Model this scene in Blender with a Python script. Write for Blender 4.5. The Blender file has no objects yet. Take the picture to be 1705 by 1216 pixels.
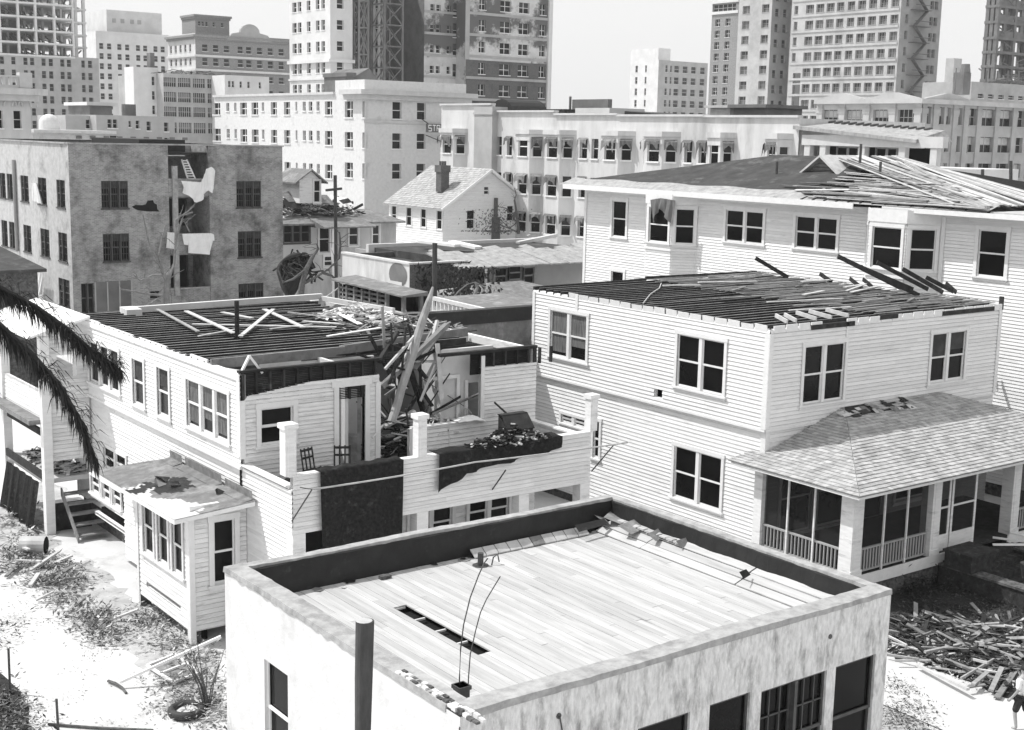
import bpy, math, random
from mathutils import Vector
R_=random.Random(11)
S=bpy.context.scene
COL=S.collection
# ------------------------------------------------------------------ camera
F_PX,W_PX,H_PX,CZ=2220.83,1705.0,1216.0,12.8
YAW,PIT,ROL=0.64241,0.170508,-0.020925
ff=Vector((math.sin(YAW)*math.cos(PIT),math.cos(YAW)*math.cos(PIT),-math.sin(PIT)))
_r=Vector((math.cos(YAW),-math.sin(YAW),0)); _d=ff.cross(_r)
rr=_r*math.cos(ROL)+_d*math.sin(ROL); dd=-_r*math.sin(ROL)+_d*math.cos(ROL)
cam_d=bpy.data.cameras.new('camera'); cam=bpy.data.objects.new('camera',cam_d); COL.objects.link(cam)
cam_d.sensor_width=36; cam_d.lens=36*F_PX/W_PX; cam_d.clip_end=6000; cam_d.clip_start=.2
from mathutils import Matrix
up=-dd; bk=-ff
cam.matrix_world=Matrix(((rr.x,up.x,bk.x,0),(rr.y,up.y,bk.y,0),(rr.z,up.z,bk.z,CZ),(0,0,0,1)))
S.camera=cam
S.render.resolution_x=1024; S.render.resolution_y=730
# ------------------------------------------------------------------ light
SUN=Vector((0.48,-0.52,-1.0)).normalized()      # direction the light travels
el=math.asin(-SUN.z); az=math.atan2(-SUN.x,-SUN.y)   # compass angle of the sun from +y towards +x
world=bpy.data.worlds.new('World'); S.world=world; world.use_nodes=True
nt=world.node_tree; nt.nodes.clear()
sky=nt.nodes.new('ShaderNodeTexSky'); sky.sky_type='NISHITA'; sky.sun_disc=False
sky.sun_elevation=el; sky.sun_rotation=az; sky.dust_density=3; sky.air_density=1.2; sky.ozone_density=1
bw=nt.nodes.new('ShaderNodeRGBToBW'); bg=nt.nodes.new('ShaderNodeBackground'); wo=nt.nodes.new('ShaderNodeOutputWorld')
mxw=nt.nodes.new('ShaderNodeMixRGB'); mxw.inputs[2].default_value=(4.15,4.15,4.15,1)   # white haze low in the sky, thinning upwards
tcw=nt.nodes.new('ShaderNodeTexCoord'); sxw=nt.nodes.new('ShaderNodeSeparateXYZ'); mrw=nt.nodes.new('ShaderNodeMapRange'); nt.links.new(tcw.outputs['Generated'],sxw.inputs[0]); nt.links.new(sxw.outputs[2],mrw.inputs[0])
mrw.inputs[1].default_value=.12; mrw.inputs[2].default_value=.55; mrw.inputs[3].default_value=.9; mrw.inputs[4].default_value=.75; nt.links.new(mrw.outputs[0],mxw.inputs[0])
nt.links.new(sky.outputs[0],bw.inputs[0]); nt.links.new(bw.outputs[0],mxw.inputs[1]); nt.links.new(mxw.outputs[0],bg.inputs[0]); nt.links.new(bg.outputs[0],wo.inputs[0])
bg.inputs[1].default_value=0.12
ld=bpy.data.lights.new('sun','SUN'); ld.energy=2.25; ld.angle=math.radians(.53); ld.color=(1,.995,.985)
lo=bpy.data.objects.new('sun',ld); COL.objects.link(lo); lo.rotation_euler=SUN.to_track_quat('-Z','Y').to_euler(); lo.location=(-30,40,80)
S.view_settings.view_transform='Standard'; S.view_settings.look='None'; S.view_settings.gamma=1; S.view_settings.exposure=0.96
# ------------------------------------------------------------------ pixel -> world point on a real plane
def ray(u,v): return ff*F_PX+rr*(u-W_PX/2)+dd*(v-H_PX/2)
def P(u,v,x=None,y=None,z=None):
    r=ray(u,v); t=x/r.x if x is not None else y/r.y if y is not None else (z-CZ)/r.z
    return Vector((r.x*t,r.y*t,CZ+r.z*t))
class Fr:
    """vertical plane: origin (ox,oy), u = direction to the right as seen, outward n"""
    def __init__(s,ox,oy,ux,uy):
        l=math.hypot(ux,uy); s.o=Vector((ox,oy,0)); s.u=Vector((ux/l,uy/l,0)); s.n=Vector((uy/l,-ux/l,0)); s.rz=math.atan2(uy,ux)
    def w(s,a,d,z): return s.o+s.u*a+s.n*d+Vector((0,0,z))
    def px(s,u,v):
        r=ray(u,v); c=Vector((0,0,CZ)); t=(s.o-c).dot(s.n)/r.dot(s.n); p=c+r*t
        return (p-s.o).dot(s.u),p.z
    def rect(s,u0,v0,u1,v1):
        a,z1=s.px(u0,v0); b,z0=s.px(u1,v1); return (a,b,z0,z1)
def FA(y): return Fr(0,y,1,0)
def FB(x): return Fr(x,0,0,-1)
def grid(fr,vref,cols,uref,rows,skip=()):
    out=[]
    zs=[(fr.px(uref,b)[1],fr.px(uref,a)[1]) for a,b in rows]
    for i,(u0,u1) in enumerate(cols):
        a=fr.px(u0,vref)[0]; b=fr.px(u1,vref)[0]
        for j,(z0,z1) in enumerate(zs):
            if (i,j) not in skip: out.append((a,b,z0,z1))
    return out
# ------------------------------------------------------------------ materials
def _mat(name):
    m=bpy.data.materials.new(name); m.use_nodes=True; n=m.node_tree; b=n.nodes['Principled BSDF']; return m,n,b
def g(v): return (v,v,v,1)
def mat(name,c,c2=None,sc=1.5,rough=.8,st=(1,1,1),stain=None,stsc=.25,stthr=(.5,.62),bump=0,bsc=30,island=0,metal=0,spec=None):
    m,n,b=_mat(name); N=n.nodes.new; L=n.links.new
    b.inputs['Roughness'].default_value=rough; b.inputs['Metallic'].default_value=metal; b.inputs['Specular IOR Level'].default_value=.12 if rough>.7 else .3
    if spec is not None: b.inputs['Specular IOR Level'].default_value=spec
    tc=N('ShaderNodeTexCoord'); mp=N('ShaderNodeMapping'); mp.inputs['Scale'].default_value=st; L(tc.outputs['Object'],mp.inputs[0])
    if c2 is None: c2=c*.85
    no=N('ShaderNodeTexNoise'); no.inputs['Scale'].default_value=sc; no.inputs['Detail'].default_value=6; no.inputs['Roughness'].default_value=.65; L(mp.outputs[0],no.inputs[0])
    cr=N('ShaderNodeValToRGB'); cr.color_ramp.elements[0].position=.35; cr.color_ramp.elements[1].position=.65
    cr.color_ramp.elements[0].color=g(c2); cr.color_ramp.elements[1].color=g(c); L(no.outputs[0],cr.inputs[0]); out=cr.outputs[0]
    if stain is not None:
        n2=N('ShaderNodeTexNoise'); n2.inputs['Scale'].default_value=stsc; n2.inputs['Detail'].default_value=8; n2.inputs['Roughness'].default_value=.7; L(mp.outputs[0],n2.inputs[0])
        r2=N('ShaderNodeValToRGB'); r2.color_ramp.elements[0].position=stthr[0]; r2.color_ramp.elements[1].position=stthr[1]; L(n2.outputs[0],r2.inputs[0])
        mx=N('ShaderNodeMixRGB'); L(r2.outputs[0],mx.inputs[0]); L(out,mx.inputs[1]); mx.inputs[2].default_value=g(stain); out=mx.outputs[0]
    if island:
        ge=N('ShaderNodeNewGeometry'); mr=N('ShaderNodeMapRange'); mr.inputs[3].default_value=1-island; mr.inputs[4].default_value=1+island*.35; L(ge.outputs['Random Per Island'],mr.inputs[0])
        m2=N('ShaderNodeMixRGB'); m2.blend_type='MULTIPLY'; m2.inputs[0].default_value=1; L(out,m2.inputs[1]); L(mr.outputs[0],m2.inputs[2]); out=m2.outputs[0]
    L(out,b.inputs['Base Color'])
    if bump:
        n3=N('ShaderNodeTexNoise'); n3.inputs['Scale'].default_value=bsc; n3.inputs['Detail'].default_value=4; L(tc.outputs['Object'],n3.inputs[0])
        bp=N('ShaderNodeBump'); bp.inputs['Strength'].default_value=bump; bp.inputs['Distance'].default_value=.02; L(n3.outputs[0],bp.inputs['Height']); L(bp.outputs[0],b.inputs['Normal'])
    return m
def brickmat(name,c,c2,mortar,sc=1.0,stain=.1,stthr=(.5,.66),stsc=.22,bw_=.22,bh=.075,mort=.012):
    """brick courses that follow either vertical face"""
    m,n,b=_mat(name); N=n.nodes.new; L=n.links.new; b.inputs['Roughness'].default_value=.9
    tc=N('ShaderNodeTexCoord'); sx=N('ShaderNodeSeparateXYZ'); L(tc.outputs['Object'],sx.inputs[0])
    ad=N('ShaderNodeMath'); ad.operation='ADD'; L(sx.outputs[0],ad.inputs[0]); L(sx.outputs[1],ad.inputs[1])
    cx=N('ShaderNodeCombineXYZ'); L(ad.outputs[0],cx.inputs[0]); L(sx.outputs[2],cx.inputs[1])
    br=N('ShaderNodeTexBrick'); L(cx.outputs[0],br.inputs[0]); br.inputs['Color1'].default_value=g(c); br.inputs['Color2'].default_value=g(c2); br.inputs['Mortar'].default_value=g(mortar)
    br.inputs['Scale'].default_value=sc; br.inputs['Mortar Size'].default_value=mort; br.inputs['Brick Width'].default_value=bw_; br.inputs['Row Height'].default_value=bh
    n2=N('ShaderNodeTexNoise'); n2.inputs['Scale'].default_value=stsc; n2.inputs['Detail'].default_value=9; n2.inputs['Roughness'].default_value=.72; L(tc.outputs['Object'],n2.inputs[0])
    r2=N('ShaderNodeValToRGB'); r2.color_ramp.elements[0].position=stthr[0]; r2.color_ramp.elements[1].position=stthr[1]; L(n2.outputs[0],r2.inputs[0])
    mx=N('ShaderNodeMixRGB'); L(r2.outputs[0],mx.inputs[0]); L(br.outputs[0],mx.inputs[1]); mx.inputs[2].default_value=g(stain)
    n3=N('ShaderNodeTexNoise'); n3.inputs['Scale'].default_value=3; n3.inputs['Detail'].default_value=6; L(tc.outputs['Object'],n3.inputs[0])
    m3=N('ShaderNodeMixRGB'); m3.blend_type='MULTIPLY'; m3.inputs[0].default_value=.5; L(mx.outputs[0],m3.inputs[1]); L(n3.outputs[0],m3.inputs[2])
    ml=N('ShaderNodeMixRGB'); ml.blend_type='MULTIPLY'; ml.inputs[0].default_value=1; ml.inputs[2].default_value=g(1.3); L(m3.outputs[0],ml.inputs[1])
    L(ml.outputs[0],b.inputs['Base Color'])
    return m
M={}
M['paint']=mat('white_paint',.82,.74,sc=2.2,rough=.6,st=(1,1,5),stain=.5,stsc=.8,stthr=(.56,.8),bump=.08,island=.1)
M['paint2']=mat('weathered_white_paint',.84,.72,sc=2.5,rough=.65,st=(1,1,5),stain=.36,stsc=1.2,stthr=(.54,.78),bump=.12,island=.14)
M['trim']=mat('white_trim_paint',.78,.7,sc=4,rough=.5,stain=.55,stsc=2,stthr=(.6,.85))
M['stucco']=mat('white_stucco',.68,.6,sc=3,rough=.9,stain=.42,stsc=.9,stthr=(.56,.8),bump=.25,bsc=25)
M['stucco_stain']=mat('mottled_stucco',.74,.5,sc=9,rough=.95,st=(1.5,1.5,.5),stain=.26,stsc=2.6,stthr=(.5,.66),bump=.5,bsc=22)
M['conc']=mat('grey_concrete',.42,.28,sc=5,rough=.95,stain=.2,stsc=1.4,stthr=(.5,.7),bump=.3)
M['timber']=mat('weathered_timber',.4,.26,sc=3,rough=.9,st=(1,1,.4),stain=.12,stsc=2,stthr=(.55,.75))
M['tar']=mat('black_tar',.022,.012,sc=3,rough=.55,stain=.05,stsc=2.2,stthr=(.58,.72),bump=.3,bsc=12)
M['tarroof']=mat('tar_paper',.075,.045,sc=1.5,rough=.9,stain=.17,stsc=.9,stthr=(.55,.75),bump=.2)
M['tarpaper']=mat('grey_tar_paper',.22,.15,sc=4,rough=.9,stain=.32,stsc=1,stthr=(.5,.7),bump=.2)
M['plank']=mat('pale_planks',.52,.42,sc=1.1,rough=.8,st=(7,.5,1),stain=.25,stsc=1.4,stthr=(.53,.8),island=.17)
M['board']=mat('loose_board_wood',.62,.45,sc=3,rough=.85,stain=.3,stsc=2,stthr=(.58,.8),island=.2)
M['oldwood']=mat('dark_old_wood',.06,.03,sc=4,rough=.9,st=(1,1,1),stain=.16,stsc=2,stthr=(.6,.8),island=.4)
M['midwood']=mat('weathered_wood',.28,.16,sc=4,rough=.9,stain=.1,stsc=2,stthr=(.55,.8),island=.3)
M['shingle']=mat('grey_shingles',.45,.38,sc=2,rough=.9,stain=.2,stsc=1.1,stthr=(.58,.8),island=.3)
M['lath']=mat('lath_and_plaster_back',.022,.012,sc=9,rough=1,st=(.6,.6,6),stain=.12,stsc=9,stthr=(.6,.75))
M['plaster']=mat('interior_plaster',.66,.56,sc=2,rough=.9,stain=.42,stsc=1,stthr=(.55,.8))
M['glass']=mat('dark_window_glass',.008,.004,sc=.8,rough=.12,spec=.1)
M['glass2']=mat('greyer_window_glass',.028,.01,sc=1.2,rough=.2,spec=.18)
M['blind']=mat('window_blind',.075,.04,sc=2,rough=.9)
M['curtain']=mat('pale_curtain',.2,.06,sc=3,rough=.95,st=(8,8,.6))
M['dark']=mat('dark_interior',.02,.01,sc=1,rough=1)
M['brick']=brickmat('brick_wall',.34,.22,.38,stain=.06,stthr=(.48,.68),stsc=.5)
M['brickd']=brickmat('dark_brick',.09,.06,.14,stain=.05,stsc=.3)
M['brickfar']=brickmat('far_brick',.25,.2,.28,stain=.17,stsc=.05)
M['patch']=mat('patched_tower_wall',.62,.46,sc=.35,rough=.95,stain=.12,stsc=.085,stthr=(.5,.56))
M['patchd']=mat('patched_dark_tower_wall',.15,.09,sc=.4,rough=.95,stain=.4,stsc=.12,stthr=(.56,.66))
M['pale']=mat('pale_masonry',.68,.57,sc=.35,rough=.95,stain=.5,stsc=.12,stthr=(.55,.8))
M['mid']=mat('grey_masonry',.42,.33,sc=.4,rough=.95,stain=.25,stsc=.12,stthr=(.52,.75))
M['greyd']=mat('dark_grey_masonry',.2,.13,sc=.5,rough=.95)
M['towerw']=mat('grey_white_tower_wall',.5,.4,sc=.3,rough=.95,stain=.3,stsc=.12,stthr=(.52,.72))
M['brickside']=mat('grimy_side_wall',.52,.4,sc=3,rough=.95,stain=.22,stsc=.8,stthr=(.52,.72))
M['bayst']=mat('streaky_stucco',.62,.5,sc=.8,rough=.95,st=(1,1,.3),stain=.28,stsc=.35,stthr=(.52,.78))
M['cloth']=mat('white_cloth',.86,.78,sc=3,rough=.95)
M['rug']=mat('dark_carpet',.03,.012,sc=12,rough=1,stain=.075,stsc=4,stthr=(.56,.75),bump=.6,bsc=40)
M['metal']=mat('dark_metal',.1,.06,sc=4,rough=.5,metal=.4)
M['steel']=mat('construction_steel',.16,.1,sc=1,rough=.7)
M['galv']=mat('pale_metal',.52,.38,sc=3,rough=.5,stain=.25,stsc=2,stthr=(.6,.8))
M['leaf']=mat('dark_fronds',.035,.016,sc=5,rough=.7,island=.5)
M['leafg']=mat('leaves',.13,.06,sc=5,rough=.8,island=.5)
M['bark']=mat('bark',.14,.07,sc=8,rough=.95)
M['pole']=mat('dark_pole',.09,.05,sc=6,rough=.8,st=(1,1,.25),stain=.17,stsc=4,stthr=(.6,.8),bump=.4)
M['sand']=mat('pale_sand',.62,.52,sc=.6,rough=1,stain=.3,stsc=.8,stthr=(.54,.8),bump=.4,bsc=6)
M['soil']=mat('dark_soil',.05,.025,sc=1.6,rough=1,stain=.12,stsc=4,stthr=(.58,.75),bump=.8,bsc=9)
M['dirt']=mat('littered_dirt',.5,.34,sc=1.3,rough=1,stain=.17,stsc=3.2,stthr=(.55,.68),bump=.7,bsc=9)
M['path']=mat('concrete_path',.58,.5,sc=1.5,rough=.95,stain=.58,stsc=2,stthr=(.6,.85))
M['stone']=mat('rubble_stone',.16,.06,sc=6,rough=.95,stain=.06,stsc=5,stthr=(.52,.6),bump=1,bsc=6)
M['darkstone']=mat('shade_darkened_stone',.06,.025,sc=6,rough=1,stain=.12,stsc=5,stthr=(.56,.7),bump=1,bsc=6)  # darker copy of the stone: shade before the porch put into the colour
M['skin']=mat('skin',.4,.34,sc=4,rough=.6)
M['shirt']=mat('white_shirt',.82,.76,sc=4,rough=.9)
M['shorts']=mat('dark_shorts',.05,.03,sc=6,rough=.9)
M['hair']=mat('hair',.03,.02,sc=8,rough=.7)
M['rubber']=mat('rubber',.05,.03,sc=6,rough=.7)
# insect screen: fine dark mesh one can half see through
m,n,b=_mat('insect_screen'); tb=n.nodes.new('ShaderNodeBsdfTransparent'); mx_s=n.nodes.new('ShaderNodeMixShader'); mx_s.inputs[0].default_value=.66
b.inputs['Base Color'].default_value=g(.015); b.inputs['Roughness'].default_value=1; n.links.new(tb.outputs[0],mx_s.inputs[1]); n.links.new(b.outputs[0],mx_s.inputs[2]); n.links.new(mx_s.outputs[0],n.nodes['Material Output'].inputs[0]); M['screen']=m
# ------------------------------------------------------------------ mesh builder
class MB:
    def __init__(s): s.v=[];s.f=[];s.m=[]
    def add(s,vs,fs,m=0):
        o=len(s.v); s.v+= [tuple(v) for v in vs]; s.f+=[tuple(i+o for i in f) for f in fs]; s.m+=[m]*len(fs)
    def poly(s,pts,m=0): s.add(pts,[tuple(range(len(pts)))],m)
    def hexa(s,p,m=0):   # 4 bottom (ccw from above), 4 top
        s.add(p,[(3,2,1,0),(4,5,6,7),(0,1,5,4),(1,2,6,5),(2,3,7,6),(3,0,4,7)],m)
    def box(s,x0,y0,z0,x1,y1,z1,m=0):
        if x0>x1:x0,x1=x1,x0
        if y0>y1:y0,y1=y1,y0
        s.hexa([(x0,y0,z0),(x1,y0,z0),(x1,y1,z0),(x0,y1,z0),(x0,y0,z1),(x1,y0,z1),(x1,y1,z1),(x0,y1,z1)],m)
    def fbox(s,fr,a0,a1,d0,d1,z0,z1,m=0):
        s.hexa([fr.w(a0,d1,z0),fr.w(a1,d1,z0),fr.w(a1,d0,z0),fr.w(a0,d0,z0),fr.w(a0,d1,z1),fr.w(a1,d1,z1),fr.w(a1,d0,z1),fr.w(a0,d0,z1)],m)
    def beam(s,p,q,w,h,m=0,roll=0.,taper=1.):
        p=Vector(p);q=Vector(q);d=(q-p).normalized(); u=Vector((0,0,1))
        if abs(d.z)>.95: u=Vector((0,1,0))
        sd=d.cross(u).normalized(); up_=sd.cross(d).normalized()
        if roll: c,sn=math.cos(roll),math.sin(roll); sd,up_=sd*c+up_*sn,up_*c-sd*sn
        a=sd*(w/2); b=up_*(h/2); t=taper
        s.hexa([p-a-b,p+a-b,q+a*t-b*t,q-a*t-b*t,p-a+b,p+a+b,q+a*t+b*t,q-a*t+b*t],m)
    def tube(s,pts,r,m=0,n=8,cap=True):
        pts=[Vector(p) for p in pts]; rs=r if isinstance(r,(list,tuple)) else [r]*len(pts); o=len(s.v); 
        D_=(pts[-1]-pts[0]).normalized() if (pts[-1]-pts[0]).length>1e-6 else Vector((0,0,1)); u=Vector((0,0,1)) if abs(D_.z)<.7 else Vector((1,0.2,0))
        for i,p in enumerate(pts):
            t=(pts[min(i+1,len(pts)-1)]-pts[max(i-1,0)]).normalized()
            a=t.cross(u).normalized(); b=a.cross(t)
            for k in range(n): an=2*math.pi*k/n; s.v.append(tuple(p+(a*math.cos(an)+b*math.sin(an))*rs[i]))
        for i in range(len(pts)-1):
            for k in range(n): s.f.append((o+i*n+k,o+i*n+(k+1)%n,o+(i+1)*n+(k+1)%n,o+(i+1)*n+k)); s.m.append(m)
        if cap:
            s.f.append(tuple(o+k for k in range(n))); s.m.append(m); e=o+(len(pts)-1)*n; s.f.append(tuple(e+k for k in reversed(range(n)))); s.m.append(m)
    def split(s,name,mats,parent=None):
        """every loose piece becomes an object of its own"""
        par=list(range(len(s.v)))
        def find(a):
            while par[a]!=a: par[a]=par[par[a]]; a=par[a]
            return a
        for f in s.f:
            for i in f[1:]: par[find(i)]=find(f[0])
        gr={}
        for k,f in enumerate(s.f): gr.setdefault(find(f[0]),[]).append(k)
        out=[]
        for ks in gr.values():
            m=MB(); mp={}
            for k in ks:
                for i in s.f[k]:
                    if i not in mp: mp[i]=len(m.v); m.v.append(s.v[i])
                m.f.append(tuple(mp[i] for i in s.f[k])); m.m.append(s.m[k])
            out.append(m.build(name,mats,parent))
        return out
    def build(s,name,mats,parent=None,smooth=False,loc=None):
        if not s.v: return None
        if isinstance(mats,str): mats=[mats]
        if loc is None:
            if parent is not None: loc=wloc(parent)
            else:
                xs=[v[0] for v in s.v];ys=[v[1] for v in s.v];zs=[v[2] for v in s.v]
                loc=Vector(((min(xs)+max(xs))/2,(min(ys)+max(ys))/2,min(zs)))
        me=bpy.data.meshes.new(name); me.from_pydata([(v[0]-loc.x,v[1]-loc.y,v[2]-loc.z) for v in s.v],[],s.f)
        for m in mats: me.materials.append(M[m])
        me.polygons.foreach_set('material_index',s.m)
        if smooth: me.polygons.foreach_set('use_smooth',[True]*len(s.f))
        me.update()
        o=bpy.data.objects.new(name,me); COL.objects.link(o)
        if parent is not None: o.parent=parent; o.location=Vector(loc)-wloc(parent)
        else: o.location=loc
        return o
def wloc(o):
    l=Vector((0,0,0))
    while o is not None: l+=Vector(o.location); o=o.parent
    return l
def tag(o,label=None,cat=None,group=None,kind=None):
    if label: o['label']=label
    if cat: o['category']=cat
    if group: o['group']=group
    if kind: o['kind']=kind
    return o
def T(name,label,cat,loc,group=None):
    o=bpy.data.objects.new(name,None); COL.objects.link(o); o.location=loc; o.empty_display_size=.3
    return tag(o,label,cat,group)
# ------------------------------------------------------------------ walls with real openings
def cut(iv,lo,hi):
    out=[]
    for a,b in iv:
        if hi<=a or lo>=b: out.append((a,b)); continue
        if lo>a: out.append((a,lo))
        if hi<b: out.append((hi,b))
    return out
def wall(mb,fr,s0,s1,z0,z1,ops=(),depth=.15,m=0,board=0,proud=.026,lim=None,back=True,mback=None,top=True,ends=False):
    """lim(z)->(s0,s1) clips the wall to a gable or a broken edge"""
    zs={z0,z1}
    for o in ops: zs.add(max(z0,min(z1,o[2]))); zs.add(max(z0,min(z1,o[3])))
    if board:
        k=math.ceil(z0/board+1e-6)
        while k*board<z1-1e-4: zs.add(round(k*board,5)); k+=1
    if lim:
        k=z0
        while k<z1: zs.add(round(k,4)); k+=.025
    G=board*.12
    if board:
        for q in list(zs):
            if q>z0+G*2 and abs(q/board-round(q/board))<1e-3: zs.add(round(q-G,5))
    zs=sorted(zs); zs=[zs[0]]+[b for a,b in zip(zs,zs[1:]) if b-a>1e-4]
    def off(z,lowside):
        if not board: return 0
        f=z/board-math.floor(z/board+1e-5); f=max(f,0)
        if f<1e-3 and lowside: f=1.0   # top edge of the row beneath
        return proud*(1-f)
    for za,zb in zip(zs,zs[1:]):
        zm=(za+zb)/2
        iv=[(s0,s1)]
        if lim: l=lim(zm); iv=[(max(s0,l[0]),min(s1,l[1]))]
        if iv[0][1]-iv[0][0]<.01: continue
        for o in ops:
            if o[2]<zm<o[3]: iv=cut(iv,o[0],o[1])
        da=off(za,False); db=off(zb,True); rowstart=board and abs(za/board-round(za/board))<1e-3
        for a,b in iv:
            if board and abs(zb/board-round(zb/board))<1e-3 and zb-za<G*1.01 and zb<z1-1e-3: da=db=-.012
            if board and da>0:     # boards butt together at random places and never sit quite flush
                jr=random.Random(int(round(za/board+.2))*7919+int(a*13)); q0=a
                while q0<b-1e-4:
                    q1=q0+jr.uniform(1.6,4.4); q1=b if q1>b-.4 else q1; e=jr.uniform(-.003,.004)
                    mb.poly([fr.w(q0,da+e,za),fr.w(q1,da+e,za),fr.w(q1,db+e*.3,zb),fr.w(q0,db+e*.3,zb)],m); q0=q1
            else: mb.poly([fr.w(a,da,za),fr.w(b,da,za),fr.w(b,db,zb),fr.w(a,db,zb)],m)
            if rowstart: mb.poly([fr.w(a,-.012,za),fr.w(b,-.012,za),fr.w(b,da,za),fr.w(a,da,za)],m)
            if back: mb.poly([fr.w(b,-depth,za),fr.w(a,-depth,za),fr.w(a,-depth,zb),fr.w(b,-depth,zb)],m if mback is None else mback)
            if lim or (ends and abs(a-s0)<1e-4): mb.poly([fr.w(a,0,za),fr.w(a,0,zb),fr.w(a,-depth,zb),fr.w(a,-depth,za)],m)
            if lim or (ends and abs(b-s1)<1e-4): mb.poly([fr.w(b,0,zb),fr.w(b,0,za),fr.w(b,-depth,za),fr.w(b,-depth,zb)],m)
    for o in ops:
        a,b,c,d=o[0],o[1],max(o[2],z0),min(o[3],z1)
        if d<=c: continue
        mb.poly([fr.w(a,0,c),fr.w(a,-depth,c),fr.w(a,-depth,d),fr.w(a,0,d)],m)
        mb.poly([fr.w(b,-depth,c),fr.w(b,0,c),fr.w(b,0,d),fr.w(b,-depth,d)],m)
        mb.poly([fr.w(a,-depth,c),fr.w(a,0,c),fr.w(b,0,c),fr.w(b,-depth,c)],m)
        mb.poly([fr.w(a,0,d),fr.w(a,-depth,d),fr.w(b,-depth,d),fr.w(b,0,d)],m)
    if top and not lim:
        t0,t1=(s0,s1) if top is True else top
        mb.poly([fr.w(t0,0,z1),fr.w(t1,0,z1),fr.w(t1,-depth,z1),fr.w(t0,-depth,z1)],m)
# ------------------------------------------------------------------ windows
LF=Fr(0,0,1,0)
_wc={}
def win_meshes(w,h,n,casing,blind,style,var):
    key=(round(w,2),round(h,2),n,casing,round(blind,1),style,var)
    if key in _wc: return _wc[key]
    hw=w/2; fr=MB(); sa=MB(); pa=MB()
    c=casing
    if c:
        fr.fbox(LF,-hw-c,-hw,.03,.06,-.02,h); fr.fbox(LF,hw,hw+c,.03,.06,-.02,h)
        fr.fbox(LF,-hw-c-.02,hw+c+.02,.024,.065,h,h+c*1.15)
        fr.fbox(LF,-hw-c-.05,hw+c+.05,-.1,.10,-.075,-.02)
        fr.fbox(LF,-hw-c,hw+c,.024,.045,-.16,-.075)
    else: fr.fbox(LF,-hw-.06,hw+.06,-.1,.06,-.09,0)
    mw=.13 if (casing and n>1) else .07
    for k in range(1,n):
        x=-hw+w*k/n; fr.fbox(LF,x-mw/2,x+mw/2,-.09,.04,0,h)
    e=[(-hw+w*k/n+(mw/2 if k else 0), -hw+w*(k+1)/n-(mw/2 if k<n-1 else 0)) for k in range(n)]
    for i,(a,b) in enumerate(e):
        t=.045 if casing else .05
        for (q0,q1,d) in ((h*.49,h,-.05),(0,h*.51,-.075)):
            sa.fbox(LF,a,a+t,d-.03,d,q0,q1); sa.fbox(LF,b-t,b,d-.03,d,q0,q1); sa.fbox(LF,a+t,b-t,d-.03,d,q1-t,q1); sa.fbox(LF,a+t,b-t,d-.03,d,q0,q0+t*1.2)
            if style=='steel':
                for k in (1,2): sa.fbox(LF,a+(b-a)*k/3-.012,a+(b-a)*k/3+.012,d-.02,d,q0+t,q1-t)
                sa.fbox(LF,a+t,b-t,d-.02,d,(q0+q1)/2-.012,(q0+q1)/2+.012)
        pa.poly([LF.w(a,-.095,h*.5),LF.w(b,-.095,h*.5),LF.w(b,-.095,h),LF.w(a,-.095,h)],0)
        pa.poly([LF.w(a,-.106,0),LF.w(b,-.106,0),LF.w(b,-.106,h*.52),LF.w(a,-.106,h*.52)],0)
        if blind>0:
            bl=blind*(1 if (i+var)%2==0 else .8); zl=h*(1-bl)
            pa.poly([LF.w(a+.03,-.088,max(zl,h*.5)),LF.w(b-.03,-.088,max(zl,h*.5)),LF.w(b-.03,-.088,h-.04),LF.w(a+.03,-.088,h-.04)],1)
            if zl<h*.48: pa.poly([LF.w(a+.03,-.1,zl),LF.w(b-.03,-.1,zl),LF.w(b-.03,-.1,h*.5),LF.w(a+.03,-.1,h*.5)],1)
    def me(mb,nm,mats):
        x=bpy.data.meshes.new(nm); x.from_pydata([tuple(v) for v in mb.v],[],mb.f)
        for q in mats: x.materials.append(M[q])
        x.polygons.foreach_set('material_index',mb.m); x.update(); return x
    rc=.055 if casing else 0
    if rc:
        for q in (sa,pa): q.v=[(v[0],v[1]-rc,v[2]) for v in [tuple(w_) for w_ in q.v]]
    tr={'white':'trim','dark':'metal','steel':'metal','wood':'midwood','grey':'conc'}[style]
    r=(me(fr,'window',[tr]),me(sa,'sash',[tr]),me(pa,'pane',['glass2' if var%2 else 'glass','curtain' if var==2 else 'blind'])); _wc[key]=r; return r
def window(parent,fr,op,n=1,casing=.11,blind=0,style='white',var=0,label=None):
    a,b,z0,z1=op; ms=win_meshes(b-a,z1-z0,n,casing,blind,style,var)
    o=bpy.data.objects.new('window',ms[0]); COL.objects.link(o); o.parent=parent
    o.location=fr.w((a+b)/2,0,z0)-wloc(parent); o.rotation_euler=(0,0,fr.rz)
    if label: o['label']=label
    for nm,m in (('sash',ms[1]),('pane',ms[2])):
        c=bpy.data.objects.new(nm,m); COL.objects.link(c); c.parent=o
    return o
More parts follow.
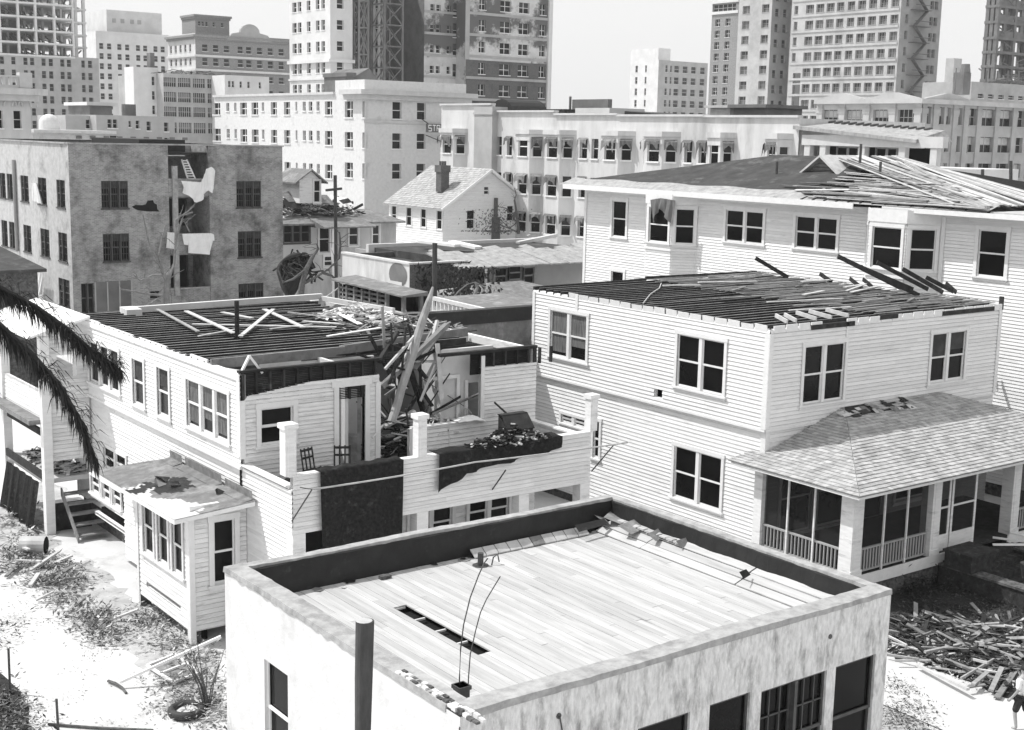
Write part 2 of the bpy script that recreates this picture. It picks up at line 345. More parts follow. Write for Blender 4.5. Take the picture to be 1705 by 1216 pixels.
# far windows: one mesh each (frame + sash bar + pane), the first 100 as parts, the rest as one part
_fc={}
def far_geo(mb,fr,a,b,z0,z1,n,dep,var,ms=(0,1,2)):
    h=z1-z0; d=-dep+.02; f=max(.05,min(.09,(b-a)*.07))
    mb.poly([fr.w(a,d,z0),fr.w(b,d,z0),fr.w(b,d,z1),fr.w(a,d,z1)],ms[1])
    if var%3: 
        q=z0+h*(.5 if var==1 else .35 if var==2 else .7)
        mb.poly([fr.w(a+f,d+.01,q),fr.w(b-f,d+.01,q),fr.w(b-f,d+.01,z1-f),fr.w(a+f,d+.01,z1-f)],ms[2])
    mb.fbox(fr,a,b,d+.02,d+.06,z0+h*.5-f*.5,z0+h*.5+f*.5,ms[0])
    for k in range(0,n+1):
        x=a+(b-a)*k/n; mb.fbox(fr,max(a,x-f*.6),min(b,x+f*.6),d+.02,d+.05,z0,z1,ms[0])
    mb.fbox(fr,a-.08,b+.08,-.05,.1,z0-.12,z0,ms[0])
def far_windows(parent,items,mats=('pale','glass2','blind')):
    """items: (fr,rect,n,depth)"""
    items=[(f,r,n,d) for f,r,n,d in items]
    items.sort(key=lambda t:(t[0].w((t[1][0]+t[1][1])/2,0,t[1][2])-Vector((0,0,CZ))).length/((t[1][1]-t[1][0])*(t[1][3]-t[1][2]))**.5)
    rest=MB(); rl=random.Random(len(items))
    for i,(fr,(a,b,z0,z1),n,dep) in enumerate(items):
        var=rl.choice((0,1,1,2,3))
        if i<100:
            key=(round(b-a,1),round(z1-z0,1),n,dep,var,mats)
            if key not in _fc:
                mb=MB(); far_geo(mb,LF,-(b-a)/2,(b-a)/2,0,z1-z0,n,dep,var)
                x=bpy.data.meshes.new('window'); x.from_pydata([tuple(v) for v in mb.v],[],mb.f)
                for q in mats: x.materials.append(M[q])
                x.polygons.foreach_set('material_index',mb.m); x.update(); _fc[key]=x
            o=bpy.data.objects.new('window',_fc[key]); COL.objects.link(o); o.parent=parent
            o.location=fr.w((a+b)/2,0,z0)-wloc(parent); o.rotation_euler=(0,0,fr.rz)
        else: far_geo(rest,fr,a,b,z0,z1,n,dep,var)
    if rest.v: tag(rest.build('window',list(mats),parent),kind='stuff')
def block(name,label,cat,x0,x1,y0,y1,z1,opsA=(),opsB=(),mA='pale',mB=None,dep=.3,z0=0,par=.6,roofm='tarroof',wmats=('pale','glass2','blind'),nA=1,nB=1,group=None,cornice=None,win=True):
    """masonry building: y=y0 faces the camera (A), x=x0 faces left (B)"""
    t=T(name,label,cat,(x0,y0,0),group); mB=mB or mA
    mb=MB(); A=FA(y0); B=FB(x0)
    wall(mb,A,x0,x1,z0,z1,opsA,dep,0,back=False); wall(mb,B,-y1,-y0,z0,z1,opsB,dep,1,back=False,top=(-y1+dep,-y0-dep))
    C=Fr(x1,0,0,1); D=Fr(0,y1,-1,0)
    wall(mb,C,y0,y1,z0,z1,(),dep,0,back=False,top=(y0+dep,y1-dep)); wall(mb,D,-x1,-x0,z0,z1,(),dep,1,back=False)
    for fr,a,b in ((A,x0+dep,x1-dep),(B,-y1+dep,-y0-dep),(C,y0+dep,y1-dep),(D,-x1+dep,-x0-dep)):
        mb.poly([fr.w(b,-dep,z1-par),fr.w(a,-dep,z1-par),fr.w(a,-dep,z1),fr.w(b,-dep,z1)],0)
    mb.build('wall',[mA,mB],t)
    rb=MB(); rb.poly([(x0+dep*.9,y0+dep*.9,z1-par),(x1-dep*.9,y0+dep*.9,z1-par),(x1-dep*.9,y1-dep*.9,z1-par),(x0+dep*.9,y1-dep*.9,z1-par)]); rb.build('roof',[roofm],t)
    if cornice:
        cb=MB(); zc,hc,pc=cornice
        cb.fbox(A,x0-pc,x1+pc,.003,pc,zc,zc+hc); cb.fbox(B,-y1,-y0-.002,.003,pc,zc,zc+hc)
        cb.fbox(A,x0-pc*.5,x1+pc*.5,.003,pc*.5,zc-hc,zc-.004); cb.fbox(B,-y1,-y0-.002,.003,pc*.5,zc-hc,zc-.004)
        cb.build('cornice',[mA],t)
    if win: far_windows(t,[(A,r,nA,dep) for r in opsA]+[(B,r,nB,dep) for r in opsB],wmats)
    return t,A,B
# ================================================================== SETTING
def sheet(name,pts,z,m,kind='structure',sub=0):
    mb=MB(); mb.poly([(x,y,z) for x,y in pts]); o=mb.build(name,m,loc=Vector((0,0,z))); return tag(o,kind=kind)
sheet('ground',[(-900,-300),(1600,-300),(1600,1700),(-900,1700)],0,'sand')
def blob(name,cx,cy,rx,ry,z,m,n=40,rot=0,jag=.18,seed=1):
    r=random.Random(seed); pts=[]
    for k in range(n):
        a=2*math.pi*k/n; q=1+r.uniform(-jag,jag); x=rx*q*math.cos(a); y=ry*q*math.sin(a)
        pts.append((cx+x*math.cos(rot)-y*math.sin(rot),cy+x*math.sin(rot)+y*math.cos(rot)))
    return sheet(name,pts,z,m)
def edge_noise(pts,amp,seed,step=.35):
    r=random.Random(seed); out=[]
    for (x0,y0),(x1,y1) in zip(pts,pts[1:]+pts[:1]):
        L=math.hypot(x1-x0,y1-y0); n=max(1,int(L/step))
        for k in range(n): out.append((x0+(x1-x0)*k/n+r.uniform(-amp,amp),y0+(y1-y0)*k/n+r.uniform(-amp,amp)))
    return out
sheet('yard',edge_noise([(27.2,8),(60,8),(60,26.4),(27.2,26.4)],.15,3),.004,'soil')
sheet('verge',edge_noise([(19.5,8),(24.3,8),(24.3,30),(19.5,30)],.12,4),.004,'dirt')
sheet('sidewalk',[(24.4,4),(27.1,4),(27.1,27),(24.4,27)],.03,'path')
g1=[P(u,v,z=0) for u,v in ((40,960),(150,930),(235,1010),(320,1075),(369,1090),(371,1216),(290,1190),(255,1120),(200,1080),(110,1010))]
sheet('garden_bed',edge_noise([(p.x,p.y) for p in g1],.16,5),.004,'dirt')
g2=[P(u,v,z=0) for u,v in ((0,1125),(30,1140),(45,1180),(60,1230),(-60,1230),(-60,1100))]
sheet('bed',edge_noise([(p.x,p.y) for p in g2],.1,6),.006,'soil')
g3=[P(u,v,z=0) for u,v in ((0,830),(80,800),(140,840),(60,950),(0,935),(-80,900))]
sheet('back_yard',edge_noise([(p.x,p.y) for p in g3],.25,7),.004,'dirt')

# ================================================================== FOREGROUND CONCRETE BUILDING
FZ=5.0; fx0,fy0=9.72,14.0; fx1=P(1472,997,z=FZ).x; fy1=21.5; fx1=18.95
t=T('stucco_building','pale stucco building in the foreground with a flat planked roof inside a parapet','building',(fx0,fy0,0))
A=FA(fy0); B=FB(fx0)
opA=[A.rect(1268,1152,1366,1290),A.rect(1390,1143,1446,1262)]
opA=[(a,b,z1-2.0,z1) for a,b,z0,z1 in opA]
opA+=[(a,b,z1-1.5,z1) for a,b,z0,z1 in (A.rect(1062,1216,1144,1300),A.rect(1180,1216,1242,1290))]
zt=opA[0][3]; zt2=A.px(1144,1187)[1]
opA=[(a,b,(zt if i<2 else zt2)-(2.0 if i<2 else 1.5),zt if i<2 else zt2) for i,(a,b,_,_) in enumerate(opA)]
sB=B.px(440,1097)[0],B.px(479,1120)[0]; zB=B.px(440,1097)[1]
opB=[(sB[0],sB[1],zB-1.75,zB)]
mb=MB(); PW=.34; PR=.2
wall(mb,A,fx0,fx1,0,FZ,opA,.2,1,mback=2,top=False)
wall(mb,B,-fy1,-fy0,0,FZ,opB,.2,0,mback=2,top=False)
wall(mb,Fr(fx1,0,0,1),fy0,fy1,0,FZ,(),.2,1,mback=2,top=False); wall(mb,Fr(0,fy1,-1,0),-fx1,-fx0,0,FZ,(),.2,1,mback=2,top=False)
mb.build('wall',['stucco','stucco_stain','plaster'],t)
# parapet coping with a chipped, uneven edge
def coping(x0,y0,x1,y1,z,w,m,seed,name='coping',step=.16,inner=1):
    r=random.Random(seed); mb=MB(); L=math.hypot(x1-x0,y1-y0); n=int(L/step); ux,uy=(x1-x0)/L,(y1-y0)/L; nx,ny=uy,-ux
    P0=[]
    ph=[r.uniform(0,6) for _ in range(3)]
    for k in range(n+1):
        q=L*k/n; e0=.015+.02*max(0,r.gauss(0,.6)); e1=.02*r.random(); h=.045+.012*math.sin(q*1.3+ph[0])+.008*r.random()
        P0.append((x0+ux*q,y0+uy*q,e0,e1,h))
    vs=[];fs=[]
    for x,y,e0,e1,h in P0:
        for d,zz in ((w/2+e0,-.05),(w/2+e0*.6,h),(-w/2-e1,h+.004),(-w/2-e1,-.05)): vs.append((x+nx*d,y+ny*d,z+zz))
    for k in range(n):
        for j in range(3): a=k*4+j; fs.append((a,a+4,a+5,a+1))
    fs.append((0,1,2,3)); e=n*4; fs.append((e+3,e+2,e+1,e)); mb.add(vs,fs); return mb.build(name,m,t)
coping(fx0+PW/2,fy0+PW/2,fx1,fy0+PW/2,FZ,PW,'conc',1); coping(fx0+PW/2,fy1,fx0+PW/2,fy0+PW,FZ,PW,'conc',2)
coping(fx1-PR/2,fy0+PW,fx1-PR/2,fy1,FZ-.02,PR,'conc',3); coping(fx1-PR,fy1-PR/2,fx0+PW,fy1-PR/2,FZ-.02,PR,'conc',4)
# inner faces of the parapet, tarred at the back and on the right
RZ=4.42
mb=MB(); q=PW-.01

def cant(p,q,nx,ny):   # tarred inner face, sloping in from the coping
    for k in range(24):
        a=Vector(p).lerp(Vector(q),k/24); b=Vector(p).lerp(Vector(q),(k+1)/24); n=Vector((nx,ny,0)); w0=.05+.03*math.sin(k*1.3); w1=.05+.03*math.sin((k+1)*1.3)
        mb.hexa([a+n*.15-Vector((0,0,.9)),b+n*.15-Vector((0,0,.9)),b-Vector((0,0,.9)),a-Vector((0,0,.9)),a+n*w0,b+n*w1,b+Vector((0,0,.01)),a+Vector((0,0,.01))],0)
cant((fx0+.3,fy1-.2,FZ-.03),(fx1-.2,fy1-.2,FZ-.03),0,-1); cant((fx1-.2,fy1-.2,FZ-.03),(fx1-.2,fy0+.3,FZ-.03),-1,0)
mb.box(fx0+.21,fy0+.21,RZ-.3,fx0+PW,fy1-PW-.002,FZ-.06,1); mb.box(fx0+PW+.002,fy0+.21,RZ-.3,fx1-PW-.002,fy0+PW,FZ-.06,1)
mb.build('parapet',['tar','conc'],t)
# planked deck, boards running front to back, every board its own island
mb=MB(); x=fx0+PW+.004; r=random.Random(5)
hole=(P(655,1012,z=RZ),P(805,1088,z=RZ)); hx0=11.95; hx1=hx0+.3; 
hole_y0,hole_y1=hole[1].y,hole[0].y; hx0=(hole[0].x+hole[1].x)/2-.02; hx1=hx0+.17
while x<fx1-PW-.01:
    w=min(.14,fx1-PW-.004-x); y=fy0+PW+.004+0; off=r.uniform(.3,3.2)
    inhole=(x+w>hx0 and x<hx1)
    while y<fy1-PW-.01:
        e=min(y+off,fy1-PW-.004); off=r.choice((2.4,3.0,3.6,3.6,4.2))
        zz=RZ+r.uniform(-.003,.004); segs=[(y,e)]
        if inhole: segs=cut(segs,hole_y0,hole_y1)
        for a,b in segs:
            if b-a>.05: mb.box(x+.002,a+.003,zz-.025,x+w-.0025,b-.003,zz)
        y=e
    x+=w
mb.build('roof_deck','plank',t)
mb=MB(); mb.box(fx0+.22,fy0+.22,RZ-.2,fx1-.22,fy1-.22,RZ-.12); mb.build('roof_sheathing','dark',t)
mb=MB()
for k in range(5):
    y=hole_y0+(hole_y1-hole_y0)*k/4; mb.box(hx0-.06,y-.02,RZ-.06,hx1+.04,y+.02,RZ-.028)
mb.split('joist','board',t)
# strip of flashing tiles along the rear parapet, torn at its right end
mb=MB(); x=P(740,908,z=RZ).x; r=random.Random(8)
while x<17.6:
    w=.3; y=fy1-PW-.02; lift=.10+(x-14.5)*.012
    mb.hexa([(x,y-.2,RZ+.012),(x+w-.02,y-.2,RZ+.012),(x+w-.02,y-.02,RZ+.1+lift*.3),(x,y-.02,RZ+.1+lift*.3),(x,y-.2,RZ+.035),(x+w-.02,y-.2,RZ+.035),(x+w-.02,y-.02,RZ+.125+lift*.3),(x,y-.02,RZ+.125+lift*.3)],r.choice((0,0,1)))
    x+=w
mb.build('flashing',['galv','tarpaper'],t)
mb=MB(); r=random.Random(9)
for k in range(34):      # curled felt and chips along the right and rear inner edges
    if k<20: cx_=fx1-PW-r.random()**2*.5-.02; cy_=r.uniform(fy0+1.2,fy1-.6)
    else: cx_=r.uniform(fx0+1.2,fx1-.6); cy_=fy1-PW-r.random()**2*.35-.02
    s=r.uniform(.05,.2); a=r.uniform(0,3); pts=[(cx_+s*q*math.cos(a+j*1.05)*r.uniform(.5,1),cy_+s*q*math.sin(a+j*1.05)*r.uniform(.5,1),RZ+.008+r.uniform(0,.012)) for j in range(6) for q in (1,)]
    mb.poly(pts,r.choice((0,0,1,2)))
tag(mb.build('felt_scraps',['tar','tarpaper','plank'],t),kind='stuff')
# raised cant of weathered boards along the right-hand parapet
mb=MB(); r=random.Random(10); y=fy0+PW+.35
while y<fy1-.5:
    L=min(r.uniform(1.2,3.0),fy1-.45-y)
    for k in range(3):
        j=r.uniform(-.01,.015); x0_=fx1-.86+.2*k; z0_=RZ+.012+.085*k; mb.hexa([(x0_,y,z0_),(x0_+.19,y,z0_+.06),(x0_+.19,y+L-.01,z0_+.06+j),(x0_,y+L-.01,z0_+j),(x0_,y,z0_+.02),(x0_+.19,y,z0_+.08),(x0_+.19,y+L-.01,z0_+.08+j),(x0_,y+L-.01,z0_+.02+j)])
    y+=L+r.uniform(0,.03)
mb.build('cant_strip','plank',t)
# big peeled felt pieces at the far right corner
mb=MB()
for (u,v,a,l,w_,m) in ((1030,865,.6,.9,.45,1),(1060,880,.3,1.0,.35,1),(1000,868,1.2,.45,.25,1),(1100,893,.4,.9,.2,1),(1150,905,.2,.9,.12,1),(985,880,.1,.9,.14,0),(1240,962,.3,.3,.1,0)):
    p=P(u,v,z=RZ+.2); c,s=math.cos(a),math.sin(a); pts=[]
    for i,(q,w2,zz) in enumerate(((-.5,-.5,.02),(.5,-.5,.03),(.5,.5,.12),(-.5,.5,.14))): pts.append((p.x+q*l*c-w2*w_*s,p.y+q*l*s+w2*w_*c,RZ+.2+zz))
    mb.poly(pts,m)
mb.build('peeled_felt',['tar','tarpaper'],t)
mb=MB()
for k in range(9): 
    mb.box(fx1-.5-.01*(k%3),fy1-.9-.22*k,RZ+.25,fx1-.36,fy1-.72-.22*k,RZ+.28+.006*(k%2))
mb.build('edge_boards','plank',t)
# brick patch where the left parapet lost its skin
mb=MB(); r=random.Random(3)
for k in range(16):
    p=P(665+9*k,1122+5.2*k,z=FZ+.05)
    for j in range(2): mb.box(fx0-.01+.09*j+r.uniform(0,.03),p.y-.05,FZ+.03,fx0+.07+.09*j,p.y+.05,FZ+.06+r.uniform(0,.04),r.choice((0,1)))
mb.build('broken_edge',['stone','stucco'],t)
for i,op in enumerate(opA):
    window(t,A,op,n=2 if i==0 else 1,casing=0,blind=0,style='steel' if i==0 else 'dark',var=0)
window(t,B,opB[0],n=1,casing=0,style='white')
mb=MB()
for u,v in ((1382,1060),(930,1192)): p=A.px(u,v); c=A.w(p[0],.0,p[1]); mb.tube([c+Vector((0,.02,0)),c+Vector((0,-.015,0))],.045)
mb.tube([A.w(A.px(930,1192)[0],.03,A.px(930,1192)[1]),A.w(A.px(934,1216)[0],.03,A.px(934,1216)[1]),A.w(A.px(934,1216)[0],.03,2.5)],.012)
mb.split('wall_bolt','metal',t)
# small things on that roof
p=P(800,942,z=RZ); mb=MB(); mb.tube([(p.x,p.y,RZ),(p.x,p.y,RZ+.26)],.06,n=12); mb.tube([(p.x+.2,p.y-.1,RZ+.0),(p.x+.24,p.y-.1,RZ+.16),(p.x+.33,p.y-.12,RZ+.2),(p.x+.36,p.y-.13,RZ+.05)],.014)
mb.poly([(p.x+.17*math.cos(a),p.y+.17*math.sin(a),RZ+.012) for a in [k*.7 for k in range(9)]])
tag(mb.build('vent_pipe','metal'),'short dark vent pipe with a bent wire standing near the back of the planked roof','vent pipe')
p=P(768,1172,z=RZ); mb=MB(); mb.box(p.x-.09,p.y-.09,RZ,p.x+.09,p.y+.09,RZ+.3); mb.box(p.x-.11,p.y-.11,RZ+.24,p.x+.11,p.y+.11,RZ+.3); mb.box(p.x-.2,p.y-.12,RZ,p.x+.16,p.y+.14,RZ+.03)
tag(mb.build('roof_vent','metal'),'small square dark vent block at the near corner of the planked roof','roof vent')
p=P(641,964,z=RZ); mb=MB(); mb.box(p.x-.11,p.y-.05,RZ+.006,p.x+.12,p.y+.06,RZ+.07)
tag(mb.build('brick','stone'),'lone brick lying on the pale planked roof','brick')
def wire(name,pts,r,label,cat,m='metal',group=None,n=6):
    mb=MB(); mb.tube(pts,r,n=n); return tag(mb.build(name,m,smooth=True),label,cat,group)
yv=fy0+PW/2+.05
def wp(u,v,y): return P(u,v,y=y)
y_=P(768,1172,z=RZ).y-.02
pa=[P(u,v,y=y_) for u,v in ((766,1180),(765,1130),(767,1080),(772,1040),(783,995),(797,958),(806,938),(812,930))]
wire('antenna_wire',[P(765,1216,y=fy0-.02),P(767,1196,y=fy0+.1)]+pa,.010,'thin bent wire arching up from the vent block, the left of the pair','wire')
pb=[P(u,v,y=y_) for u,v in ((779,1175),(780,1130),(783,1090),(792,1050),(800,1020),(810,998),(822,978),(833,960))]
wire('barbed_wire',[P(790,1200,y=fy0+.1)]+pb,.009,'knotted wire leaning up beside the vent block, the right of the pair','wire')
# utility pole close to the camera
b=P(606,1034,y=11.6); mb=MB(); pts=[(b.x+.012*math.sin(k*1.7),b.y,b.z*k/12) for k in range(13)]
mb.tube(pts,[.115+.012*math.sin(k*2.3)-.002*k for k in range(13)],n=16)
mb.poly([(b.x+.09*math.cos(a),b.y+.09*math.sin(a),b.z+.004) for a in [k*math.pi/6 for k in range(12)]],1)
tag(mb.build('utility_pole',['pole','board'],smooth=False),'dark sawn off wooden pole rising in front of the stucco building','pole')

# ================================================================== RIGHT HOUSE (roofless, with hipped porch)
hx0,hy0,hx1,hy1=29.15,26.39,40.66,37.75; HE=7.35; HB=4.35
t=RH=T('clapboard_house','white clapboard house stripped to its ceiling joists, with a shingled hip roofed porch','house',(hx0,hy0,0))
A=FA(hy0); B=FB(hx0)
bops=[B.rect(918.3,515.7,976.2,604.4),B.rect(1130.3,555.5,1204,659.5)]
bops_l=[B.rect(1121,742,1195,852),B.rect(931.8,688.9,971,714),(lambda r:(r[0],r[1],r[3]-1.3,r[3]))(B.rect(986,700,995,730))]
aops=[A.rect(1339.6,577,1401,664),A.rect(1552,556,1601.7,629.7)]
hole=B.rect(1090,647,1103,664)
mb=MB()
wall(mb,B,-hy1,-hy0,HB,HE,bops+[hole],.14,0,board=.127,mback=1)
wall(mb,A,hx0,hx1,HB,HE,aops,.14,0,board=.127,mback=1)
wall(mb,Fr(hx1,0,0,1),hy0,hy1,HB,HE,(),.14,0,board=.127,mback=1); wall(mb,Fr(0,hy1,-1,0),-hx1,-hx0,HB,HE,(),.14,0,board=.127,mback=1)
mb.build('wall',['paint','plaster'],t)
PE=3.4; mb=MB(); B2=FB(hx0+.1); A2=FA(hy0+.06)
dA=[(hx0+.9,hx0+2.3,.95,3.2),(hx0+2.6,hx0+4.3,.95,3.2),(33.9,34.9,.85,3.1),(35.6,37.9,1.2,3.2)]
wall(mb,B2,-hy1,-hy0-.06,.3,HB-.02,bops_l,.14,0,board=.127,back=False); mb.build('lower_wall','paint',t); mb=MB(); wall(mb,A2,hx0+.1,hx1,.3,PE-.22,dA,.14,0,board=.127,back=False); mb.build('porch_wall','mid',t); mb=MB(); wall(mb,A2,hx0+.1,hx1,PE-.219,HB-.02,(),.14,0,board=.127,back=False)  # porch_wall greyer than the white siding: porch shade put into its colour
wall(mb,Fr(hx1-.1,0,0,1),hy0+.1,hy1,.3,HB-.02,(),.14,0,board=.127,back=False)
mb.build('lower_wall','paint',t)
mb=MB(); mb.fbox(B,-hy1,-hy0+.0,-.09,.045,HB-.06,HB+.015); mb.fbox(A,hx0+.001,hx1,-.05,.045,HB-.06,HB+.015)
mb.build('belt_board','trim',t)
mb=MB(); mb.fbox(B,-hy0-.16,-hy0+.03,.028,.045,HB+.02,HE-.12); mb.fbox(A,hx0-.04,hx0+.13,.028,.047,HB+.02,HE-.12)
mb.fbox(B2,-hy0-.22,-hy0-.03,.028,.045,.3,HB-.07); mb.fbox(A2,hx0+.055,hx0+.23,.028,.046,.3,HB-.07)
mb.fbox(A,hx1-.14,hx1+.03,.028,.045,HB+.02,HE+.1); mb.fbox(B,-hy1,-hy1+.14,.028,.045,HB+.02,HE-.05)
mb.split('corner_board','trim',t)
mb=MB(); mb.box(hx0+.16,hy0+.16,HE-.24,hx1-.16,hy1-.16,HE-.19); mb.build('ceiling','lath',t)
mb=MB(); mb.box(hx0+.25,hy0+.2,HB-.1,hx1-.25,hy1-.2,HB); mb.build('floor','oldwood',t)
for i,o in enumerate(bops): 
    w=window(t,B,o,n=2,blind=.9 if i==0 else 0,var=2 if i==0 else 0,label='double window with pale interior showing' if i==0 else None)
window(t,B2,bops_l[0],n=2); window(t,B2,bops_l[1],n=2,casing=.08); window(t,B2,bops_l[2],n=1,casing=.1)
window(t,A,aops[0],n=2); window(t,A,aops[1],n=2,blind=.47)
for d in dA[:2]+dA[3:]: window(t,A2,d,n=1)
mb=MB(); mb.fbox(A2,33.9,34.9,-.1,-.06,.85,3.1); mb.build('front_door','oldwood',t)
mb=MB(); mb.fbox(B,hole[0],hole[1],-.3,-.28,hole[2],hole[3]); mb.build('hole_backing','dark',t)
# eave blocks between the joist ends
mb=MB(); r=random.Random(2); y=hy0+.1; k=0
while y<hy1-2.3:
    zz=.1+r.uniform(-.012,.02); tilt=r.uniform(-.01,.015)
    mb.hexa([(hx0-.015,y+.02,HE-.1),(hx0+.02,y+.02,HE-.1),(hx0+.02,y+.5,HE-.1),(hx0-.015,y+.5,HE-.1),(hx0-.04,y+.02,HE+zz),(hx0-.01,y+.02,HE+zz),(hx0-.01,y+.5,HE+zz+tilt),(hx0-.04,y+.5,HE+zz+tilt)],0); y+=.545; k+=1
mb.build('eave_board','trim',t); mb=MB(); x=hx0+.1
while x<hx1-.5:
    zz=.1+r.uniform(-.015,.02)
    if not (31.0<x<32.3 or r.random()<.12):
        mb.box(x+.02,hy0-.035,HE-.1,x+.5,hy0+.0,HE+zz)
    x+=.545
mb.build('eave_board','trim',t)
mb=MB()
for a,b,c in ((30.9,32.9,-.12),(37.3,40.2,-.1),(34.1,35,-.02)): mb.box(a,hy0-.045,HE+c-.0,b,hy0+.05,HE+c+.15)
mb.box(hx1-.02,hy0-.05,HE-.1,hx1+.05,hy0+.1,HE+.35)
mb.split('broken_plate','oldwood',t)
mb=MB(); pz=B.px(963,492); mb.fbox(B,pz[0]-.1,pz[0]+.03,.02,.05,B.px(963,520)[1],B.px(963,490)[1]); pz=A.px(1410,540)
mb.fbox(A,pz[0]-.03,pz[0]+.05,.02,.045,A.px(1410,567)[1],A.px(1410,532)[1]); mb.split('batten','trim',t)
# ceiling joists (each one a part)

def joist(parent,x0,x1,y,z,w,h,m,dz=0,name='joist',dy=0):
    mb=MB(); mb.hexa([(x0,y-w/2,z),(x1,y-w/2+dy,z+dz),(x1,y+w/2+dy,z+dz),(x0,y+w/2,z),(x0,y-w/2,z+h),(x1,y-w/2+dy,z+h+dz),(x1,y+w/2+dy,z+h+dz),(x0,y+w/2,z+h)]); mb.m[1]=1; return mb.build(name,['oldwood',m],parent)  # pale top, dark sides: sunlit and shaded wood put into the colour
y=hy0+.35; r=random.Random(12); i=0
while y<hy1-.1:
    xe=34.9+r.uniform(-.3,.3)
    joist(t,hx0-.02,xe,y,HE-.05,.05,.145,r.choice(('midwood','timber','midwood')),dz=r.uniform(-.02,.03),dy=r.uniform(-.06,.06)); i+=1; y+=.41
# boarded rear half: thin lath strips, one surface with gaps
mb=MB(); x=34.7; yy=hy0+.3; r=random.Random(13)
while yy<hy1+.2:
    xs=34.5+r.uniform(-.4,.3)
    while xs<hx1-.2:
        L=r.uniform(1.2,4.2); 
        if r.random()<.86: mb.beam((xs,yy+r.uniform(-.02,.02),HE+.13+r.uniform(-.02,.03)),(min(xs+L,hx1),yy+r.uniform(-.03,.03),HE+.13+r.uniform(-.02,.04)),.075+r.uniform(-.02,.03),.022)
        xs+=L+.03
    yy+=.165
tag(mb.build('lath_strips','midwood',t),kind='stuff')
mb=MB(); mb.box(34.8,hy0+.3,HE-.06,34.9,hy1-.3,HE+.11); mb.box(37.6,hy0+.3,HE-.06,37.7,hy1-.3,HE+.11); mb.box(40.3,hy0+.3,HE-.06,40.4,hy1-.3,HE+.11); mb.split('cross_beam','oldwood',t)
mb=MB(); mb.beam((hx0,hy1-.02,HE+.04),(34.6,hy1+.05,HE+.06),.1,.16); mb.beam((34.6,hy1+.05,HE+.16),(hx1,hy1,HE+.12),.09,.12); mb.split('rear_plate','oldwood',t)

# porch
px0,py0=28.38,22.2; PT=4.7; 
pxr=41.7; hl,hr=32.67,37.4
def roofz(x,y):
    return min(PE+(y-py0)*(PT-PE)/(hy0-py0),PE+(x-px0)*(PT-PE)/(hl-px0),PE+(pxr-x)*(PT-PE)/(pxr-hr))
mb=MB(); r=random.Random(21)
def shingle_face(e0,e1,t0,t1,courses,skip=None):
    """e0-e1 eave edge, t0-t1 top edge (3d points); rows of separate shingles"""
    e0,e1,t0,t1=map(Vector,(e0,e1,t0,t1)); n=(e1-e0).cross(t0-e0 if (t0-e0).length>.1 else t1-e0).normalized()
    if n.z<0: n=-n
    for c in range(courses):
        f0=c/courses; f1=(c+1.35)/courses; f1=min(f1,1)
        a0=e0.lerp(t0,f0); b0=e1.lerp(t1,f0); a1=e0.lerp(t0,f1); b1=e1.lerp(t1,f1); L=(b0-a0).length
        if L<.05: continue
        s=0.
        d=(b0-a0).normalized(); up_=((e0.lerp(t0,.5)+e1.lerp(t1,.5))/2-(e0+e1)/2); up_=(up_-d*up_.dot(d)).normalized(); rowh=((a1-a0)-d*(a1-a0).dot(d)).length
        while s<L-.005:
            w=min(r.uniform(.1,.24),L-s); 
            la=max(0,(a1-a0).dot(d)*1.0); lb=L+min(0,(b1-b0).dot(d))
            p0=a0+d*s; p1=a0+d*(s+w-.006); 
            q0s=min(max(s,la),lb); q1s=min(max(s+w-.006,la),lb)
            j=r.uniform(-.012,.006) if c else 0
            th=.03+r.uniform(0,.012)
            if not (skip and skip(p0)) :
                m=0
                mb.add([p0+n*th+up_*j,p1+n*th+up_*j,a0+d*q1s+up_*rowh+n*.004,a0+d*q0s+up_*rowh+n*.004,p0+up_*j,p1+up_*j],[(0,1,2,3),(4,5,1,0),(4,0,3),(1,5,2)],m)
            s+=w
base=MB()
E0=(px0,py0,PE);E1=(pxr,py0,PE);HL=(hl,hy0-.03,PT);HR=(hr,hy0-.03,PT);EL=(px0,hy0+.55,PE);ER=(pxr,hy0-.03,PE)
gap=lambda p: (31.8<p.x<34.8 and p.y>25.65 and r.random()<.75) or (34<p.x<35.3 and p.y>26.0 and r.random()<.5)
shingle_face(E0,E1,HL,HR,27,gap); 
hz=lambda y:0
shingle_face((px0,hy0-.03,PE),E0,HL,HL,27); shingle_face(E1,(pxr,hy0-.03,PE),HR,HR,27)
# short return of the roof past the house corner
shingle_face((px0,hy0+.72,PE),(px0,hy0-.03,PE),(hx0,hy0+.45,PE+(hx0-px0)*.303),(hx0,hy0-.03,PE+(hx0-px0)*.303),6)
mb.build('porch_roof','shingle',t)
mb=MB(); mb.poly([E0,E1,HR,HL]);mb.poly([(px0,hy0-.03,PE),E0,HL]);mb.poly([E1,(pxr,hy0-.03,PE),HR]); mb.poly([(px0,hy0+.7,PE),(px0,hy0-.03,PE),(hx0,hy0-.03,PE+.22),(hx0,hy0+.45,PE+.22)])
for f in range(len(mb.v)): v=mb.v[f]; mb.v[f]=(v[0],v[1],v[2]-.012)
mb.build('roof_boards','oldwood',t)
mb=MB(); r=random.Random(22)
for k in range(16):     # bare and lifted pieces near the ridge
    x=r.uniform(31.9,35.2); y=r.uniform(25.6,26.2); z=roofz(x,y)+.04; w=r.uniform(.15,.5); h=r.uniform(.12,.3); a=r.uniform(-.15,.15)
    mb.poly([(x,y,z),(x+w,y+a*w,z+.01),(x+w,y+h,z+h*.31+r.uniform(0,.05)),(x,y+h,z+h*.31+r.uniform(0,.08))],r.choice((0,1,1,2)))
mb.box(33.6,26.2,4.66,35.2,26.36,4.72,2)
mb.build('torn_roofing',['tarpaper','oldwood','board'],t)
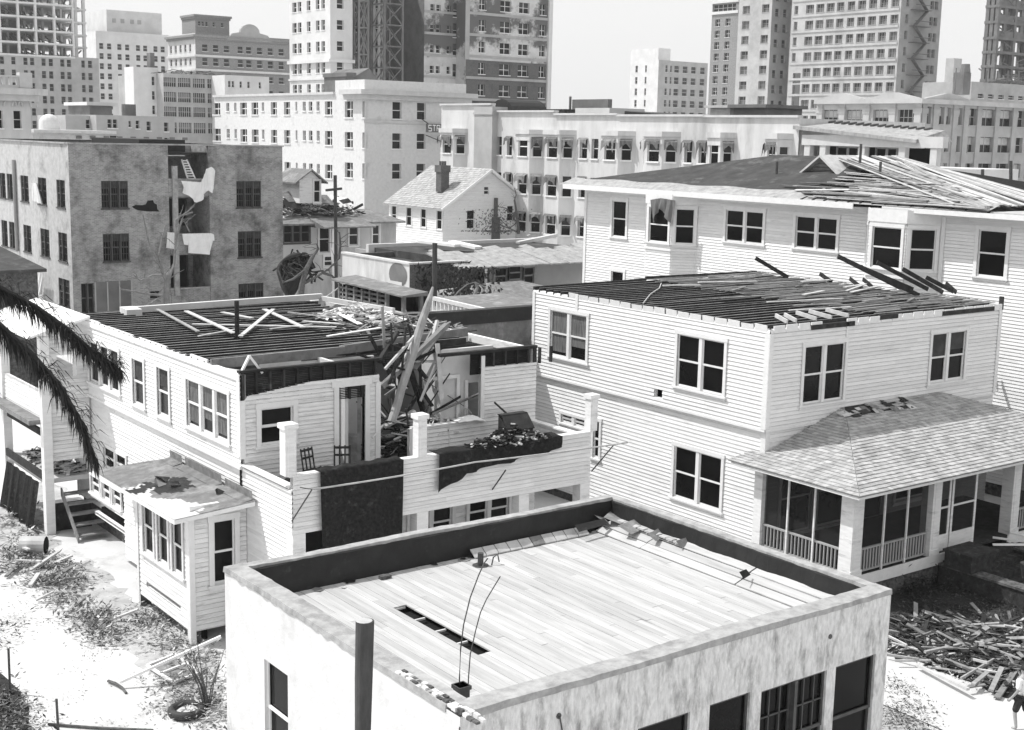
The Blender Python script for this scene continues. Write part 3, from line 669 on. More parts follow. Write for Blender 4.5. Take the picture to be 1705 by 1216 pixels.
mb=MB(); mb.box(px0+.03,py0+.03,PE-.1,pxr-.03,py0+.07,PE-.022); mb.box(px0+.03,py0+.072,PE-.1,px0+.07,hy0+.6,PE-.022); mb.build('porch_fascia','trim',t)
PF=.85; cx0=28.88; cy0=22.75
mb=MB(); mb.box(cx0+.02,cy0+.02,PF-.08,39.4,hy0+.05,PF); mb.build('porch_floor','oldwood',t)
mb=MB(); mb.box(cx0,cy0-.03,PF-.3,33.2,cy0+.01,PF+.03); mb.box(cx0-.03,cy0-.03,PF-.3,cx0-.002,hy0,PF+.03); mb.box(36.4,cy0-.03,PF-.3,39.4,cy0+.01,PF+.03); mb.split('porch_skirt','trim',t)
mb=MB(); mb.box(cx0+.04,cy0+.04,0,33.0,cy0+.3,PF-.1); mb.box(cx0+.04,cy0+.302,0,cx0+.25,hy0,PF-.1); mb.box(36.6,cy0+.04,0,39.3,cy0+.3,PF-.1); mb.box(hx0+.15,hy0+.2,0,hx0+.4,hy1,.3); mb.split('foundation','stone',t)
mb=MB(); mb.box(cx0+.1,cy0+.1,PE-.22,39.3,hy0,PE-.17); mb.build('porch_ceiling','oldwood',t)
for (x,w) in ((cx0,.44),(32.45,.4),(36.5,.4),(39.0,.4)):
    mb=MB(); mb.box(x,cy0,PF+.001,x+w,cy0+w,PE-.1); mb.box(x+.09,cy0-.012,PF+.25,x+w-.09,cy0-.001,PE-.3); mb.box(x-.03,cy0-.03,PF+.031,x+w+.03,cy0-.001,PF+.2); mb.build('porch_column','paint2',t)
mb=MB(); mb.box(cx0,hy0-.25,PF,cx0+.22,hy0+.06,PE-.1); mb.build('porch_column','paint2',t)
def railing(x0,y0,x1,y1,name='railing'):
    mb=MB(); L=math.hypot(x1-x0,y1-y0); n=int(L/.13); zt=PF+.72
    mb.beam((x0,y0,zt),(x1,y1,zt),.07,.05); mb.beam((x0,y0,PF+.08),(x1,y1,PF+.08),.05,.05)
    for k in range(n): f=(k+.5)/n; mb.beam((x0+(x1-x0)*f,y0+(y1-y0)*f,PF+.1),(x0+(x1-x0)*f,y0+(y1-y0)*f,zt-.02),.055,.03)
    mb.build(name,'mid',t)
railing(cx0+.44,cy0+.15,32.45,cy0+.15); railing(cx0+.12,hy0-.25,cx0+.12,cy0+.44); railing(36.9,cy0+.15,39,cy0+.15)
for f in (1/3,2/3):
    for a,b in (((cx0+.44,cy0+.1),(32.45,cy0+.1)),((cx0+.06,hy0-.25),(cx0+.06,cy0+.44)),((36.9,cy0+.1),(39,cy0+.1))):
        x=a[0]+(b[0]-a[0])*f; y=a[1]+(b[1]-a[1])*f; mb=MB(); mb.box(x-.025,y-.025,PF,x+.025,y+.025,PE-.1); mb.build('screen_post','paint2',t)
mb=MB()     # screen door pair beside the second column
for k,(a,b) in enumerate(((32.95,33.6),(33.66,34.9))):
    for x in (a,b-.09): mb.box(x,cy0+.2,PF,x+.09,cy0+.24,PE-.2)
    mb.box(a+.09,cy0+.2,PF,b-.09,cy0+.24,PF+.5); mb.box(a+.09,cy0+.2,PE-.3,b-.09,cy0+.24,PE-.2); mb.box(a+.09,cy0+.205,PF+1.3,b-.09,cy0+.235,PF+1.36)
mb.build('screen_door','paint2',t)
mb=MB(); mb.poly([(cx0+.44,cy0+.19,PF+.02),(32.45,cy0+.19,PF+.02),(32.45,cy0+.19,PE-.12),(cx0+.44,cy0+.19,PE-.12)]); mb.poly([(cx0+.16,hy0-.25,PF+.02),(cx0+.16,cy0+.44,PF+.02),(cx0+.16,cy0+.44,PE-.12),(cx0+.16,hy0-.25,PE-.12)])
mb.poly([(36.9,cy0+.19,PF+.02),(39,cy0+.19,PF+.02),(39,cy0+.19,PE-.12),(36.9,cy0+.19,PE-.12)]); mb.poly([(33.04,cy0+.22,PF+.5),(34.81,cy0+.22,PF+.5),(34.81,cy0+.22,PE-.3),(33.04,cy0+.22,PE-.3)]); mb.split('insect_screen','screen',t)
# front steps, planter walls
mb=MB()
for k in range(4): mb.box(33.1,cy0-.35*(k+1)-.02,0,36.4,cy0-.35*k-.02,PF-.02-.2*(k+1)+.02)
mb.build('steps','darkstone',t)
mb=MB(); mb.box(32.9,19.7,.0,33.25,22.7,.55); mb.box(36.2,19.7,.0,36.55,22.7,.55); mb.box(32.85,19.6,.551,33.3,22.7,.62,1); mb.box(36.15,19.6,.551,36.6,22.7,.62,1)
mb.split('step_wall',['darkstone','stone'],t)
mb=MB(); mb.box(32.7,21.5,PF-.2,33.9,22.4,PF+.25); mb.box(32.65,21.45,PF+.25,33.95,22.45,PF+.32)
tag(mb.build('planter','darkstone'),'dark squat planter box at the top of the porch steps','planter')
mb=MB(); mb.tube([(33.9,20.4,.62),(33.9,20.4,1.05)],[.2,.28],n=12); tag(mb.build('flower_pot','darkstone'),'dark round flower pot on the low wall beside the porch steps','pot')
# loose rafters thrown across the back of the roofless house
raf=[((1258,430),(1312,462)),((1395,427),(1500,480)),((1412,436),(1520,482)),((1460,437),(1545,482)),((1503,448),(1570,487)),((1542,462),(1588,486)),((1395,427),(1530,492)),((1575,472),(1592,487)),((1365,456),(1385,470)),((1490,470),(1505,482)),((1437,465),(1452,478)),((1415,464),(1430,476))]
for i,((a,b),(c,d)) in enumerate(raf):
    q=P(c,d,z=HE+.15); pl=q.y+.0; 
    p=P(a,b,y=min(max(q.y,33),42) if False else q.y+.6)
    mb=MB(); mb.beam(p,q,.05,.15); tag(mb.build('rafter','oldwood'),'broken dark rafter sticking up at the back of the roofless clapboard house','rafter','broken rafters at the back of the roofless house')
def boards(n,fn,label,group,m='board',w=(.09,.16),th=.03,name='loose_board',seed=1,ms=None):
    r=random.Random(seed)
    for i in range(n):
        c,a,L,tilt=fn(r,i); d=Vector((math.cos(a),math.sin(a),tilt)).normalized()*(L/2)
        mb=MB(); mb.beam(Vector(c)-d,Vector(c)+d,r.uniform(*w),th); tag(mb.build(name,(r.choice(ms) if ms else m)),label,'board',group)
boards(16,lambda r,i:((r.uniform(33,40),r.uniform(27,35),HE+.22+.02*i%3*.03),r.uniform(-.5,.5),r.uniform(1,3.4),r.uniform(-.01,.02)),'pale board lying loose on the lath of the roofless clapboard house','loose boards on the roofless house',seed=31,ms=['board','midwood'])
for k,(x,a) in enumerate(((30.6,-.9),(31.5,1.2),(32.2,1.3),(33,1.3),(30.2,.9))):
    mb=MB(); mb.beam((x,26.7,HE+.14),(x+.7*math.cos(a),26.7+1.1*abs(math.sin(a)),HE+.2),.05,.12); tag(mb.build('loose_block','board'),'short pale block lying on the front joists of the roofless clapboard house','board','short blocks on the front joists')
mb=MB(); mb.tube([P(u,v,z=HE+.15) for u,v in ((1071,505),(1083,490),(1098,480),(1101,472))],.02,n=6); tag(mb.build('cable','board'),'pale crooked cable lying across the joists of the roofless house','cable')
# ================================================================== WRECKED FRAME HOUSE (middle left)
c=P(400,625,z=6.75); mx,my=c.x,c.y; ME=6.75
pk=P(482,795,x=mx); py=pk.y; PT_=pk.z            # porch corner and porch wall top
xr=P(893,600,y=my).x; yb=my+12.6; FL=PT_-.93      # right end, back, upper floor
t=MH=T('wrecked_house','wrecked white clapboard house with bare ceiling joists and an open upstairs porch, left of centre','house',(mx,my,0))
A=FA(my); B=FB(mx); AP=FA(py)
def tri(r,): return r
w1=B.rect(148,588,200,660); w2=B.rect(221,594,242,682); w3=B.rect(262,609,284,700); w4=B.rect(312,628,382,742)
ops=[ (B.px(150,590)[0],B.px(199,600)[0],B.px(199,658)[1],B.px(199,605)[1]),
      (B.px(222,600)[0],B.px(240,600)[0],B.px(240,678)[1],B.px(222,596)[1]),
      (B.px(263,610)[0],B.px(282,610)[0],B.px(282,697)[1],B.px(263,610)[1]),
      (B.px(312,635)[0],B.px(381,650)[0],B.px(381,741)[1],B.px(312,630)[1])]
for i in (0,3): ops[i]=(ops[i][0],ops[i][1],ops[3][2]+.05,ops[3][3])
zb1=B.px(207,690)[1]; zb2=B.px(395,768)[1]; BAND=(zb1+zb2)/2
low=[(B.px(168,700)[0],B.px(205,700)[0],B.px(205,782)[1]-.3,B.px(168,742)[1])]
mb=MB()
wall(mb,B,-yb,-my,BAND,ME,ops,.14,0,board=.115,mback=1)
mb.build('wall','paint plaster'.split(),t)
mb=MB(); B2=FB(mx+.08)
wall(mb,B2,-yb,-py,.75,BAND-.02,low,.14,0,board=.115,back=False); mb.build('lower_wall','paint',t)
mb=MB(); mb.fbox(B,-yb,-my,-.07,.05,BAND-.07,BAND+.01); mb.fbox(B2,-my+.01,-py,.028,.05,BAND-.1,BAND-.03); mb.fbox(B,-yb,-my+.01,.028,.05,ME-.15,ME+.02); mb.build('belt_board','trim',t)
mb=MB(); mb.fbox(B,-my-.13,-my+.03,.028,.05,PT_-.05,ME-.16); mb.fbox(A,mx-.05,mx+.1,.028,.05,PT_-.1,6.1); mb.split('corner_board','trim',t)
for i,o in enumerate(ops): window(t,B,o,n=(3,1,1,3)[i],casing=.1,blind=(0,.5,.5,.9)[i],var=(0,1,1,2)[i])
window(t,B2,low[0],n=2,casing=.09)
# broken front wall: siding left after the upper part tore off, then lath strip above it
def zl(u,v): return A.px(u,v)
pts=[(405,668),(412,660),(520,635),(606,626),(628,624)]
prof=[A.px(*p) for p in pts]
def lim_profile(prof):   # returns [s range] where top profile > z (profile rises to the right)
    def f(z):
        for (s0,z0),(s1,z1) in zip(prof,prof[1:]):
            if z<=z0 and (s0,z0)==prof[0]: return (prof[0][0],prof[-1][0])
            if z0<z<=z1: return (s0+(s1-s0)*(z-z0)/(z1-z0),prof[-1][0])
        return (prof[-1][0],prof[-1][0])
    return f
wf=A.px(433,672)[0],A.px(487,672)[0],A.px(487,735)[1],A.px(440,680)[1]
sd=A.px(563,645)[0],A.px(607,645)[0]; df=(sd[0],sd[1],FL+.02,A.px(563,645)[1])
s_end=A.px(631,640)[0]
mb=MB(); wall(mb,A,mx,s_end,FL,prof[-1][1],[wf,df],.12,0,board=.115,lim=lim_profile(prof[:-1]+[(s_end,prof[-1][1])]),mback=1)
mb.build('front_wall',['paint2','plaster'],t)
window(t,A,wf,n=1,casing=.12); 
mb=MB(); a,b,z0,z1=df
mb.fbox(A,a-.14,a,.029,.062,z0,z1); mb.fbox(A,b,b+.14,.029,.062,z0,z1); mb.fbox(A,a-.2,b+.2,.02,.065,z1,z1+.17); mb.fbox(A,s_end-.12,s_end+.03,.02,.05,FL,prof[-1][1]-.2); mb.build('door_casing','trim',t)
mb=MB(); h_=z1-z0; W_=b-a-.06; fr=Fr(A.w(b-.04,-.12,0).x,A.w(b-.04,-.12,0).y,-.52,.86)   # door swung open
fr=Fr(fr.o.x,fr.o.y,-.80,.60); fr=Fr(fr.o.x+fr.u.x*W_,fr.o.y+fr.u.y*W_,-fr.u.x,-fr.u.y)
for q0,q1 in ((0,.1),(W_-.1,W_)): mb.fbox(fr,q0,q1,-.04,0,z0,z1-.05)
for z_,hh in ((z0,.16),(z0+.44,.08),(z0+.68,.08),(z0+.92,.1),(z1-.15,.1)): mb.fbox(fr,.1,W_-.1,-.04,0,z_,z_+hh)
mb.fbox(fr,.1,W_-.1,-.03,-.015,z0+.16,z0+.95); mb.fbox(fr,.1,W_*.5,-.03,-.02,z0+1.0,z1-.15,1); mb.fbox(fr,.16,W_*.4,-.035,-.01,z0+1.0,z1-.15,0)
mb.build('door',['midwood','path'],t)
# lath strip with studs
mb=MB(); top0=A.px(403,622); top1=A.px(625,600)
zt=(top0[1]+ME)/2+.08
mb.fbox(A,mx+.02,df[0]-.3,-.16,-.12,wf[3]+.02,zt-.03,0); mb.fbox(A,df[0]-.298,A.px(628,600)[0],-.16,-.12,df[3]+.02,zt-.03,0); mb.fbox(A,mx+.02,wf[0]-.05,-.16,-.12,FL,wf[3]+.019,0); r=random.Random(4)
for k in range(11):
    x=mx+.05+k*.385
    if x<s_end: mb.fbox(A,x,x+.05,-.12,-.01,zl(410,665)[1]-.3,zt-.05,1)
z=zl(410,665)[1]-.3
while z<zt-.1:
    mb.fbox(A,mx+.05,s_end,-.12,-.112,z,z+.028,2); z+=.045
mb.fbox(A,mx-.02,s_end+.1,-.16,.015,zt-.06,zt,1)
mb.build('lath_strip',['lath','oldwood','oldwood'],t)
# right part of the front wall
xa=A.px(801,620)[0]; zr=A.px(801,613)[1]
mb=MB(); wall(mb,A,xa,xr,FL,zr,(),.12,0,board=.115,mback=1); 
xg=A.px(682,720)[0]; zs=A.px(760,705)[1]; wall(mb,A,xg,xa-.002,FL,zs,(),.12,0,board=.115,mback=1); mb.build('front_wall',['paint2','plaster'],t)
mb=MB(); mb.fbox(A,xg+.1,xa-.05,-.16,.05,zs,zs+.04); mb.fbox(A,xa-.02,xa+.1,.02,.05,zs+.05,zr+.35); mb.fbox(A,xg-.02,xg+.1,.02,.05,FL,zs); mb.fbox(A,A.px(746,740)[0],A.px(746,740)[0]+.03,.028,.03,FL,zs); mb.build('sill','trim',t)
mb=MB(); xl=A.px(812,590)[0]; mb.fbox(A,xl-.5,xr,-.16,-.12,zr-.2,zr+.42); 
for k in range(7): x=xl-.2+.42*k; mb.fbox(A,x,x+.05,-.12,-.02,zr-.05,zr+.42,1)
mb.fbox(A,xl-1.6,xr+.02,-.16,.02,zr+.42,zr+.5,1); mb.fbox(A,xr-.12,xr+.01,-.16,-.0,zr-.6,zr+.42,1); mb.build('lath_strip',['lath','oldwood'],t)
# interior: floors, partitions
ceilz=ME-.2
mb=MB(); mb.box(mx+.16,py+.14,FL-.2,xr+.0,yb-.1,FL-.01); mb.build('upper_floor','oldwood',t)
jy=my+1.75      # joists start here; the strip in front has lost its ceiling
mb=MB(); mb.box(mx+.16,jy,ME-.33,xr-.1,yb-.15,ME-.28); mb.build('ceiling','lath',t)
mb=MB()
C=Fr(xr,0,0,1); wall(mb,C,my,yb,.75,ME-.05,(),.14,0,mback=0)
D=Fr(0,yb,-1,0); wall(mb,D,-xr,-mx,.75,ME,(),.14,0)
mb.build('rear_wall',['paint2'],t)
mb=MB()
def part(x0,y0,x1,y1,z1=None,ops=(),th=.1,z0=None):
    fr=Fr(x0,y0,x1-x0,y1-y0); wall(mb,fr,0,math.hypot(x1-x0,y1-y0),z0 or FL,z1 or ME-.36,ops,th,0,ends=True)
part(mx+1.35,my+1.7,mx+2.6,my+1.7,ME-.1,ops=((.55,1.1,FL+.6,ME-.5),)); part(mx+2.6,my+1.72,mx+4.9,my+1.72,ME-.15,ops=((.2,.8,FL+.02,FL+2),))
part(mx+5.6,my+3.2,xr-.2,my+3.2,ME-.05); part(mx+6.35,my+3.2,mx+6.35,my+.5,ME+.05)
part(mx+6.45,my+.55,mx+8.2,my+.55,ME+.05,ops=((.75,1.35,FL+.02,FL+2.0),))
part(mx+3.1,my+1.7,mx+3.1,my+.2,ME-.05)
mb.build('partition','plaster',t)
mb=MB(); a=A.px(760,600)[0]; zt2=A.px(770,598)[1]; mb.fbox(A,A.px(757,600)[0]+.7,A.px(757,600)[0]+.8,-.5,-.46,FL,FL+2.1); mb.fbox(A,xa-.5,xa-.4,-.5,-.46,FL,FL+2.2); mb.fbox(A,xa-1.3,xa-.4,-.5,-.46,FL+2.2,FL+2.3); mb.build('door_casing','trim',t)
mb=MB(); mb.hexa([(mx+.2,my+.2,ME-.75),(mx+1.3,my+.2,ME-.75),(mx+1.3,my+1.6,ME-.75),(mx+.2,my+1.6,ME-.75),(mx+.2,my+.2,ME-.1),(mx+1.3,my+.2,ME-.72),(mx+1.3,my+1.6,ME-.3),(mx+.2,my+1.6,ME-.05)]); mb.build('sagging_ceiling','plaster',t)
mb=MB(); p=A.px(421,588); mb.beam(A.w(mx+.05,-.1,ME-.0),A.w(p[0]-0,-.2,p[1]-.1),.06,.06); mb.beam(A.w(p[0],-.2,p[1]-.1),A.w(A.px(440,622)[0],-.1,ME-.02),.06,.06); mb.split('brace','trim',t)
# header and joists
mb=MB(); mb.beam((mx,jy,ME+.02),(mx+4.0,jy+.05,ME+.04),.1,.26); mb.beam((mx+3.9,jy+.12,ME+.06),(xr-.5,jy+1.1,ME+.1),.1,.26); mb.split('header_beam','midwood',t)
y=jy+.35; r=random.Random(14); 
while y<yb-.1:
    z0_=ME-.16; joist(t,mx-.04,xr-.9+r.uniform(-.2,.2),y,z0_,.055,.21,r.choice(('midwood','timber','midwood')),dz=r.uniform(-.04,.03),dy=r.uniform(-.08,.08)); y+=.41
mb=MB(); y=jy+.2; r=random.Random(15)
while y<yb-.5:
    L=r.uniform(.3,1.1)
    if r.random()<.85: mb.box(mx-.03,y,ME-.02,mx+.02,min(y+L,yb),ME+.1+r.uniform(-.05,.03))
    y+=L+.02
mb.build('eave_board','trim',t)
mb=MB(); mb.beam((mx+1.8,yb-.2,ME+.08),(mx+9,yb-.3,ME+.16),.18,.2); mb.beam((mx+1.8,yb-.2,ME+.1),(mx+1.7,yb-1.1,ME+.1),.5,.22); mb.beam((mx+8.95,yb-.3,ME+.1),(xr+.3,my+8.4,ME+.06),.12,.16); mb.split('rear_plate','plaster',t)
# porch parapet with siding
ob=(B.px(402,760)[0],)
zsk=P(680,853,y=py).z; zp=PT_
mb=MB(); xe=P(984,720,y=py).x
AP_=FA(py)
wall(mb,AP_,mx+.08,xe,zsk,zp,(),.12,0,board=.115)
wall(mb,FB(mx+.08),-my,-py-.12,BAND-.02,zp-.28,(),.12,0,board=.115)
mb.build('porch_wall',['paint'],t)
mb=MB(); mb.box(mx-.03,py-.05,zp,xe,py+.16,zp+.04); mb.box(mx-.02,py+.165,zp-.28,mx+.2,my-.02,zp-.24); mb.box(mx+.03,py-.045,zsk-.05,xe,py-.02,zsk+.05); mb.build('porch_cap','trim',t)
for (u,v,w) in ((482,706,.29),(702,690,.26),(988,657,.25)):
    p=P(u,v,y=py); mb=MB(); x=p.x; 
    mb.box(x-w/2,py-.06,zp+.04,x+w/2,py+w-.06,p.z-.12); mb.box(x-w/2-.04,py-.1,p.z-.12,x+w/2+.04,py+w-.02,p.z); mb.box(x-w/2+.05,py-.072,zp+.04,x-w/2+.08,py-.0605,p.z-.12)
    mb.build('porch_post','paint2',t)
for x in (mx+.22,P(702,850,y=py).x,P(895,830,y=py).x-.5,xe-.2):
    mb=MB(); mb.box(x-.17,py-.055,.1,x+.17,py+.28,zsk-.052); mb.build('porch_column','paint2',t)
mb=MB(); lw=FA(my-.05); wall(mb,lw,mx+.1,xr,.75,FL-.22,[(mx+1.6,mx+2.6,.8,2.9),(mx+3.2,mx+4.1,1.3,2.8),(mx+5.0,mx+6.4,1.2,2.8),(mx+7,mx+8.4,1.3,2.9)],.12,0,board=.115,back=False); mb.build('lower_front_wall','paint2',t)
for o in ((mx+3.2,mx+4.1,1.3,2.8),(mx+5.0,mx+6.4,1.2,2.8),(mx+7,mx+8.4,1.3,2.9)): window(t,lw,o,n=2 if o[1]-o[0]>1 else 1,blind=.4 if o[0]<mx+4 else 0)
mb=MB(); mb.box(mx+.1,py+.1,.55,xr,my,.75); mb.build('lower_floor','midwood',t)
mb=MB(); mb.box(mx+.2,my+.1,0,mx+.5,yb,.74); mb.box(mx+.2,py+.2,0,xr,py+.4,.54); mb.split('foundation','stone',t)
# right end wall of the porch, low wall towards neighbour
mb=MB(); wall(mb,FB(xe-.12),-my,-py-.12,zsk,zp-.15,(),.1,0,board=.115,ends=True); mb.box(xe-.2,py+.1,zp-.15,xe+.02,my,zp-.1); mb.build('porch_end_wall','paint2',t)
# ---- annex with tar paper roof
ax=12.75; ar=[P(290,862,x=ax-.5),P(153,787,x=ax-.5),P(285,755,x=mx),P(426,843,x=mx)]
AZ=(ar[0].z+ar[1].z)/2; yn=ar[0].y+.25; yf=ar[1].y; zi=(ar[2].z+ar[3].z)/2
AX=FB(ax); AF=FA(yn); yj=-AX.px(228,840)[0]
mb=MB(); zb=AX.px(326,1058)[1]; zt=AZ-.06
wo=[AX.rect(240,842,255,922)]; z1=AX.px(283,868)[1]
s=[AX.px(u,880)[0] for u in (240,257,264,281,288,305)]; zz0=AX.px(300,957)[1]; zz1=AX.px(303,868)[1]
wo=[(s[0],s[1],zz0,zz1),(s[2],s[3],zz0,zz1),(s[4],s[5],zz0,zz1)]
gapo=(AX.px(245,975)[0],AX.px(302,1012)[0],AX.px(302,1018)[1],AX.px(302,1018)[1]+.13)
wall(mb,AX,-yj,-yn,zb,zt,wo+[gapo],.12,0,board=.125,back=False)
do=AF.rect(354,868,391,962); do=(do[0],do[1],do[3]-1.65,do[3])
wall(mb,AF,ax,mx+.05,zb,zt+.25,[do],.12,0,board=.125,back=False)
ax2=ax+.4; AX2=FB(ax2); 
s2=[AX2.px(u,820)[0] for u in (154,168,172,185,189,203)]; zq1=AX2.px(205,822)[1]; zq0=zq1-.5
wo2=[(s2[0],s2[1],zq0,zq1),(s2[2],s2[3],zq0,zq1),(s2[4],s2[5],zq0,zq1)]
g2_=(AX2.px(158,850)[0],AX2.px(208,880)[0],AX2.px(208,890)[1],AX2.px(208,890)[1]+.1)
wall(mb,AX2,-yf,-yj-.001,zb+.4,zt-.05,wo2+[g2_],.12,0,board=.125,back=False)
mb.fbox(Fr(0,yj,-1,0),-ax2-.1,-ax-.001,-.1,-.0,zb,zt-.05)
mb.build('annex_wall','paint2',t)
for o in wo: window(t,AX,o,n=1,casing=.08)
for o in wo2: window(t,AX2,o,n=1,casing=.05)
window(t,AF,do,n=1,casing=.13)
mb=MB(); mb.fbox(AX,-yj-.0,-yj+.12,.028,.045,zb-.5,zt); mb.fbox(AX,-yn-.16,-yn+.03,.028,.046,zb-.5,zt); mb.fbox(AF,ax-.04,ax+.1,.028,.046,zb-.5,zt); mb.split('corner_board','trim',t)
mb=MB()
for (g_,F_) in ((gapo,AX),(g2_,AX2)): mb.fbox(F_,g_[0],g_[1],-.3,-.2,g_[2]-.1,g_[3]+.1)
mb.fbox(AX,-yj,-yn-.2,-.5,-.4,0,zb+.1); mb.fbox(AX2,-yf,-yj,-.5,-.4,0,zb+.5); mb.split('crawl_space','dark',t)
mb=MB(); mb.fbox(AX,-yn-.25,-yn-.02,-.25,-.02,0,zb); mb.fbox(AX,-yj+.02,-yj+.2,-.25,-.02,0,zb); mb.split('pier','stone',t)
o0,o1,o2,o3=ar; zn=AZ; 
def rp(f,g_,dz=0): # f along wall (0 near..1 far), g 0 outer..1 wall
    a=Vector((ax-.5,o0.y,zn)).lerp(Vector((ax-.5,o1.y,zn)),f); b=Vector((mx-.02,o3.y,zi)).lerp(Vector((mx-.02,o2.y,zi)),f); q=a.lerp(b,g_); q.z+=dz; return q
mb=MB(); a=[rp(0,0),rp(0,1),rp(1,1),rp(1,0)]; mb.hexa([q-Vector((0,0,.12)) for q in a]+[q-Vector((0,0,.01)) for q in a],0); mb.build('annex_fascia','trim',t)
mb=MB()
N_=56
vs=[];r=random.Random(6)
for i in range(N_+1):
    for j in range(33): vs.append(rp(i/N_,j/32,.006+.01*math.sin(i*.4)*math.sin(j*.5)+r.uniform(0,.003)))
fs=[];ms=[]
for i in range(N_):
    for j in range(32):
        f=(i+.5)/4+.35*math.sin(j*.55)+.15*math.sin(j*1.7); q=(j+.5)/4+.3*math.sin(i*.35)+.12*math.sin(i*1.3)
        m=0
        if f<8.4 and q<2.6+1.3*math.sin(f*.9) : m=1
        if 5.4<f<8.6 and 2.2<q<5.9: m=2
        if abs(f-7.5)<.6 and q<4: m=2
        a=i*33+j; mb.add([vs[a],vs[a+1],vs[a+34],vs[a+33]],[(0,1,2,3)],m)
mb.build('annex_roof',['tarpaper','path','tar'],t)
mb=MB()
for (f0,f1,z_) in ((.02,.32,0),(.36,.8,.02),(.84,1,.0)):
    a=rp(f0,1);b=rp(f1,1); mb.poly([(mx-.03,a.y,zi-.02),(mx-.03,b.y,zi-.02),(mx-.05,b.y,zi+.24+z_),(mx-.05,a.y,zi+.24+z_)])
    mb.poly([(mx-.3,a.y,zi-.02),(mx-.3,b.y,zi-.02),(mx-.03,b.y,zi+.03),(mx-.03,a.y,zi+.03)])
mb.build('roof_flashing','tarpaper',t)
mb=MB()
for k,(f,g_,L,a) in enumerate(((.5,.35,.7,.4),(.55,.5,.5,1),(.48,.6,.35,2.2),(.2,.75,.3,.2))):
    q=rp(f,g_,.03); mb.poly([q,q+Vector((L*math.cos(a),L*math.sin(a),.02)),q+Vector((L*math.cos(a+.9),L*math.sin(a+.9),.1)),q+Vector((.3*L*math.cos(a+1.4),.3*L*math.sin(a+1.4),.12))],k%2)
mb.build('torn_felt',['tarpaper','tar'],t)
# ---- left wing with open lower porch
wy=-B.px(146,600)[0]; WA=FA(wy); wx0=WA.px(70,600)[0]
wz0=WA.px(140,752)[1]; ztop=WA.px(100,560)[1]; zt2=WA.px(146,528)[1]
o_=WA.rect(94,592,128,627)
mb=MB(); wall(mb,WA,wx0,mx-.001,wz0-.2,ztop,[o_],.1,0,board=.13,mback=1); 
WB=FB(wx0); wall(mb,WB,-wy-4.2,-wy-.1,WB.px(50,690)[1],WB.px(50,690)[1]+.95,(),.1,0,board=.13); mb.build('wing_wall',['paint2','plaster'],t)
mb=MB(); zc=ztop+.02; p0=P(45,567,z=zc+.05); mb.hexa([(wx0-.5,wy-.35,zc),(mx,wy-.35,zt2),(mx,wy+5,zt2),(wx0-.5,wy+5,zc),(wx0-.5,wy-.35,zc+.07),(mx,wy-.35,zt2+.07),(mx,wy+5,zt2+.07),(wx0-.5,wy+5,zc+.07)]); mb.build('wing_roof','cloth',t)
mb=MB(); mb.box(wx0-.45,wy+.1,3.55,mx,wy+4.6,3.7); mb.build('wing_floor','midwood',t)
for (yy,w) in ((wy-.15,.28),(wy+4.1,.28)):
    mb=MB(); mb.box(wx0-.1,yy,0.0,wx0-.1+w,yy+w,zc-.0); mb.build('wing_column','paint',t)
mb=MB(); z_=3.3; mb.box(wx0+.02,wy+.2,z_-.22,wx0+.1,wy+4.1,z_-.0); mb.build('wing_beam','oldwood',t)
mb=MB(); mb.box(wx0-.02,wy+.1,1.6,mx,wy+4.6,1.75,0); mb.box(wx0-.1,wy+.13,1.75,wx0-.02,wy+4.0,2.0,1); mb.build('wing_deck',['path','oldwood'],t)
mb=MB(); r=random.Random(40); n=16
for k in range(n):
    f0=k/n;f1=(k+1)/n; 
    for a_,b_ in ((f0,f1),): 
        x=wx0-.12; off0=.09*math.sin(k*1.9); off1=.09*math.sin((k+1)*1.9); y0_=wy+.4+3.4*a_; y1_=wy+.4+3.4*b_
        mb.poly([(x-.25+off0,y0_,.05),(x-.25+off1,y1_,.05),(x+off1*.3,y1_,1.6),(x+off0*.3,y0_,1.6)])
mb.build('hanging_tarp','rug',t)
mb=MB(); mb.box(wx0+.2,wy+.12,0,mx,wy+.2,.9); mb.build('under_deck','oldwood',t)
mb=MB()
sx=P(130,900,z=0)
for k in range(5): mb.box(wx0+.45,wy-.3-.28*(4-k),.16+.27*k,mx-.02,wy-.02-.28*(4-k)+.05,.2+.27*k)
mb.hexa([(wx0+.42,wy-1.5,0),(wx0+.47,wy-1.5,0),(wx0+.47,wy,1.2),(wx0+.42,wy,1.2),(wx0+.42,wy-1.5,.2),(wx0+.47,wy-1.5,.2),(wx0+.47,wy,1.45),(wx0+.42,wy,1.45)])
mb.build('stairs','midwood',t)
# rubble lying on the lower wing deck
def rubble(name,label,cx,cy,cz,rx,ry,h,n,mats,seed,smax=.5,smin=.08):
    r=random.Random(seed); mb=MB()
    for k in range(int(n*1.6)):
        a=r.uniform(0,6.28); q=r.random()**.6; x=cx+rx*q*math.cos(a); y=cy+ry*q*math.sin(a); z=cz+h*(1-q)*r.random()
        L=r.uniform(smin,smax); b=r.uniform(0,6.28); tl=r.uniform(-.35,.35); d=Vector((math.cos(b),math.sin(b),tl)).normalized()*L/2
        mb.beam(Vector((x,y,z+.03))-d,Vector((x,y,z+.03))+d,r.uniform(.02,.13)*min(1,L*2.5),r.uniform(.008,.05),r.randrange(len(mats)),roll=r.uniform(-.6,.6))
    o=mb.build(name,mats); return tag(o,label,'rubble',kind='stuff')
rubble('rubble','plaster and wood rubble on the lower deck of the left wing of the wrecked house',wx0+.9,wy+2.2,1.78,.8,2.0,.35,150,['plaster','oldwood','board'],41)
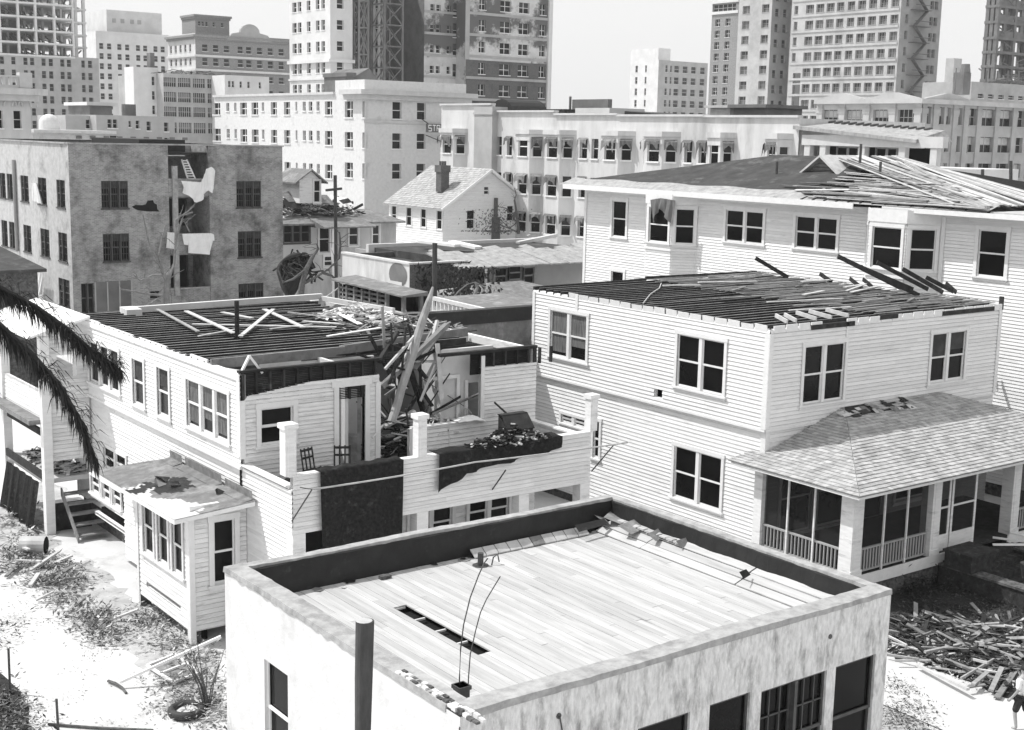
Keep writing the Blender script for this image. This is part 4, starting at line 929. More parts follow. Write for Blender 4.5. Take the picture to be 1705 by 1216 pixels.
rubble('rubble','heap of pale broken plaster lying on the joists of the wrecked house',P(590,530,z=ME).x,P(590,530,z=ME).y,ME+.05,1.35,1.3,.5,100,['plaster','cloth','board','midwood','plaster'],42,.42,.18)
# debris inside the torn room
gx,gy=P(690,700,y=my+1).x,my+1.1
rubble('rubble','rubble of boards and plaster filling the torn open room behind the upstairs porch',gx-.5,gy-.1,FL,1.5,.9,1.2,230,['plaster','oldwood','midwood','oldwood','midwood','oldwood'],43,.8,.12)
rubble('rubble','plaster and boards heaped behind the low sill of the open upstairs room',P(740,695,y=my+.6).x,my+.7,FL+.75,1.2,.6,.5,130,['plaster','board','cloth','oldwood'],44,.6,.1)
# the big leaning timber and the beams around it
p,q=P(652,703,y=my+.2),P(721,478,y=my+.7)
mb=MB(); mb.tube([p.lerp(q,k/8)+Vector((.015*math.sin(k*2),0,0)) for k in range(9)],[.12,.125,.12,.13,.12,.12,.115,.1,.03],n=9); tag(mb.build('leaning_timber','timber',smooth=False),'thick pale pointed timber leaning out of the torn open room','timber')
bm=[((635,645),(745,540),.2,'midwood','long dark plank crossing behind the leaning timber'),((668,570),(705,685),.16,'oldwood','dark beam leaning left behind the big timber'),
 ((632,600),(662,553),.12,'oldwood','short black beam at the left edge of the torn open room'),((641,615),(690,560),.06,'board','thin pale stick at the left of the leaning timber'),((668,610),(694,553),.06,'board','thin pale stick just left of the leaning timber'),
 ((700,668),(725,607),.05,'board','slim pale stick standing to the right of the leaning timber'),((735,665),(728,572),.12,'board','upright pale stud at the broken end of the plastered wall'),((690,615),(738,545),.12,'midwood','grey plank end poking up beside the leaning timber'),
 ((715,590),(728,534),.1,'board','short pale board end beside the tip of the plank pile'),((640,660),(668,640),.05,'midwood','short grey stick low in the torn open room'),((720,690),(800,655),.04,'midwood','thin dark rod lying over the sill rubble'),
 ((640,710),(690,685),.12,'board','pale board lying against the middle porch post')]
for (a,b),(c_,d_),w,m,l in bm:
    s_=R_.uniform(.1,.9); p=P(a,b,y=my+s_); q=P(c_,d_,y=my+s_+.3); mb=MB(); mb.beam(p,q,w,.05+w*.3,roll=R_.uniform(-.5,.5)); tag(mb.build('broken_beam',m),l,'beam')
for k in range(11):
    p=P(R_.uniform(640,735),R_.uniform(620,700),y=my+.4+R_.random()); q=p+Vector((R_.uniform(-.8,.8),R_.uniform(-.2,.6),R_.uniform(.5,1.9))); mb=MB(); mb.beam(p,q,.05,.1,roll=R_.uniform(0,1)); tag(mb.build('broken_stud','oldwood'),'dark broken stud jutting from the heap in the torn open room','stud','broken studs in the torn open room')
r=random.Random(46); mb=MB()
for k in range(42):     # splintered lath and boards standing every way in the heap
    p=P(r.uniform(636,712),r.uniform(575,715),y=my+r.uniform(.3,1.3)); d=Vector((r.gauss(0,.7),r.gauss(0,.3),r.gauss(.35,.45))).normalized()*r.uniform(.4,1.5); mb.beam(p,p+d,r.uniform(.02,.11),r.uniform(.012,.04),r.choice((0,0,0,0,0,1,2)),roll=r.uniform(-1,1))
tag(mb.build('splinters',['oldwood','timber','board']),'tangle of splintered lath standing in the torn open upstairs room','rubble',kind='stuff')
# loose pale boards on the joists
lb=[((262,515),(330,552)),((310,518),(390,555)),((440,515),(505,545)),((400,560),(455,515)),((505,535),(575,540)),((320,540),(560,545)),((370,520),(420,530)),((450,548),(520,540)),((600,540),(560,520)),((545,560),(640,545)),((330,560),(395,548)),((480,520),(560,530))]
for (a,b),(c_,d_) in lb:
    p=P(a,b,z=ME+.16); q=P(c_,d_,z=ME+.2); mb=MB(); mb.beam(p,q,R_.uniform(.06,.17),.03); tag(mb.build('loose_board',R_.choice(('cloth','board','board','timber'))),'pale board lying loose across the bare joists of the wrecked house','board','loose boards on the joists of the wrecked house')
mb=MB(); p=P(395,572,z=ME-.1); mb.tube([p,p+Vector((0,0,1.25))],.07,n=10); tag(mb.build('vent_stack','tar'),'upright black vent stack among the joists of the wrecked house','vent pipe')
# things on the upstairs porch
def chair(x,y,a,label,m='oldwood',back=1.0,parts=True,tilt=0):
    t_=T('chair',label,'chair',(x,y,FL)); cs,sn=math.cos(a),math.sin(a)
    def w(px_,py_,pz): return Vector((x+px_*cs-py_*sn,y+px_*sn+py_*cs,FL+pz))
    mb=MB(); mb.hexa([w(-.22,-.22,.42),w(.22,-.22,.42),w(.22,.22,.42),w(-.22,.22,.42),w(-.22,-.22,.46),w(.22,-.22,.46),w(.22,.22,.46),w(-.22,.22,.46)]); mb.build('seat',m,t_)
    for sx in (-.2,.2):
        for sy in (-.2,.2): mb=MB(); mb.beam(w(sx,sy,0),w(sx,sy,.43),.04,.04); mb.build('leg',m,t_)
    mb=MB()
    for sx in (-.2,-.07,.07,.2): mb.beam(w(sx,.2,.44),w(sx,.3,back),.03,.03)
    mb.beam(w(-.2,.27,.75),w(.2,.27,.75),.03,.05); mb.beam(w(-.2,.3,back-.06),w(.2,.3,back-.06),.03,.06); mb.build('backrest',m,t_)
chair(mx+1.7,my-.7,.3,'dark slat backed chair on the upstairs porch beside the open door'); chair(mx+2.4,my-.9,-.5,'dark chair on the upstairs porch tucked behind the hanging carpet'); 
mb=MB(); x=mx+.75; mb.tube([(x,my-1.2,FL+.55),(x+.4,my-1.1,FL+.42),(x+.9,my-1.2,FL+.6)],.1,n=8); mb.box(x,my-1.5,FL,x+.9,my-.9,FL+.42); tag(mb.build('bundle','rug'),'dark bundle of bedding behind the near corner post of the upstairs porch','bundle')
# desk
dk=P(858,733,y=my-1.3); t=T('desk','dark slant top desk standing open on the upstairs porch near the white house','desk',(dk.x,dk.y,FL))
D0=Vector((dk.x,dk.y,FL)); w=.42; zt=P(858,687,y=my-1.0).z-FL
mb=MB(); a=Vector; mb.hexa([D0+a((-w,-.25,0)),D0+a((w,-.25,0)),D0+a((w,.25,0)),D0+a((-w,.25,0)),D0+a((-w,-.25,zt*.72)),D0+a((w,-.25,zt*.72)),D0+a((w,.25,zt)),D0+a((-w,.25,zt))]); mb.build('body','oldwood',t)
mb=MB(); mb.hexa([D0+a((-w-.03,-.29,zt*.73)),D0+a((w+.03,-.29,zt*.73)),D0+a((w+.03,.05,zt*.99)),D0+a((-w-.03,.05,zt*.99)),D0+a((-w-.03,-.29,zt*.73+.03)),D0+a((w+.03,-.29,zt*.73+.03)),D0+a((w+.03,.05,zt*.99+.03)),D0+a((-w-.03,.05,zt*.99+.03))]); mb.box(D0.x-w-.02,D0.y+.05,FL+zt+.01,D0.x+w+.02,D0.y+.27,FL+zt+.035); mb.build('lid','oldwood',t)
mb=MB()
for k in range(3): mb.box(D0.x-w+.04,D0.y-.265,FL+.08+k*zt*.21,D0.x+w-.04,D0.y-.251,FL+.06+(k+1)*zt*.21-.02)
mb.build('drawer_front','midwood',t)
p=P(823,670,y=my-.5);q=P(845,690,y=my-.7); mb=MB(); mb.beam(p,q,.06,.05); tag(mb.build('stick','oldwood'),'short dark stick leaning on the slant top desk','stick')
# mattress or pillow on the sill
p=P(782,697,y=my); mb=MB(); r=random.Random(3); nn=10
for i in range(nn):
    for j in range(6):
        def f(i,j): 
            u_=i/nn*2-1; v_=j/6*2-1; return Vector((p.x+u_*.5,p.y+.05+v_*.22-.05,zs+.07+.11*(1-u_*u_)*(1-v_*v_)-.10*max(0,u_)**2*(1 if v_<.4 else .3)+.01*math.sin(u_*9+v_*5)))
        mb.poly([f(i,j),f(i+1,j),f(i+1,j+1),f(i,j+1)])
tag(mb.build('pillow','cloth',smooth=True),'white pillow slumped over the sill of the open upstairs room','pillow')
# barred bed head
mb=MB(); p=P(775,680,y=my+.4)
for k in range(6): mb.tube([(p.x-.2+.08*k,p.y,FL+.3),(p.x-.2+.08*k,p.y,FL+1.15+.12*math.sin(k*.6))],.011,n=5)
mb.tube([(p.x-.2+.4*k/8,p.y,FL+1.15+.15*math.sin(k/8*3.14)) for k in range(9)],.016,n=6); tag(mb.build('bed_head','galv'),'curved metal bed head with bars inside the open doorway','bed')
# carpets hanging on the porch wall
def drape(name,label,fr,s0,s1,z1,zf,d,m,cat,seed,ns=30,nz=26,amp=.05,zt=None,back=.35):
    r=random.Random(seed); ph=[r.uniform(0,6) for _ in range(4)]; vs=[];mb=MB()
    for i in range(ns+1):
        s=s0+(s1-s0)*i/ns; z0=zf(i/ns); ztop=zt(i/ns) if zt else z1
        for j in range(-3,nz+1):
            if j<0: vs.append(fr.w(s,d-back*(-j)/3,ztop+.015+.02*math.sin(i+j)))
            else:
                f=j/nz; z=ztop+(z0-ztop)*f; q=d+amp*(.25+f)*(math.sin(s*5+ph[0])*.6+math.sin(s*11+ph[1]+f*2)*.3)+.02; vs.append(fr.w(s+.03*f*math.sin(s*4+ph[2]),max(q,d*.6+.01),z))
    n=nz+4
    for i in range(ns):
        for j in range(n-1): a=i*n+j; mb.f.append((a,a+1,a+n+1,a+n)); mb.m.append(0)
    mb.v=[tuple(v) for v in vs]; o=mb.build(name,m,smooth=True); return tag(o,label,cat)
sA=lambda u,v:AP_.px(u,v)
a0=sA(529,785)[0]; a1=sA(668,765)[0]; zb0=sA(530,905)[1]
drape('carpet','large dark carpet hung flat over the porch wall beside the near corner post',AP_,a0,a1,zp+.05,lambda f:zb0-.6+.03*math.sin(f*9),.1,'rug','carpet',1,amp=.12)
b0=sA(726,760)[0]; b1=sA(931,748)[0]
drape('carpet','dark crumpled carpet bunched along the porch wall with rubble on top',AP_,b0,b1,zp+.05,lambda f: zp-.62+.35*f if f>.18 else zp-.95+1.6*f,.13,'rug','carpet',2,amp=.13,back=.5)
cxr=(b0+b1)/2+.35
rubble('rubble','scraps heaped on the crumpled carpet over the porch wall',cxr,py-.02,zp+.06,1.25,.3,.5,300,['rug','midwood','oldwood','rug','rug','plaster'],45,.45,.1)
# clothes pole in front of the porch
def cat3(a,b,n,sag): return [a.lerp(b,k/n)-Vector((0,0,sag*4*(k/n)*(1-k/n))) for k in range(n+1)]
yl=py-.75; a_=P(520,815,y=yl); b_=P(1045,737,y=yl); 
wire('clothes_line',cat3(a_,P(790,770,y=yl),12,.03)+cat3(P(790,770,y=yl),b_,12,.02)[1:],.022,'pale line stretched along the front of the upstairs porch above the dark carpets','clothes line',m='galv')
mb=MB(); mb.tube([P(486,868,y=py-.04),P(519,816,y=yl)],.02,n=6); mb.tube([P(500,812,y=py-.05),a_],.012,n=6); tag(mb.build('line_bracket','metal'),'iron bracket holding the line at the near corner of the porch','bracket')
mb=MB(); mb.tube([P(985,785,y=py-.04),P(1022,741,y=yl)],.02,n=6); tag(mb.build('line_bracket','metal'),'iron bracket holding the line at the far end of the porch','bracket')
mb=MB(); mb.tube([P(820,815,y=py-.02),P(842,783,y=yl)],.02,n=6); tag(mb.build('line_bracket','metal'),'iron bracket holding the line under the crumpled carpet','bracket')
# ================================================================== BRICK APARTMENT HOUSE (left)
by=76.; c=P(113,240,y=by); bx=c.x; bz=c.z; bxr=P(470,243,y=by).x
A=FA(by); B=FB(bx); Z5=3.552
def z5(x,y): return x/3.552,200+y/3.552
def ar(fr,x0,y0,x1,y1): return fr.rect(*z5(x0,y0),*z5(x1,y1))
opA=[ar(A,597,360,760,520),ar(A,607,675,768,832),ar(A,1397,362,1545,515),ar(A,1406,660,1547,808),ar(A,1410,970,1560,1130),ar(A,478,968,558,1140),ar(A,885,1010,950,1060)]
def colB(x0,x1,ya,yb_): 
    a=B.px(*z5(x0,ya))[0]; b=B.px(*z5(x1,ya))[0]; z=B.px(*z5((x0+x1)/2,ya))[1],B.px(*z5((x0+x1)/2,yb_))[1]; return a,b,z[1],z[0]
opB=[colB(38,78,320,462),colB(120,166,328,482),colB(222,272,343,500),colB(332,382,352,515),colB(52,95,608,760),colB(137,182,625,775),colB(238,290,642,805),colB(343,395,662,830),colB(345,410,940,1100)]
zz=[(sum(o[2] for o in opB[i:i+4])/4,sum(o[3] for o in opB[i:i+4])/4) for i in (0,4)]
opB=[(o[0],o[1])+zz[0] for o in opB[:4]]+[(o[0],o[1])+zz[1] for o in opB[4:8]]+[opB[8]]
s1=B.px(-60,300)[0]; opB+=[(opB[0][0]-2.6*k-1.6,opB[0][0]-2.6*k-.3)+q for k in range(4) for q in zz]
ra,rb=A.px(*z5(995,300))[0],A.px(*z5(1238,600))[0]; zr0=A.px(*z5(1100,1085))[1]
yend=by+26
t=T('brick_apartment_house','three storey brick apartment house with a stair recess and steel windows, left background','building',(bx,by,0))
mb=MB(); holeb=ar(A,785,485,940,542)
wall(mb,A,bx,ra,0,bz,[o for o in opA if o[1]<ra],.25,0,back=False); wall(mb,A,rb,bxr,0,bz,[o for o in opA if o[0]>rb],.25,0,back=False)
wall(mb,A,ra,rb,0,zr0-.02,(),.25,0,back=False)
wall(mb,B,-yend,-by,0,bz,opB,.25,1,back=False,top=(-yend,-by-.25))
wall(mb,Fr(bxr,0,0,1),by,yend,0,bz,(),.25,0,back=False,top=(by+.25,yend)); wall(mb,Fr(0,yend,-1,0),-bxr,-bx,0,bz,(),.25,0,back=False)
RD=2.6
A3=FA(by+RD); wall(mb,A3,ra,rb,0,bz,[(ra+.4,rb-.3,A.px(*z5(1100,665))[1]+.2,A.px(*z5(1100,480))[1]),(ra+.4,rb-.3,A.px(*z5(1100,1000))[1]-.2,A.px(*z5(1100,800))[1]),(ra+.1,A.px(*z5(1095,300))[0],A.px(*z5(1100,355))[1]-.1,bz-1.9)],.3,0,back=False)
for xx,sg in ((ra,1),(rb,-1)):
    mb.poly([(xx,by,0),(xx,by+RD,0),(xx,by+RD,bz),(xx,by,bz)] if sg>0 else [(xx,by+RD,0),(xx,by,0),(xx,by,bz),(xx,by+RD,bz)],1 if sg>0 else 0)
mb.build('wall',['brick','brickside'],t)
mb=MB(); mb.box(bx+.2,by+.2,bz-.5,bxr-.2,yend,bz-.4); mb.box(bx-.06,by-.08,bz,bxr+.08,by+.3,bz+.08,1); mb.box(bx+4.5,by+.9,bz-.4,bxr-6,by+9,bz+.32,0); mb.box(bx-.1,by+.3,bz,bx+.3,yend,bz+.08,1); mb.build('roof',['tar','conc'],t)
mb=MB(); mb.box(ra+.3,by+RD+.31,0,rb-.2,by+RD+.35,bz-.5); mb.build('stairwell_back','dark',t)
for zt_,zb_ in ((355,450),(680,790),(1000,1085)):
    z1=A.px(*z5(1100,zt_))[1]; z0=A.px(*z5(1100,zb_))[1]; mb=MB(); mb.box(ra+.02,by+.0,z0,rb-.02,by+.16,z1); mb.box(ra,by+.16,z0-.1,rb,by+RD,z0+.05); mb.box(ra-.1,by-.04,z1,rb-.01,by+.2,z1+.08,1); mb.build('balcony',['brick','conc'],t)
for u in (1030,): 
    p0=A.px(*z5(1015,300))[0]; p1=A.px(*z5(1045,300))[0]; mb=MB(); mb.box(p0,by-.12,A.px(*z5(1030,1040))[1],p1,by+.05,A.px(*z5(1030,272))[1]); mb.split('balcony_post','conc',t)
mb=MB(); p0=A.px(*z5(1237,500))[0]; p1=A.px(*z5(1256,500))[0]; mb.box(p0,by-.08,3,p1,by+.0,A.px(*z5(1250,450))[1]); mb.split('balcony_post','brick',t)
mb=MB(); l0=A.px(*z5(990,145)); l1=A.px(*z5(1098,210)); mb.hexa([(l0[0],by+.1,l1[1]-.04),(l1[0],by+.1,l1[1]-.04),(l1[0],by+2.2,bz-.3),(l0[0],by+2.2,bz-.1),(l0[0],by+.1,l1[1]),(l1[0],by+.1,l1[1]),(l1[0]-.9,by+2.2,bz-.2),(l0[0],by+2.2,bz)]); mb.build('stair_hood','galv',t)
for o in opA[:5]: window(t,A,o,n=3,casing=0,blind=.3,style='steel')
window(t,A,opA[5],n=2,casing=0,style='dark'); window(t,A,opA[6],n=1,casing=0,style='grey')
for o in opB: window(t,B,o,n=2,casing=0,blind=.3,style='steel',var=1)
mb=MB(); mb.poly([A.w(*(lambda q_:(q_[0],.006,q_[1]))(A.px(*z5(x,y)))) for x,y in ((780,512),(800,503),(845,503),(862,498),(872,478),(905,474),(912,492),(928,500),(930,528),(944,541),(870,541),(812,533),(790,522))]); mb.build('wall_hole','dark',t)
mb=MB(); o_=ar(A,560,960,780,1120); mb.fbox(A,o_[0],o_[1],.01,.05,o_[2],o_[3]); 
for k in range(4): mb.fbox(A,o_[0]+(o_[1]-o_[0])*k/3-.04,o_[0]+(o_[1]-o_[0])*k/3+.04,.05,.08,o_[2],o_[3],1)
mb.build('boarded_opening',['greyd','mid'],t)
mb=MB(); a=z5(90,235); p0=B.px(*a); mb.tube([B.w(p0[0],.12,p0[1]),B.w(p0[0],.12,B.px(*z5(112,775))[1])],.11); mb.build('drain_pipe','mid',t)
# ladder against the recess wall
lp=[A.px(*z5(1098,235)),A.px(*z5(1122,355)),A.px(*z5(1128,235)),A.px(*z5(1168,355))]
t2=T('ladder','light wooden ladder leaning up to the roof in the stair recess of the brick house','ladder',(ra,by,lp[1][1]))
for i in (0,1):
    a,b=lp[2*i],lp[2*i+1]; mb=MB(); mb.beam((a[0],by+.6,a[1]),(b[0],by+.25,b[1]),.06,.08); mb.build('rail','cloth',t2)
for k in range(8):
    f=(k+.5)/8; a=Vector((lp[0][0],by+.6,lp[0][1])).lerp(Vector((lp[1][0],by+.25,lp[1][1])),f); b=Vector((lp[2][0],by+.6,lp[2][1])).lerp(Vector((lp[3][0],by+.25,lp[3][1])),f)
    mb=MB(); mb.beam(a,b,.05,.06); mb.build('rung','cloth',t2)
# sheets: outline of cloth filled between its top and bottom edge, with folds
def cloth(name,label,fr,top,bot,d,m='cloth',cat='sheet',n=24,nz=14,amp=.1,seed=1,group=None):
    r=random.Random(seed); ph=[r.uniform(0,6) for _ in range(3)]
    def path(pp,f):
        L=[0]; 
        for a,b in zip(pp,pp[1:]): L.append(L[-1]+math.hypot(b[0]-a[0],b[1]-a[1]))
        x=f*L[-1]
        for i in range(len(pp)-1):
            if x<=L[i+1]+1e-9: q=(x-L[i])/max(L[i+1]-L[i],1e-9); return (pp[i][0]+(pp[i+1][0]-pp[i][0])*q,pp[i][1]+(pp[i+1][1]-pp[i][1])*q)
        return pp[-1]
    T_=[fr.px(*p) for p in top]; B_=[fr.px(*p) for p in bot]; mb=MB(); V=[]
    for i in range(n+1):
        a=path(T_,i/n); b=path(B_,i/n)
        for j in range(nz+1):
            f=j/nz; s=a[0]+(b[0]-a[0])*f; z=a[1]+(b[1]-a[1])*f; V.append(fr.w(s,d+amp*math.sin(i*.9+ph[0]+f*1.5)*(.3+f)+amp*.5*math.sin(i*2.1+ph[1]),z))
    for i in range(n):
        for j in range(nz): a=i*(nz+1)+j; mb.f.append((a,a+1,a+nz+2,a+nz+1)); mb.m.append(0)
    mb.v=[tuple(v) for v in V]; return tag(mb.build(name,m,smooth=True),label,cat,group)
def zz5(L): return [z5(*p) for p in L]
cloth('sheet','white sheet torn to a point hanging over the top balcony of the brick house',A,zz5([(1062,358),(1180,368),(1210,290),(1240,275),(1265,300)]),zz5([(1075,400),(1072,430),(1110,450),(1150,490),(1185,475),(1195,440),(1225,415),(1240,435),(1262,380)]),.25,seed=1)
cloth('sheet','broad white sheet hanging over the middle balcony of the brick house',A,zz5([(1070,672),(1240,668),(1256,676)]),zz5([(1078,735),(1110,740),(1105,785),(1235,795),(1245,715),(1262,712)]),.22,seed=2,amp=.06)
cloth('sheet','small white sheet hanging left of the balcony post of the brick house',A,zz5([(980,662),(1025,665)]),zz5([(975,755),(1025,762)]),.2,seed=3,amp=.06)
cloth('sheet','pale cloth hanging from a window on the side wall of the brick house',B,zz5([(222,372),(245,372)]),zz5([(225,470),(262,488),(270,500)]),.3,seed=4,amp=.1)
cloth('sheet','narrow white cloth hanging at the lower corner of the side wall of the brick house',B,zz5([(243,893),(300,905)]),zz5([(240,985),(288,1035)]),.5,seed=5,amp=.1)
# low shed at the far left edge
t=T('lean_to_shed','low dark roofed shed against the side wall of the brick house at the left edge','shed',(bx-8,by+3,0))
p=P(62,445,y=66); mb=MB(); mb.box(p.x-9,66,0,p.x,80,p.z-.1); mb.build('wall','stone',t)
mb=MB(); mb.hexa([(p.x-9,65.5,p.z-.2),(p.x+.3,65.5,p.z-.2),(p.x+.3,80,p.z-.2),(p.x-9,80,p.z-.2),(p.x-9,65.5,p.z-.05),(p.x+.3,65.5,p.z-.05),(p.x+.3,80,p.z+.9),(p.x-9,80,p.z+.9)]); mb.build('roof','tarroof',t)
# ================================================================== DAMAGED HOUSE behind the brick one
dy=86.; A=FA(dy); Z6=lambda x,y:(440+x/3.552,240+y/3.552)
def a6(fr,x0,y0,x1,y1): return fr.rect(*Z6(x0,y0),*Z6(x1,y1))
xl=A.px(*Z6(60,450))[0]; xr_=A.px(*Z6(780,470))[0]; ze=A.px(*Z6(560,465))[1]
t=T('storm_damaged_house','pale two storey house with torn open roof and leaning dormer behind the brick house','house',(xl,dy,0))
ops=[a6(A,115,470,265,578),a6(A,502,480,553,596),a6(A,640,480,678,590),a6(A,355,665,400,720),a6(A,325,485,385,640)]
mb=MB(); wall(mb,A,xl,xr_,0,ze,ops,.2,0,back=False); wall(mb,FB(xl),-dy-10,-dy,0,ze,(),.2,0,back=False); wall(mb,Fr(xr_,0,0,1),dy,dy+10,0,ze,(),.2,0,back=False); mb.build('wall','bayst',t)
for i,o in enumerate(ops): window(t,A,o,n=3 if i==0 else 1,casing=.12,blind=.0 if i!=2 else 1,var=i%2,style='white' if i else 'dark')
mb=MB(); mb.hexa([(xl-.3,dy-.7,ze-.05),(xr_+.4,dy-.7,ze-.05),(xr_+.4,dy+3,ze-.05),(xl-.3,dy+3,ze-.05),(xl-.3,dy-.7,ze+.08),(xr_+.4,dy-.7,ze+.08),(xr_-.6,dy+3,ze+.8),(xl-.3,dy+3,ze+1.0)]); mb.build('roof','tarpaper',t)
mb=MB(); q0=A.px(*Z6(270,450)); q1=A.px(*Z6(570,470)); mb.hexa([(q0[0],dy-2.2,q1[1]-.15),(q1[0],dy-2.2,q1[1]-.15),(q1[0],dy,q1[1]-.15),(q0[0],dy,q1[1]-.15),(q0[0],dy-2.2,q1[1]-.05),(q1[0],dy-2.2,q1[1]-.05),(q1[0],dy,q1[1]+.45),(q0[0],dy,q1[1]+.45)]); mb.build('porch_roof','tarpaper',t)
for x in (318,): 
    s=A.px(*Z6(x,500))[0]; mb=MB(); mb.box(s,dy-2.1,0,s+.18,dy-1.95,q1[1]-.15); mb.build('porch_post','trim',t)
# dormer
g0=A.px(*Z6(255,215)); g1=A.px(*Z6(385,215)); gp=A.px(*Z6(305,160)); gb=A.px(*Z6(300,355))[1]; dyy=dy+1.2
mb=MB(); D=FA(dyy); wz=a6(D,293,215,330,345); e=g0[1]-.1
wall(mb,D,g0[0],g1[0],gb,e,[wz],.15,0,back=False); mb.poly([D.w(g0[0],0,e),D.w(g1[0],0,e),D.w((g0[0]+g1[0])/2,0,gp[1])]); wall(mb,FB(g0[0]),-dyy-3.5,-dyy,gb,e,(),.15,0,back=False); mb.build('dormer_wall','paint2',t)
window(t,D,wz,n=1,casing=.08)
mb=MB(); mx_=(g0[0]+g1[0])/2
for sgn,xe in ((-1,g0[0]-.5),(1,g1[0]+.4)): mb.hexa([(xe,dyy-.3,e-.2),(mx_,dyy-.3,gp[1]),(mx_,dyy+3.5,gp[1]),(xe,dyy+3.5,e-.2),(xe,dyy-.3,e-.1),(mx_,dyy-.3,gp[1]+.1),(mx_,dyy+3.5,gp[1]+.1),(xe,dyy+3.5,e-.1)])
mb.build('dormer_roof','tarpaper',t)
r=random.Random(51); mb=MB(); 
for k in range(32):
    x=r.uniform(xl+.2,xr_-2.5); z=ze+.7; top=z+r.uniform(.3,2.6)*max(.2,1-(x-xl)/(xr_-xl)); mb.beam((x,dy+r.uniform(.8,4),z-.2),(x+r.uniform(-1.6,1.9),dy+r.uniform(1.5,6),top),.12,.18,r.choice((0,0,1)))
mb.build('broken_rafters',['oldwood','board'],t)
mb=MB()
for k in range(30):
    x=r.uniform(xl,xr_-3); y=dy+r.uniform(.6,5); z=ze+r.uniform(.4,1.6); w=r.uniform(.6,1.7); h=r.uniform(.5,1.3); a=r.uniform(-.6,.4)
    mb.poly([(x,y,z),(x+w,y+.2,z+a*w*.5),(x+w-.2,y+h,z+a*w*.5+h*.6),(x-.1,y+h,z+h*.5)],r.choice((0,1,1,2)))
mb.build('torn_roofing',['tarpaper','tar','cloth'],t)
rubble('rubble','rubble of rafters and roofing on top of the storm damaged house',(xl+xr_)/2-.6,dy+2,ze+.6,3.8,1.6,.9,150,['oldwood','board','midwood','tar'],52,1.6,.4)
# ================================================================== WHITE GABLED HOUSE
gy=95.; A=FA(gy); c=A.px(738,347); gx=c[0]; B=FB(gx); xr_=A.px(880,350)[0]+.2; ez=c[1]+.1; rz_=A.px(812,285)[1]; yb_=-B.px(648,335)[0]; cxm=(gx+xr_)/2
t=T('gabled_house','white gabled clapboard house with pale speckled roof and a brick chimney','house',(gx,gy,0))
ops=[a6(A,1197,392,1240,500),a6(A,1435,365,1470,455),a6(A,1298,252,1326,298)]
opb=[(B.px(*Z6(x0,375))[0],B.px(*Z6(x1,375))[0]) for x0,x1 in ((755,783),(842,872),(928,958),(1022,1053))]; zt=B.px(*Z6(855,375))[1]; zb=B.px(*Z6(855,482))[1]; opb=[(a,b,zb,zt) for a,b in opb]; dz=B.px(*Z6(845,592)); opb+=[(B.px(*Z6(842,600))[0],B.px(*Z6(868,600))[0],B.px(*Z6(855,645))[1],B.px(*Z6(855,592))[1])]
mb=MB()
def lim(z): 
    if z<=ez: return (gx,xr_)
    f=(z-ez)/(rz_-ez); return (gx+(cxm-gx)*f,xr_-(xr_-cxm)*f)
wall(mb,A,gx,xr_,0,rz_-.02,ops,.15,0,board=.2,lim=lim,proud=.03,back=False); wall(mb,B,-yb_,-gy,0,ez,opb,.15,0,board=.2,proud=.03,back=False)
wall(mb,Fr(xr_,0,0,1),gy,yb_,0,ez,(),.15,0,back=False); mb.build('wall','paint',t)
for o in ops[:2]: window(t,A,o,n=1,casing=.12)
window(t,A,ops[2],n=1,casing=.08,var=1,blind=.9)
for o in opb: window(t,B,o,n=1,casing=.1)
mb=MB(); r=random.Random(61)
shingle_face((gx-.5,yb_+.3,ez-.15),(gx-.5,gy-.5,ez-.15),(cxm,yb_+.3,rz_+.2),(cxm,gy-.5,rz_+.2),22); shingle_face((xr_+.5,gy-.5,ez-.15),(xr_+.5,yb_+.3,ez-.15),(cxm,gy-.5,rz_+.2),(cxm,yb_+.3,rz_+.2),22)
mb.build('roof','gableshingle' if 'gableshingle' in M else 'shingle',t)
mb=MB()
for xe in (gx-.5,xr_+.5): mb.poly([(xe,gy-.5,ez-.2),(cxm,gy-.5,rz_+.12),(cxm,yb_+.3,rz_+.12),(xe,yb_+.3,ez-.2)]); mb.beam((xe,gy-.52,ez-.22),(cxm,gy-.52,rz_+.1),.08,.2)
mb.split('rake_board','trim',t)
p=P(737,285,y=gy+2.6); mb=MB(); q=P(737,308,y=gy+2.6); mb.box(p.x-.42,gy+2.2,q.z-.6,p.x+.42,gy+3,p.z+.2); mb.box(p.x-.5,gy+2.1,p.z-.1,p.x+.5,gy+3.1,p.z+.5)
for k in range(3): mb.tube([(p.x-.25+.25*k,gy+2.6,p.z+.4),(p.x-.25+.25*k,gy+2.6,p.z+.85)],.1)
mb.build('chimney','brickd',t)
p=P(827,385,y=gy-.4); mb=MB(); mb.box(p.x-.3,gy-.5,0,p.x+.3,gy-.001,P(827,362,y=gy-.4).z); mb.box(p.x-.12,gy-.35,3,p.x+.12,gy-.1,P(827,330,y=gy-.4).z); mb.build('flue','brickd',t)
# pale lump of broken tiles to its right
rubble('rubble','pale heap of broken roof tiles between the gabled house and the bay windowed building',P(893,388,y=88).x,89,0,3.2,1.5,P(893,380,y=88).z,260,['path','board','plaster'],62,.7,.3)
